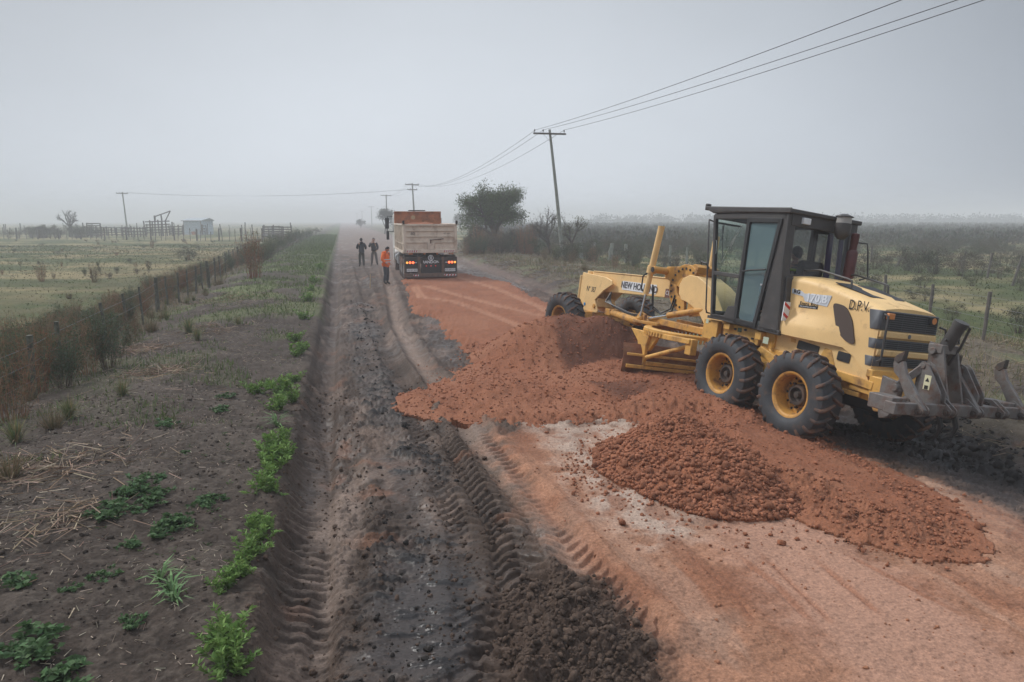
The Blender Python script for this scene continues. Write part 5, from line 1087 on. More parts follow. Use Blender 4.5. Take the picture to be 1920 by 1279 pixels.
tops = [None]
tp = Vector((bx_-1.12, by_+.1, bz_+9.75-.0))
px, py = polepos(347, 9.9, 777.5); pole(px+.35, py, gz(px, py), 9.9, (-.35, 0), .0, 'dark power pole with two crossarms rising just behind the dump truck', second=True, arm=2.7, thin=1.35)
t2 = Vector((px, py, gz(px, py)+9.9))
far = [(729, 367, 9.9, 'thin hazy power pole beside the round roadside tree'), (701, 388, 9.9, 'small faint power pole, next one beyond the round roadside tree'), (683.5, 396, 9.6, 'very faint power pole above the road end, second beyond the round tree'), (674, 400, 9.4, 'faintest distant power pole in the fog at the road end')]
ft = []
for u, v, hh, lb in far:
    x, y = polepos(v, hh, u); pole(x, y, gz(x, y), hh, (0, 0), 0, lb, arm=3.0, thin=1.5, group='power poles fading into the fog'); ft.append(Vector((x, y, gz(x, y)+hh)))
lx, ly = polepos(360, 9.0, 245.5); pole(lx+.3, ly, gz(lx, ly), 9.0, (-.3, 0), .1, 'slender power pole standing by the cattle pens in the left field', arm=2.4, thin=1.2, r=.15)
lt = Vector((lx, ly, gz(lx, ly)+9.0))
def wire(a, b, sag, r, label, group, n=28, name='power_line'):
    m = MB(); m.tube([a+(b-a)*(i/n)+Vector((0, 0, -4*sag*(i/n)*(1-i/n))) for i in range(n+1)], r, 5); return tag(m.build(name, CABLE, smooth=True), label, 'cable', group)
ends = [(1690, 0), (1795, 0), (1845, 0)]; offs = [-1.08, -.48, 1.12]
nm = ['upper', 'middle', 'lower']
for (u, v), o, nn in zip(ends, offs, nm):
    a = tp+Vector((o, -.2, -.05+(.0 if nn != 'x' else 0))); q = Vector(atY(u, v, 19.4)); d = q-a; s1 = (a.y-19.4)/(a.y+26); b = a+d/s1; b.z = a.z; drop = a.z-q.z; sag = drop/(4*s1*(1-s1))
    wire(a, b, sag, .013, nn+' one of the three cables crossing the sky at upper right', 'cables from the leaning pole', 40)
    c = t2+Vector((o*.9, 0, -.12)); wire(a, c, 1.9, .013, nn+' one of three cables sagging from the leaning pole towards the truck', 'cables from the leaning pole to the truck')
    e = ft[0]+Vector((o*.9, 0, -.2)); wire(c, e, 1.0, .012, 'thin hazy cable between the pole behind the truck and the next', 'hazy cables')
    wire(lt+Vector((o*.8, 0, -.1)), t2+Vector((o*.7, 0, -1.2)), 1.0, .009, 'thin hazy cable over the left field reaching the pole behind the truck', 'hazy cables over the left field')
# ------------------------------------------------------------------ fences
def post(m, x, y, z, h, w_, lean=(0, 0)):
    k = 5; pts = [Vector((x+lean[0]*i/k+random.uniform(-1, 1)*w_*.12, y+lean[1]*i/k, z-.2+(h+.2)*i/k)) for i in range(k+1)]
    m.tube(pts, [w_/2*random.uniform(.85, 1.1) for _ in pts], 7)
def fence(name, pts, label, mt, wires=(.35, .65, .95), r=.004, cat='fence'):
    """pts: (x, y, height, width, (leanx, leany))"""
    o = empty(name, (pts[0][0], pts[0][1], gz(pts[0][0], pts[0][1])), 0, label, cat); org = Vector(o.location)
    for x, y, h, w_, ln in pts:
        m = MB(); z = gz(x, y); post(m, x-org.x, y-org.y, z-org.z, h, w_, ln); m.build('post', mt, o, smooth=True, angle=50)
    for wz in wires:
        m = MB(); m.tube([Vector((x+ln[0]*wz/h, y+ln[1]*wz/h, gz(x, y)+min(wz, h*.95)))-org for x, y, h, w_, ln in pts], r, 4); m.build('wire', WIRE, o, smooth=True)
    return o
def from_top(u, v, h):
    Y = 20.0
    for _ in range(30):
        x = (u-960)/1300*Y; z = gz(x, Y)+h; Y = .5*Y+.5*(H-z)*1300/(v-414)
    return x, Y
L_ = [(24, 632, .13, 1.15), (84, 605, .11, 1.15), (180, 568, .10, 1.15), (219, 551, .09, 1.15), (250, 538, .08, 1.15), (281, 520, .16, 1.15), (301, 518, .08, 1.05), (323, 511, .08, 1.1), (341, 505, .07, 1.1), (356, 499, .10, 1.1), (370, 494, .08, 1.1), (384, 489, .17, 1.15), (395, 483, .08, 1.12), (406, 479, .09, 1.12), (416, 474, .09, 1.12), (424, 469, .09, 1.15), (433, 467, .09, 1.15), (441, 462, .16, 1.15), (448, 459, .09, 1.15), (455, 456, .09, 1.15), (462, 453, .09, 1.15), (469, 450, .10, 1.15), (476, 447, .14, 1.15), (484, 444.5, .10, 1.15), (493, 442, .12, 1.15), (503, 439.5, .14, 1.15)]
pts = []
for u, v, w_, h in L_:
    x, y = from_top(u, v, h); pts.append((x, y, h, w_*.8, (random.uniform(-.09, .09), random.uniform(-.05, .05))))
pts.insert(0, (pts[0][0]+.6, pts[0][1]-2.6, 1.15, .12, (0, 0)))
fence('wire_fence', pts, 'old mossy post and wire fence running beside the left verge weeds', LICH)
# right roadside fence
R_ = []
for u, v, Y, h, w_ in ((2010, 560, 14.5, 1.3, .10), (1866, 529, 17.6, 1.3, .105), (1757, 518, 21.4, 1.3, .10), (1668, 508, 25, 1.3, .10), (1600, 500, 29, 1.3, .1), (1540, 490, 33, 1.3, .1), (1480, 482, 37, 1.3, .1), (1420, 475, 41, 1.3, .1)):
    R_.append(((u-960)/1300*Y*1.005, Y, h, w_, (random.uniform(-.03, .06), 0)))
fence('wire_fence', R_, 'grey post and wire fence on the grass right of the grader hood', WOODD, wires=(.3, .6, .9, 1.15))
pts = []
for u, v, w_, ln in ((1175, 455, .26, (.0, 0)), (1146, 453, .34, (.1, 0)), (1114, 453, .36, (.0, 0)), (1091, 453, .34, (-.05, 0))):
    x, y = from_top(u, v, 1.35); y = 50+(1175-u)*.05; x = (u-960)/1300*y; pts.append((x, y, 1.35, w_, ln))
pts = [((1291-960)/1300*44, 44, 1.3, .16, (0, 0)), ((1259-960)/1300*46, 46, 1.35, .18, (0, 0))]+pts
fence('wire_fence', pts, 'stub of pale thick fence posts in the brush near the leaning pole', WOOD)
# inner row of tilted posts among the shrubs of the right field
pts = []
for u, v, Y, h, ln in ((1912, 513, 33, 1.45, (.35, 0)), (1863, 500, 37, 1.35, (.16, 0)), (1812, 489, 41, 1.2, (.2, 0)), (1764, 482, 45, 1.2, (.05, 0)), (1688, 494, 46, .95, (.5, 0)), (1640, 480, 50, 1.2, (.0, 0))): pts.append(((u-960)/1300*Y, Y, h, .17 if u == 1688 else .13, ln))
fence('wire_fence', pts, 'row of tilted dark posts among the shrubs of the right field', WOODD, wires=(.5, .9))
# far fence across the left field
pts = []
for i in range(56):
    u = -60+i*10.6+random.uniform(-2, 2); Y = 112-.006*max(u-200, 0)*8; pts.append(((u-960)/1300*Y, Y+random.uniform(-.4, .4), random.uniform(1.35, 1.9) if i % 3 else 1.9, .10 if i % 4 else .24, (random.uniform(-.1, .1), 0)))
fence('wire_fence', pts, 'long hazy fence of uneven posts crossing the back of the left field', WOODD, wires=(.4, .8, 1.2), r=.009)
pts = []
for i in range(50):
    u = -60+i*12.3+random.uniform(-4, 4); Y = 150; pts.append(((u-960)/1300*Y, Y+random.uniform(-2, 2), random.uniform(1.5, 2.7), random.uniform(.1, .28), (random.uniform(-.25, .25), 0)))
fence('wire_fence', pts, 'second faint row of tall crooked posts beyond the long hazy fence', WOODD, wires=(.8, 1.4), r=.012)
# corral of timber rails, loading chute, shed, pen
def rails(name, x0, x1, Y, h, n, label, bays, dY=0, cat='corral', th=.10, par=None):
    o = empty(name, (x0, Y, gz(x0, Y)), 0, label, cat)
    for i in range(bays+1): m = MB(); x = (x1-x0)*i/bays; post(m, x, dY*i/bays, 0, h+random.uniform(-.1, .25), .24); m.build('post', WOODD, o)
    for k in range(n):
        z = h*(k+.7)/n; m = MB()
        for i in range(bays): m.bar(((x1-x0)*i/bays, dY*i/bays-.1, z+random.uniform(-.04, .04)), ((x1-x0)*(i+1)/bays, dY*(i+1)/bays-.1, z+random.uniform(-.04, .04)), .06, .17)
        m.build('rail', WOODD, o)
    return o
X_ = lambda u, Y: (u-960)/1300*Y
rails('corral_fence', X_(160, 132), X_(228, 132), 132, 1.8, 4, 'timber rail corral fence left of the slender pole by the cattle pens', 9, 3)
rails('corral_fence', X_(228, 128), X_(272, 128), 128, 1.75, 3, 'close-set timber corral fence directly beneath the slender pole', 8, 0)
rails('corral_fence', X_(316, 138), X_(342, 138), 138, 1.9, 4, 'short timber rail corral fence between the loading chute and the shed', 3)
rails('cattle_pen', X_(492, 118), X_(545, 118), 118, 2.0, 5, 'timber cattle pen near the roadside shrubs right of the shed', 3, 0, 'pen'); rails('cattle_pen', X_(494, 126), X_(530, 126), 126, 2.0, 5, 'rear side of the timber cattle pen near the roadside shrubs', 2, 0, 'pen')
m_ = rails('cattle_gate', X_(180, 133), X_(204, 133), 130, 2.6, 6, 'tall pale slatted cattle gate in the corral left of the slender pole', 1, 0, 'gate')
# loading chute
Y = 134; x0 = X_(272, Y); ch = empty('loading_chute', (x0, Y, gz(x0, Y)), 0, 'raised timber loading chute with slanting top beam left of the shed', 'loading chute')
W_ = X_(318, Y)-x0
for i in range(9): m = MB(); post(m, W_*i/8, random.uniform(-.6, .6), 0, (2.9, 3.0, 2.8, 3.9, 3.1, 2.9, 4.0, 3.0, 2.7)[i], .26, (random.uniform(-.2, .3), 0)); m.build('post', WOODD, ch)
for z in (.6, 1.1, 1.6, 2.1, 2.7): m = MB(); m.bar((0, -.1, z), (W_, -.1, z+.15), .08, .20); m.build('rail', WOODD, ch)
m = MB(); m.bar((W_*.40, 0, 3.7), (W_*1.06, 0, 4.75), .14, .18); m.bar((W_*1.06, 0, 4.8), (W_*.80, 0, 2.7), .14, .16); m.bar((W_*.40, 0, 2.8), (W_*.42, 0, 3.9), .2, .2); m.build('slanting_beam', WOODD, ch)
# shed
Y = 150; x0 = X_(340, Y); x1 = X_(376, Y); xr = X_(387, Y); sh = empty('metal_shed', (x0, Y, gz(x0, Y)), 0, 'small pale blue metal shed with low pitched roof in the left field', 'shed')
CORR = mat('pale_blue_corrugated_metal', (.52, .60, .65), .6, noise=.12, dirt=(.30, .17, .11), dscale=.6, dlo=.55, dhi=.75); W_ = x1-x0; D_ = 3.5
def corr(m, a, b, z0, z1, n):
    a, b = Vector(a), Vector(b); d = (b-a).normalized(); nrm = Vector((d.y, -d.x, 0)); vs = []
    for i in range(n+1): p = a+(b-a)*i/n+nrm*(.04 if i % 2 else 0); vs += [(p.x, p.y, z0), (p.x, p.y, z1)]
    m.add(vs, [(2*i, 2*i+2, 2*i+3, 2*i+1) for i in range(n)])
m = MB(); corr(m, (.55, 0, 0), (W_, 0, 0), 0, 2.95, 60); corr(m, (0, .8, 0), (.55, 0, 0), 0, 2.95, 12); corr(m, (W_, 0, 0), (W_+1.1, D_, 0), 0, 2.95, 40); corr(m, (0, .8, 0), (0, D_, 0), 0, 2.95, 20); m.build('wall', CORR, sh)
m = MB(); m.box((.25, .25, 1.45), (.06, .06, 2.9)); m.box((W_, -.06, 1.45), (.10, .08, 2.9)); m.box((W_*.5, -.06, 2.98), (W_+.2, .14, .12)); m.build('frame', mat('rusty_frame', (.22, .14, .10), .8), sh)
m = MB(); m.add([(-.15, -.2, 2.98), (W_+.15, -.2, 2.98), (W_+1.0, D_*.6, 3.6), (.9, D_*.6, 3.6)], [(0, 1, 2, 3)]); m.add([(.9, D_*.6, 3.6), (W_+1.0, D_*.6, 3.6), (W_+1.5, D_+.3, 3.0), (.3, D_+.3, 3.0)], [(0, 1, 2, 3)]); m.add([(-.1, -.1, 2.9), (.9, D_*.6, 3.6), (.3, D_, 2.9)], [(0, 1, 2)]); m.add([(W_+.05, -.1, 2.9), (W_+1.0, D_*.6, 3.58), (W_+1.4, D_, 2.9)], [(0, 1, 2)]); m.build('roof', mat('pale_roof_metal', (.36, .40, .42), .5, noise=.1), sh)
m = MB(); m.box((W_*.62, -.12, .33), (1.1, .06, .62)); m.build('lower_door', RUST, sh)
m = MB(); m.box((W_+.28, -.2, 1.1), (.35, .2, 2.2)); m.bar((W_+.05, -.25, 1.9), (W_+.9, -.25, 1.9), .08, .2); m.bar((W_+.05, -.25, 1.3), (W_+.9, -.25, 1.3), .08, .2); m.bar((W_+.05, -.25, .7), (W_+.9, -.25, .7), .08, .2); m.build('side_rails', WOODD, sh)
# ------------------------------------------------------------------ vegetation
def leaf_material(name, rough=.7, trans=.25):
    m = bpy.data.materials.new(name); m.use_nodes = True; t = m.node_tree; b = t.nodes['Principled BSDF']; L = t.links.new
    a = N(t, 'ShaderNodeAttribute'); a.attribute_name = 'Col'; L(a.outputs['Color'], b.inputs['Base Color']); b.inputs['Roughness'].default_value = rough; b.inputs['Specular IOR Level'].default_value = .25
    tr = N(t, 'ShaderNodeBsdfTranslucent'); L(a.outputs['Color'], tr.inputs[0]); mx = N(t, 'ShaderNodeMixShader'); mx.inputs[0].default_value = trans; L(b.outputs[0], mx.inputs[1]); L(tr.outputs[0], mx.inputs[2])
    o = [q for q in t.nodes if q.type == 'OUTPUT_MATERIAL'][0]; L(mx.outputs[0], o.inputs[0]); return m
LEAF = leaf_material('leaves'); STEM = leaf_material('stems', .9, 0)
R = RNG
def unit(v): return v/np.maximum(np.linalg.norm(v, axis=-1, keepdims=True), 1e-9)
class VG:
    """vegetation collector: leaves (quads) and thin stems (crossed ribbons), all with their own colour"""
    def __init__(s): s.V = []; s.Q = []; s.C = []; s.n = 0
    def quads(s, P4, col):
        n = len(P4)
        if n == 0: return s
        s.V.append(P4.reshape(-1, 3)); s.Q.append(np.arange(n*4).reshape(n, 4)+s.n); s.C.append(np.repeat(np.asarray(col).reshape(-1, 3) if np.ndim(col) > 1 else np.tile(col, (n, 1)), 4, 0)); s.n += n*4; return s
    def leaves(s, c, d, L, w, col, droop=0):
        """kite-shaped leaves from point c along d"""
        n = len(c); d = unit(d); r = unit(np.cross(d, R.normal(size=(n, 3)))); L = np.broadcast_to(L, (n,))[:, None]; w = np.broadcast_to(w, (n,))[:, None]
        up = np.array((0, 0, -1.))*droop*L; mid = c+d*L*.45
        return s.quads(np.stack([c, mid+r*w/2, c+d*L+up, mid-r*w/2], 1), col)
    def ribbons(s, A, B, w0, w1, col):
        n = len(A); d = unit(B-A)
        for _ in range(2):
            r = unit(np.cross(d, R.normal(size=(n, 3)))); s.quads(np.stack([A-r*np.reshape(w0, (-1, 1))/2, A+r*np.reshape(w0, (-1, 1))/2, B+r*np.reshape(w1, (-1, 1))/2, B-r*np.reshape(w1, (-1, 1))/2], 1), col)
        return s
    def build(s, name, m, parent=None): return arr_mesh(name, np.concatenate(s.V), np.concatenate(s.Q), m, parent, attrs={'Col': np.concatenate(s.C)})
    def arrays(s): return np.concatenate(s.V), np.concatenate(s.Q), np.concatenate(s.C)
def vcol(base, n, v=.3, hue=.08):
    b = np.asarray(base, float)[None, :]; return np.clip(b*R.uniform(1-v, 1+v, (n, 1))*(1+R.uniform(-hue, hue, (n, 3))), .003, .9)
def stems(vg, n, h, spread, w, col, segs=3, base_r=.06, lean=(0, 0), curve=.3):
    """returns points along the stems and their direction"""
    a = R.uniform(0, 2*PI, n); rr = R.uniform(0, 1, n)**.7; p = np.stack([np.cos(a)*base_r*rr, np.sin(a)*base_r*rr, np.full(n, -.03)], 1)
    th = np.abs(R.normal(0, spread, n)); d = np.stack([np.cos(a)*np.sin(th)+lean[0], np.sin(a)*np.sin(th)+lean[1], np.cos(th)], 1); d = unit(d); H_ = h*R.uniform(.55, 1.05, n); pts = [p]; ds = [d]
    for k in range(segs):
        q = p+d*(H_/segs)[:, None]; vg.ribbons(p, q, w*(1-k/segs*.6), w*(1-(k+1)/segs*.7), vcol(col, n, .25)); p = q; d = unit(d+R.normal(0, curve/segs, (n, 3))); pts.append(p); ds.append(d)
    return pts, ds
def along(pts, n, lo=0.0):
    k = len(pts)-1; m = len(pts[0]); t = R.uniform(lo, 1, n)*k; i = np.minimum(t.astype(int), k-1); f = (t-i)[:, None]; j = R.integers(0, m, n); P_ = np.stack(pts, 0); return P_[i, j]*(1-f)+P_[i+1, j]*f, P_[i+1, j]-P_[i, j]
def weed_proto(i, kind):
    vg = VG()
    if kind == 'brown':
        sc = [(.27, .12, .062), (.31, .18, .105), (.21, .13, .075)][i % 3]; n = 44; pts, ds = stems(vg, n, 1.25, .22, .010, sc, 4, .20)
        c, d = along(pts, 260, .35); vg.ribbons(c, c+unit(d+R.normal(0, .55, d.shape))*R.uniform(.10, .32, (260, 1)), .005, .002, vcol(sc, 260))
        c, d = along(pts, 900, .3); vg.leaves(c+R.normal(0, .03, c.shape), unit(d)+R.normal(0, .8, d.shape), R.uniform(.03, .07, 900), .014, np.concatenate([vcol((.13, .145, .08), 520), vcol((.19, .115, .065), 380)]))
    elif kind == 'green':
        sc = (.12, .085, .055); n = 46; pts, ds = stems(vg, n, 1.2, .28, .009, sc, 4, .16)
        c, d = along(pts, 200, .4); e = c+unit(d+R.normal(0, .6, d.shape))*R.uniform(.10, .28, (200, 1)); vg.ribbons(c, e, .005, .002, vcol(sc, 200))
        c, d = along(pts, 2600, .35); vg.leaves(c+R.normal(0, .055, c.shape), unit(d)+R.normal(0, .8, d.shape), R.uniform(.03, .07, 2600), .017, vcol([(.085, .115, .062), (.11, .13, .06)][i % 2], 2600))
    elif kind == 'grass':
        n = 240; a = R.uniform(0, 2*PI, n); th = np.abs(R.normal(0, .5, n)); d = np.stack([np.cos(a)*np.sin(th), np.sin(a)*np.sin(th), np.cos(th)], 1); p = np.stack([np.cos(a)*.06*R.uniform(0, 1, n), np.sin(a)*.06*R.uniform(0, 1, n), np.zeros(n)], 1)
        L_ = R.uniform(.2, .5, n)[:, None]; q = p+d*L_*.55; r = unit(np.cross(d, (0, 0, 1.))); e = q+unit(d+np.array((0, 0, -.55)))*L_*.45; w_ = .009; col = np.where(R.uniform(size=(n, 1)) < .6, vcol((.13, .17, .07), n), vcol((.27, .21, .11), n))
        vg.quads(np.stack([p-r*w_/2, p+r*w_/2, q+r*w_/2, q-r*w_/2], 1), col); vg.quads(np.stack([q-r*w_/2, q+r*w_/2, e+r*.001, e-r*.001], 1), col)
    elif kind == 'drygrass':
        n = 220; a = R.uniform(0, 2*PI, n); th = np.abs(R.normal(0, .55, n)); d = np.stack([np.cos(a)*np.sin(th), np.sin(a)*np.sin(th), np.cos(th)], 1); p = np.stack([np.cos(a)*.12*R.uniform(0, 1, n), np.sin(a)*.12*R.uniform(0, 1, n), np.zeros(n)], 1)
        q = p+d*R.uniform(.15, .55, n)[:, None]; vg.ribbons(p, q, .008, .002, np.where(R.uniform(size=(n, 1)) < .7, vcol((.29, .215, .13), n), vcol((.15, .15, .07), n)))
    elif kind == 'leafy':     # bright leafy shoots on the verge
        n = 13; pts, ds = stems(vg, n, .30, .50, .007, (.10, .14, .04), 3, .10)
        for k in range(n):
            m = 26; t = R.uniform(.15, 1, m)*3; ii = np.minimum(t.astype(int), 2); f = (t-ii)[:, None]; P_ = np.stack([q[k] for q in pts]); c = P_[ii]*(1-f)+P_[ii+1]*f; d = P_[ii+1]-P_[ii]; a = R.uniform(0, 2*PI, m); o = np.stack([np.cos(a), np.sin(a), R.uniform(.1, .9, m)], 1)
            young = (t/3)[:, None]; col = vcol((.095, .165, .045), m)*(1-young)+vcol((.19, .30, .08), m)*young; vg.leaves(c, unit(d)*.5+o, R.uniform(.05, .105, m), R.uniform(.018, .03, m), col, .18)
    elif kind == 'nettle':    # low dark rosette plants
        n = 15; a = R.uniform(0, 2*PI, n); rr = R.uniform(.0, .17, n)
        for k in range(n):
            c0 = np.array((math.cos(a[k])*rr[k], math.sin(a[k])*rr[k], R.uniform(.01, .07))); m = 12; b = R.uniform(0, 2*PI, m); o = np.stack([np.cos(b), np.sin(b), R.uniform(.05, .7, m)], 1); vg.leaves(np.tile(c0, (m, 1))+R.normal(0, .01, (m, 3)), o, R.uniform(.035, .07, m), R.uniform(.022, .038, m), vcol((.08, .14, .055), m), .15)
    elif kind == 'longleaf':
        n = 22; a = R.uniform(0, 2*PI, n); th = R.uniform(.2, 1.0, n); d = np.stack([np.cos(a)*np.sin(th), np.sin(a)*np.sin(th), np.cos(th)], 1); p = np.zeros((n, 3)); L_ = R.uniform(.12, .28, n)[:, None]; q = p+d*L_*.6; e = q+unit(d+np.array((0, 0, -.8)))*L_*.5; r = unit(np.cross(d, (0, 0, 1.))); col = vcol((.15, .24, .10), n)
        vg.quads(np.stack([p-r*.005, p+r*.005, q+r*.010, q-r*.010], 1), col); vg.quads(np.stack([q-r*.010, q+r*.010, e+r*.001, e-r*.001], 1), col)
    elif kind == 'shrub':      # grey-green field shrub
        base = [(.085, .092, .055), (.10, .092, .062), (.072, .090, .045), (.11, .090, .062)][i % 4]; n = 26; pts, ds = stems(vg, n, .85, .55, .016, (.085, .065, .05), 3, .12)
        nb = 15; cc = np.stack([R.normal(0, .33, nb), R.normal(0, .33, nb), R.uniform(.35, .95, nb)], 1)
        for k in range(nb): m = 75; v = unit(R.normal(size=(m, 3)))*R.uniform(.05, .24, (m, 1)); vg.leaves(cc[k]+v*np.array((1, 1, 1.1)), v+np.array((0, 0, .12)), R.uniform(.045, .10, m), R.uniform(.016, .032, m), vcol(base, m, .4))
        for k in range(nb): m = 5; q = cc[k]+R.normal(0, .12, (m, 3)); vg.ribbons(np.tile(cc[k], (m, 1)), q+np.array((0, 0, .18)), .008, .003, vcol((.09, .07, .05), m))
    return vg
def proto_mesh(vg, name, m): o = vg.build(name, m); me = o.data; bpy.data.objects.remove(o); return me
PR = {k: [proto_mesh(weed_proto(i, k), nm, LEAF) for i in range(c)] for k, nm, c in (('brown', 'weed_bush', 3), ('green', 'weed_bush', 2), ('grass', 'grass_tuft', 3), ('drygrass', 'grass_tuft', 3), ('leafy', 'leafy_weed', 4), ('nettle', 'leafy_weed', 3), ('longleaf', 'leafy_weed', 2), ('shrub', 'shrub', 5))}
def put(kind, name, x, y, s, label, cat, group, dz=0, sz=None):
    o = bpy.data.objects.new(name, PR[kind][random.randrange(len(PR[kind]))]); COL.objects.link(o); z = float(ground_fields(np.array([x]), np.array([y]))[0][0]) if math.hypot(x, y) < 25 else gz(x, y)
    o.location = (x, y, z+dz-.01); o.rotation_euler = (random.uniform(-.08, .08), random.uniform(-.08, .08), random.uniform(0, 6.28)); o.scale = (s, s, (sz or s)); return tag(o, label, cat, group)
# tall weeds along the left fence ------------------------------------------
wl = {'brown': 'tall reddish brown dry weed in the belt along the left fence', 'green': 'tall grey-green weed in the belt along the left fence'}
def fence_xy(s_):    # left fence line in road coordinates
    return -8.0
k = 0
for s_ in np.concatenate([np.arange(11.0, 22, .19), np.arange(22, 40, .27), np.arange(40, 66, .5)]):
    for j in range(2 if s_ < 20 else 1):
        t = -7.25+random.uniform(-.8, .95)+(.4 if s_ < 17 else 0); x, y = unroad(t, s_+random.uniform(-.3, .3)); kd = 'brown' if random.random() < (.62 if s_ < 30 else .5) else 'green'; sc = random.uniform(.55, 1.0)*(1.0 if s_ < 19 else .8)
        if 19.5 < s_ < 26 and random.random() < .25: continue
        put(kd, 'weed_bush', x, y, sc, wl[kd], 'weed', 'tall weeds along the left fence')
for u, v, s, kd, lb in ((70, 740, 1.0, 'brown', 'tall weed clump in front of the thick nearest post at the left edge'), (20, 790, 1.05, 'brown', 'leftmost brown weed clump at the picture edge'), (120, 725, .95, 'green', 'grey-green weed clump just right of the nearest fence post'), (205, 690, 1.05, 'green', 'dense dark weed clump before the small leaning posts'), (165, 700, .95, 'brown', 'red-brown weed clump between the two darkest green ones'), (478, 522, 1.7, 'brown', 'wide bare-stemmed bush spreading over the verge near the fence'), (250, 640, .7, 'brown', 'low rusty weed clump behind the grass tuft')):
    x, y, z = atg(u, v); put(kd, 'weed_bush', x, y, s, lb, 'weed', None)
for i in range(60):
    s_ = random.uniform(10.5, 25); x, y = unroad(random.uniform(-7.1, -6.3), s_); kd = random.choice(['brown', 'green', 'brown']); put(kd, 'weed_bush', x, y, random.uniform(.45, .85), wl[kd], 'weed', 'tall weeds along the left fence')
for i in range(75):
    s_ = 8.5+26*random.random()**1.2; x, y = unroad(random.uniform(-7.0, -5.1), s_); kd = random.choice(['drygrass', 'grass', 'drygrass']); put(kd, 'grass_tuft', x, y, random.uniform(.35, .75), 'rough dry grass tuft at the foot of the left fence weeds' if kd == 'drygrass' else 'green grass tuft at the foot of the left fence weeds', 'grass', 'tufts at the foot of the fence weeds')
# denser shrubs further along the left fence
for u, v, s in ((490, 492, 1.8), (505, 484, 2.0), (470, 487, 1.7), (520, 474, 2.0), (535, 466, 2.1), (548, 460, 2.2), (558, 456, 2.2), (566, 452, 2.1), (575, 449, 1.9), (528, 470, 1.9), (512, 478, 1.7), (582, 445, 2), (592, 441, 2), (500, 488, 1.5), (543, 463, 2.0), (461, 495, 1.3)):
    x, y, z = atg(u, v); put(random.choice(['green', 'shrub', 'green']), 'shrub', x, y, s*.72, 'dense grey-brown shrub on the left fence line where it nears the road', 'shrub', 'shrubs where the left fence nears the road')
# verge plants ---------------------------------------------------------------
for u, v, s in ((507, 880, 1.0), (516, 850, 1.15), (498, 905, .9), (530, 835, .9), (520, 870, 1.1), (500, 862, .8), (490, 925, .8), (512, 930, .7), (540, 860, .6)): x, y, z = atg(u, v); put('leafy', 'leafy_weed', x, y, s*.95, 'bright green shoot in the big leafy clump at the road edge, mid picture', 'weed', 'big leafy clump at the road edge')
for u, v, s in ((420, 1240, 1.15), (432, 1200, 1.0), (425, 1275, .9), (410, 1215, .7), (440, 1262, .8)): x, y, z = atg(u, v); put('leafy', 'leafy_weed', x, y, s*.8, 'bright green shoot in the nearest leafy clump at the bottom road edge', 'weed', 'nearest leafy clump')
for u, v, s in ((470, 1040, 1.0), (488, 1022, .9), (455, 1055, .7), (440, 1090, .9), (418, 1105, .8), (452, 1082, .7), (505, 1010, .7), (475, 985, .8), (487, 975, .7)): x, y, z = atg(u, v); put('leafy', 'leafy_weed', x, y, s*.75, 'green shoot in the loose row of leafy weeds between the two clumps', 'weed', 'loose row of leafy weeds')
for u, v, s in ((530, 740, 1.5), (520, 770, 1.2), (542, 755, 1.2), (480, 740, 1.1), (552, 715, 1.0), (560, 665, 1.4), (553, 640, 1.2), (568, 655, 1.0), (508, 730, .9), (570, 600, 1.3), (578, 565, 1.5), (590, 530, 1.5), (585, 545, 1.2), (600, 505, 1.6)): x, y, z = atg(u, v); put('leafy', 'leafy_weed', x, y, s*.85, 'green shoot in the weeds fringing the upper verge beside the tyre track', 'weed', 'weeds fringing the upper verge')
for u, v, s in ((240, 930, 1.1), (262, 915, 1.2), (280, 945, 1.0), (300, 930, 1.0), (205, 965, 1.1), (190, 972, .9), (255, 958, 1.0), (320, 985, 1.2), (300, 1000, 1.0), (335, 975, .9), (225, 945, .8), (275, 925, .9)): x, y, z = atg(u, v); put('nettle', 'leafy_weed', x, y, s, 'low dark green plant in the patch on the bare verge, lower left', 'weed', 'dark green patch on the bare verge')
for u, v, s, lb in ((247, 1018, .9, 'small green plant just below the dark green patch'), (380, 945, 1.0, 'low plant right of the dark green patch'), (400, 935, .8, 'small low plant nearest the loose leafy row'), (300, 898, .9, 'flat green plant above the dark green patch'), (200, 1083, .7, 'small lone plant in the lower left soil'), (130, 1108, .5, 'tiny lone plant in the lower left soil'), (25, 1098, 1.1, 'low green plant at the left picture edge'), (70, 1215, 1.3, 'green plant cluster in the bottom left corner'), (45, 1235, 1.0, 'small green plant beside the bottom left cluster'), (110, 1270, 1.2, 'grassy green plant at the bottom edge, left'), (312, 800, 1.0, 'lone green plant in the middle of the verge'), (415, 770, 1.1, 'dark green plant above the middle of the verge'), (425, 748, .9, 'small dark plant left of the road-edge weeds'), (345, 850, .5, 'tiny bright plant in the middle of the verge'), (248, 1170, .7, 'faint low plant near the bottom, left of the loose stem')): x, y, z = atg(u, v); put('nettle', 'leafy_weed', x, y, s, lb, 'weed', None)
for u, v, s, lb in ((322, 1115, 1.1, 'long-leaved pale green plant in the lower verge'), (300, 1090, .9, 'thin long-leaved plant behind the larger one in the lower verge'), (520, 800, 1.2, 'grey-green long-leaved plant at the road edge'), (330, 1130, .8, 'small long-leaved plant beside the larger one')): x, y, z = atg(u, v); put('longleaf', 'leafy_weed', x, y, s, lb, 'weed', None)
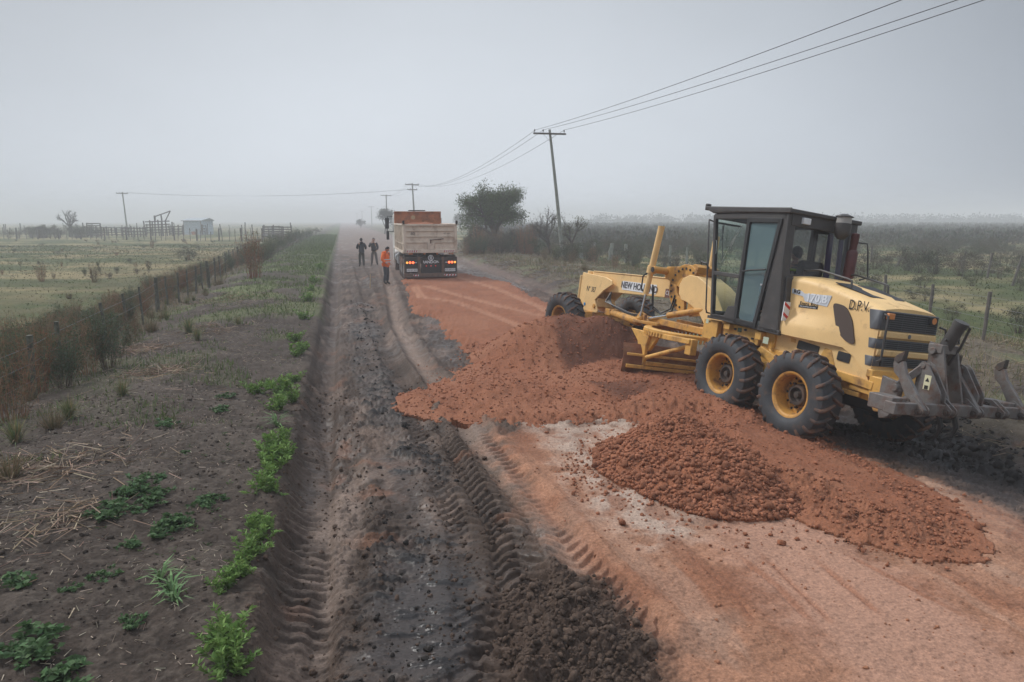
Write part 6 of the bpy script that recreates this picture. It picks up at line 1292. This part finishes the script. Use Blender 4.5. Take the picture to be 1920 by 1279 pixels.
for u, v, s, kd, lb in ((230, 745, .9, 'grass', 'blue-green grass tuft on the verge, lower of the two big tufts'), (355, 625, 1.15, 'grass', 'big grass tuft beside the fence weeds, upper of the two'), (370, 635, .9, 'grass', 'grass tuft leaning on the big upper tuft'), (447, 608, .8, 'grass', 'grass tuft alone on the upper verge'), (100, 800, .9, 'drygrass', 'dry grass tuft at the foot of the nearest weeds'), (130, 785, 1.0, 'grass', 'green tuft at the foot of the nearest weeds'), (30, 830, 1.1, 'grass', 'green tuft at the left edge below the weeds'), (20, 900, .9, 'drygrass', 'dry tuft at the left edge, mid height'), (285, 620, 1.0, 'drygrass', 'rusty dry tuft among the fence weeds')): x, y, z = atg(u, v); put(kd, 'grass_tuft', x, y, s*.8, lb, 'grass', None)
# sward blades, straw, weeds of the verges: nobody could count these ----------
def scatter_zone(n, t0, t1, s0, s1, pw=1.6): s_ = s0+(s1-s0)*R.uniform(0, 1, n)**pw; return unroad(R.uniform(t0, t1, n), s_)
def litter(name, x, y, L, w, cols, label, cat, up=.15, lift=.01, fine=True):
    z = ground_fields(x, y)[0] if fine else base_z(x, y); n = len(x); a = R.uniform(0, 2*PI, n); d = unit(np.stack([np.cos(a), np.sin(a), R.normal(0, up, n)], 1)); A = np.stack([x, y, z+lift], 1); B = A+d*np.reshape(L, (-1, 1)); vg = VG(); vg.ribbons(A, B, w, w*.6, cols); return tag(vg.build(name, STEM), label, cat, kind='stuff')
x, y = scatter_zone(21000, -7.6, -.95, 3.2, 26, 1.5); n = len(x); k = R.uniform(size=n) < .25+.75*sst(.42, .62, fbm(x*1.1, y*1.1, 3, 71)); x, y = x[k], y[k]; n = len(x)
litter('straw_litter', x, y, R.uniform(.015, .075, n)*(1+y*.03), .0062, vcol((.36, .29, .22), n, .5), 'short straw and twig litter on the dark soil of the left verge', 'straw')
x, y = scatter_zone(500, -7.6, -2.0, 3.4, 22, 1.5); n = len(x); litter('twigs', x, y, R.uniform(.12, .38, n), .010, vcol((.33, .24, .17), n, .3), 'longer twigs lying on the left verge', 'twigs', .12, .02)
for (u, v, r_, n_) in ((60, 890, .9, 420), (250, 660, .8, 330), (300, 700, .6, 250), (110, 980, .5, 120), (430, 560, 1.6, 300), (390, 620, .8, 160)):
    cx, cy, _ = atg(u, v); x = cx+R.normal(0, r_*.5, n_); y = cy+R.normal(0, r_*.5, n_); litter('twig_pile', x, y, R.uniform(.1, .42, n_), .011, vcol((.33, .24, .17), n_, .45), 'heap of cut dry stalks on the left verge', 'twigs', .22, .03)
def blades(name, x, y, h, w, cols, label, fine=False, lean=.5):
    z = ground_fields(x, y)[0] if fine else base_z(x, y); n = len(x); a = R.uniform(0, 2*PI, n); th = np.abs(R.normal(0, lean, n)); d = np.stack([np.cos(a)*np.sin(th), np.sin(a)*np.sin(th), np.cos(th)], 1); vg = VG(); A = np.stack([x, y, z-.01], 1); r = unit(np.cross(d, R.normal(size=(n, 3)))); L_ = np.reshape(h, (-1, 1)); w_ = np.reshape(w, (-1, 1)); vg.quads(np.stack([A-r*w_/2, A+r*w_/2, A+d*L_+r*w_*.1, A+d*L_-r*w_*.1], 1), cols); return tag(vg.build(name, LEAF), label, 'grass', kind='stuff')
x, y = scatter_zone(42000, -5.8, -.9, 9, 130, 1.5); t, s_ = road(x, y); k = (fbm(x*.7, y*.7, 4, 51) > .51-.0035*s_) & (R.uniform(size=len(x)) < .35+.65*sst(-5, -2, t)); x, y = x[k], y[k]; n = len(x)
blades('verge_weeds', x, y, R.uniform(.04, .12, n)*(1+y*.012), R.uniform(.010, .02, n)*(1+y*.03), vcol((.12, .155, .06), n, .4), 'low green weeds spreading over the upper left verge')
x, y = scatter_zone(9000, -8.6, -5.4, 9, 45, 1.3); n = len(x); blades('fence_grass', x, y, R.uniform(.08, .35, n), .012, np.where(R.uniform(size=(n, 1)) < .5, vcol((.25, .18, .10), n), vcol((.12, .13, .06), n)), 'rough mixed grass under the left fence weeds')
x, y = scatter_zone(60000, -60, -8.0, 8, 95, 1.15); n = len(x); f_ = fbm(x*.16, y*.30, 4, 61)[:, None]; g_ = sst(.42, .66, f_); col = vcol((.066, .078, .024), n, .3)*(1-g_)+vcol((.115, .09, .043), n, .3)*g_
blades('pasture_grass', x, y, R.uniform(.02, .06, n)*(1+y*.012), R.uniform(.015, .03, n)*(1+y*.04), col, 'short grazed grass of the left pasture', lean=1.15)
x, y = scatter_zone(60000, 15.5, 75, 6, 95, 1.1); n = len(x); f_ = fbm(x*.16, y*.30, 4, 61)[:, None]; g_ = sst(.42, .66, f_); col = vcol((.070, .086, .026), n, .3)*(1-g_)+vcol((.12, .095, .045), n, .3)*g_
blades('pasture_grass', x, y, R.uniform(.03, .10, n)*(1+y*.012), R.uniform(.015, .03, n)*(1+y*.04), col, 'short grass of the right field between the shrubs', lean=1.0)
n0 = 1100; x, y = scatter_zone(n0, -6.5, -.95, 3.6, 24, 1.4); t, s_ = road(x, y); k = R.uniform(size=n0) < (.15+.85*sst(-2.4, -1.2, t))*sst(.38, .55, fbm(x*.9, y*.9, 3, 74)); x, y = x[k], y[k]; z = ground_fields(x, y)[0]; vg = VG()
for a, b, c_ in zip(x, y, z):
    m_ = R.integers(5, 12); q = R.uniform(0, 2*PI, m_); o_ = np.stack([np.cos(q), np.sin(q), R.uniform(.1, 1.2, m_)], 1); vg.leaves(np.tile((a, b, c_), (m_, 1))+R.normal(0, .012, (m_, 3)), o_, R.uniform(.02, .06, m_), R.uniform(.008, .02, m_), vcol([(.09, .14, .05), (.12, .16, .06), (.07, .10, .045)][R.integers(3)], m_), .1)
tag(vg.build('sprigs', LEAF), 'tiny green sprigs sprouting all over the left verge', 'weeds', kind='stuff')
# right verge: cut stalks, dry grass, low scrub
x, y = scatter_zone(26000, 9.3, 17.5, 7.5, 62, 1.3); n = len(x); k = R.uniform(size=n) < .3+.7*sst(.4, .6, fbm(x*.9, y*.9, 3, 72)); x, y = x[k], y[k]; n = len(x)
litter('cut_stalks', x, y, R.uniform(.06, .30, n)*(1+y*.012), .008*(1+y*.03), vcol((.25, .195, .13), n, .45), 'cut dry stalks covering the right verge', 'straw', .3, .03)
x, y = scatter_zone(20000, 10.2, 18.5, 8, 70, 1.2); n = len(x); k = fbm(x*.6, y*.6, 3, 73) > .46; x, y = x[k], y[k]; n = len(x)
blades('verge_grass', x, y, R.uniform(.08, .34, n), .012*(1+y*.02), np.where(R.uniform(size=(n, 1)) < .45, vcol((.13, .15, .06), n), vcol((.27, .215, .125), n)), 'rough half-dry grass on the right verge')
for i in range(70):
    s_ = 13+60*random.random()**1.0; t = random.uniform(13.0, 19) if s_ < 30 else random.uniform(12, 19); x, y = unroad(t, s_)
    if (x-14)**2+(y-20)**2 < 30 and random.random() < .7: continue
    kd = random.choice(['drygrass', 'grass', 'brown', 'green', 'brown']) if s_ > 24 else random.choice(['drygrass', 'grass', 'drygrass']); put(kd, 'weed_bush' if kd in ('brown', 'green') else 'grass_tuft', x, y, random.uniform(.6, 1.0)*(1 if s_ > 24 else .7), 'scruffy tuft of weeds on the right verge behind the grader', 'weed', 'tufts on the right verge')
# thick brush along the right fence, beyond the grader
n_ind = 0
def lab(x, y): return 'grey-green shrub in the dense brush of the right field behind the grader' if x < y*.42 else 'grey-green shrub on the open grass of the right field'
C_ = []
for i in range(2100):
    s_ = 26+130*random.random()**1.3; t = (17.0 if s_ < 40 else 13.5)+random.random()**.8*(20+s_*1.15); x, y = unroad(t, s_); u = 960+1300*x/y
    if u < 880 or u > 2050: continue
    dens = 1.0 if u < 1330 else (.16 if y < 55 else .6 if y < 75 else 1.0)
    if 1560 < u and y < 36: dens = .05
    if random.random() > dens: continue
    C_.append((x, y, random.uniform(.65, 1.25)*(1.25 if u < 1330 else 1.05 if y > 60 else .9)))
C_.sort(key=lambda c: c[1])
for x, y, s in C_[:250]: put('shrub', 'shrub', x, y, s*.82, lab(x, y), 'shrub', 'shrubs of the right field, dense part' if x < y*.42 else 'shrubs of the right field, open part', sz=s*random.uniform(.75, 1.05))
# named dark bushes of the open field
for u, v, s, lb in ((1720, 512, 1.6, 'broad dark bush in the middle distance of the right field, left part'), (1752, 514, 1.5, 'broad dark bush in the middle distance of the right field, middle part'), (1700, 508, 1.5, 'tall dark bush where the broad thicket starts on the left'), (1800, 518, 1.2, 'low dark bush right of the broad thicket'), (1835, 516, 1.25, 'low dark bush at the right end of the broad thicket'), (1862, 513, 1.0, 'small dark bush beyond the right end of the broad thicket'), (1665, 512, 1.0, 'small bush left of the broad thicket'), (1640, 505, 1.1, 'bush behind the hood rail of the grader'), (1730, 540, .8, 'small grey shrub in front of the broad thicket, left'), (1822, 536, .7, 'small grey shrub in front of the broad thicket, right'), (1733, 565, .6, 'low shrub between two fence posts right of the hood'), (1712, 560, .5, 'tiny shrub left of the low shrub between the posts'), (1782, 600, .55, 'thin leafy weed right of the second fence post'), (1908, 625, .9, 'green bush at the right picture edge by the fence'), (1912, 545, .7, 'small shrub at the right picture edge')):
    x, y, z = atg(u, v); put('shrub', 'shrub', x, y, s, lb, 'shrub', None, sz=s*.85)
far_v, far_q, far_c, off = [], [], [], 0
fp = []
for i in range(3):
    vg = VG(); m = 46; v = unit(R.normal(size=(m, 3)))*R.uniform(.25, .6, (m, 1)); vg.leaves(v*np.array((1, 1, .75))+np.array((0, 0, .5)), v+np.array((0, 0, .3)), R.uniform(.22, .42, m), R.uniform(.10, .2, m), vcol([(.080, .086, .055), (.095, .088, .062), (.072, .082, .050)][i], m, .35)); fp.append(vg.arrays())
def add_far(x, y, s, sz, z):
    global off
    v, q, c = fp[R.integers(3)]; a = R.uniform(0, 6.28); ca, sa = math.cos(a), math.sin(a); far_v.append(np.stack([v[:, 0]*ca-v[:, 1]*sa, v[:, 0]*sa+v[:, 1]*ca, v[:, 2]*sz/s], 1)*s+np.array((x, y, z))); far_q.append(q+off); far_c.append(c*R.uniform(.75, 1.25)); off += len(v)
for x, y, s in C_[250:]: add_far(x, y, s*1.0, s*1.1, gz(x, y))
xs = R.uniform(-.05, .92, 5200); ys = 85+330*R.uniform(0, 1, 5200)**1.25; zz = base_z(xs*ys, ys)
for a, y, z in zip(xs, ys, zz):
    if road(a*y, y)[0] < 18: continue
    s = R.uniform(.7, 1.5)*(1+y/500); add_far(a*y, y, s, s*.95, z)
tag(arr_mesh('far_brush', np.concatenate(far_v), np.concatenate(far_q), LEAF, attrs={'Col': np.concatenate(far_c)}), 'distant brush covering the right field up to the foggy horizon', 'brush', kind='stuff')
# left field: tussocks, thistles, brush before the far fence
for i in range(60):
    u = R.uniform(0, 500); v = 452+80*R.uniform()**1.5; x, y, z = atg(u, v)
    if road(x, y)[0] > -11: continue
    put(random.choice(['shrub', 'shrub', 'brown', 'green']), 'tussock', x, y, random.uniform(.3, .7)*(1 if v < 480 else .55), 'dark tussock scattered on the left pasture', 'shrub', 'tussocks of the left pasture', sz=random.uniform(.25, .45))
for u, v, s, kd, lb in ((78, 528, .75, 'brown', 'bare thistle clump, left one of the pair on the near pasture'), (177, 530, .8, 'brown', 'bare thistle clump, right one of the pair on the near pasture'), (130, 560, .6, 'drygrass', 'low yellow tussock below the thistle pair'), (353, 488, 1.2, 'shrub', 'round dark mound bush on the pasture near the fence'), (285, 465, .8, 'brown', 'thin upright weed in the middle of the pasture')):
    x, y, z = atg(u, v); put(kd, 'weed_bush', x, y, s, lb, 'weed', None, sz=s*(.75 if kd == 'shrub' else 1))
for i in range(30):
    u = R.uniform(0, 170); x = X_(u, 121); put('shrub', 'shrub', x, 121+R.uniform(-4, 4), random.uniform(1.2, 2.1), 'hazy shrub tangled in the far fence of the left field', 'shrub', 'hazy shrubs in the far left fence')
# ------------------------------------------------------------------ trees
def tree(name, x, y, hgt, rx, label, cat, leafn, leafcol, leafL, trunkcol=(.075, .06, .048), bare=0, nb=7, seed=1, group=None, twigs=1, low=.2, flat=.6):
    r = np.random.default_rng(seed); rn = random.Random(seed); o = empty(name, (x, y, gz(x, y)), 0, label, cat, group); tips = []; m = MB()
    def grow(p, d, L, rad, depth):
        pts = [p]; q = p.copy(); dd = d.copy()
        for k in range(3): dd = (dd+Vector((rn.uniform(-.22, .22), rn.uniform(-.22, .22), rn.uniform(-.06, .16)))).normalized(); q = q+dd*L/3; pts.append(q.copy())
        m.tube(pts, [rad*(1-.15*i) for i in range(4)], 5 if depth else 8, cap=False)
        if depth >= 3: tips.extend([q, pts[2]]); return
        if depth >= 2: tips.append(q)
        for k in range(3 if depth else nb):
            a = rn.uniform(0, 2*PI) if depth else 2*PI*k/nb+rn.uniform(-.4, .4); sp = rn.uniform(.35, .95) if depth else rn.uniform(.35, 1.05)
            ax = dd.orthogonal().normalized(); nd = (Matrix.Rotation(a, 3, dd) @ (Matrix.Rotation(sp, 3, ax) @ dd)); nd = (nd*Vector((1, 1, flat+.4))).normalized() if hasattr(nd, 'x') else nd
            grow(pts[-1 if rn.random() < .6 else 2], Vector((nd[0], nd[1], nd[2])), L*rn.uniform(.62, .85), rad*.55, depth+1)
    L0 = hgt*.33; grow(Vector((0, 0, -.1)), Vector((rn.uniform(-.1, .1), 0, 1)), L0*low/.2*.6, hgt*.028, 0)
    T_ = np.array([t[:] for t in tips]); zmx = T_[:, 2].max(); rmx = np.abs(T_[:, 0]).max(); sc = np.array((rx/rmx, rx/rmx, hgt*.93/zmx)); T_ = T_*sc
    for i, v in enumerate(m.v): m.v[i] = (v[0]*sc[0], v[1]*sc[1], v[2]*sc[2])
    tr = m.build('trunk', mat('bark_'+name, trunkcol, .9, noise=.25), o, smooth=True)
    if leafn:
        vg = VG(); k = r.integers(0, len(T_), leafn); cl = r.normal(0, hgt*.048, (leafn, 3)); c = T_[k]+cl; shade = r.uniform(.7, 1.3, len(T_))[k][:, None]
        c[:, 2] = np.maximum(c[:, 2], hgt*.06); vg.leaves(c, cl+r.normal(0, hgt*.03, (leafn, 3)), r.uniform(.6, 1.3, leafn)*leafL, leafL*.42, vcol(leafcol, leafn, .3)*shade); vg.build('crown', LEAF, o)
    if twigs:
        vg = VG(); n = len(T_)*twigs*3; k = r.integers(0, len(T_), n); A = T_[k]; vg.ribbons(A, A+r.normal(0, hgt*.05, (n, 3))+np.array((0, 0, hgt*.015)), .02*hgt/6, .006, vcol(trunkcol, n)); vg.build('twigs', STEM, o)
    return o
Y = 60; tree('roadside_tree', X_(936, Y), Y, 5.8, 3.15, 'big round dark green tree on the right verge behind the dump truck', 'tree', 27000, (.085, .122, .042), .17, seed=4, nb=9, flat=.45)
for i in range(18):
    u = random.uniform(872, 1000); put(random.choice(['green', 'brown', 'shrub']), 'undergrowth_bush', X_(u, 57), 57+random.uniform(-2, 1.5), random.uniform(1.2, 2.0), 'grey-green bush in the undergrowth round the foot of the big round tree', 'bush', 'undergrowth of the big tree')
Y = 57; tree('bare_shrub', X_(1032, Y), Y, 4.0, 2.2, 'nearly leafless grey shrub just left of the leaning pole', 'shrub', 260, (.09, .10, .05), .13, seed=9, nb=7, twigs=2, trunkcol=(.12, .105, .09))
Y = 55; tree('leafy_sapling', X_(1074, Y), Y, 3.6, 1.4, 'thin sapling with few leaves just right of the leaning pole', 'sapling', 520, (.11, .115, .04), .13, seed=12, nb=5, twigs=1)
Y = 150; tree('distant_tree', X_(721, Y), Y, 5.6, 1.75, 'small hazy tree beside the thin poles left of the dump truck', 'tree', 3800, (.06, .07, .045), .26, seed=5)
Y = 245; tree('distant_tree', X_(862, Y), Y, 5.8, 3.6, 'faint wide tree seen right of the dump truck in the fog', 'tree', 3000, (.06, .065, .05), .4, seed=6); tree('distant_tree', X_(893, Y-20), Y-20, 4.6, 3.0, 'faint low tree joining the wide one behind the roadside tree', 'tree', 2400, (.06, .065, .05), .4, seed=7)
Y = 260; tree('distant_tree', X_(676, Y), Y, 3.4, 1.6, 'very small faint tree by the road end under the poles', 'tree', 1200, (.06, .065, .05), .35, seed=8)
Y = 130; tree('bare_tree', X_(128, Y), Y, 5.2, 1.9, 'leafless thin tree rising above the far fence of the left field', 'tree', 0, (.1, .1, .1), .1, seed=15, nb=6, twigs=2, trunkcol=(.09, .08, .075))
vg = VG()
for i in range(900):
    a = R.uniform(.12, 1.0); y = R.uniform(430, 560); hh = R.uniform(3, 8); x = a*y; m_ = 26; c = np.stack([x+R.normal(0, 2.5, m_), y+R.normal(0, 2, m_), R.uniform(0.2, 1, m_)*hh], 1); vg.leaves(c, R.normal(size=(m_, 3)), R.uniform(.8, 2.2, m_), .9, vcol((.05, .06, .045), m_))
tag(vg.build('far_tree_line', LEAF), 'faint far tree line on the right horizon in the fog', 'tree line', kind='stuff')
# long pale low roof on the right horizon
Y = 330; m = MB(); m.prism([(0, 0), (17, 0), (17, 2.6), (8.5, 3.8), (0, 2.6)], 0, 8); wb = m.build('wall', mat('pale_wall', (.6, .62, .62), .7)); m = MB(); m.bar((-.3, 4, 2.6), (17.3, 4, 2.6), 9, .15); rf = m.build('roof', mat('white_roof', (.75, .77, .78), .6), None)
e = empty('farm_building', (X_(1085, Y), Y, gz(X_(1085, Y), Y)), 0, 'faint pale farm building on the horizon right of the leaning pole', 'building'); wb.parent = e; rf.parent = e; rf.location = (0, 0, 1.0)
# measuring stake beside the wet mud
x, y, z = atg(694, 540); m = MB(); m.box((0, 0, .28), (.035, .02, .62)); o = m.build('wooden_stake', mat('pale_new_wood', (.5, .36, .22), .7)); o.location = (x, y, z); o.rotation_euler = (.03, .05, .3); tag(o, 'thin pale wooden stake standing in the mud left of the person in orange', 'stake')
# ------------------------------------------------------------------ fog
HAZE = .0026
m = MB(); m.add([(-2600, -300, -3), (2600, -300, -3), (2600, 2950, -3), (-2600, 2950, -3), (-2600, -300, 16), (2600, -300, 16), (2600, 2950, 16), (-2600, 2950, 16)], [(0, 3, 2, 1), (4, 5, 6, 7), (0, 1, 5, 4), (1, 2, 6, 5), (2, 3, 7, 6), (3, 0, 4, 7)])
hm = bpy.data.materials.new('haze'); hm.use_nodes = True; t = hm.node_tree; t.nodes.clear(); pv = N(t, 'ShaderNodeVolumePrincipled'); pv.inputs['Color'].default_value = (.96, .97, .985, 1); pv.inputs['Density'].default_value = HAZE; pv.inputs['Anisotropy'].default_value = 0
oo = N(t, 'ShaderNodeOutputMaterial'); t.links.new(pv.outputs[0], oo.inputs['Volume']); hz = m.build('haze', hm); tag(hz, 'morning fog lying over the fields', 'fog', kind='stuff')
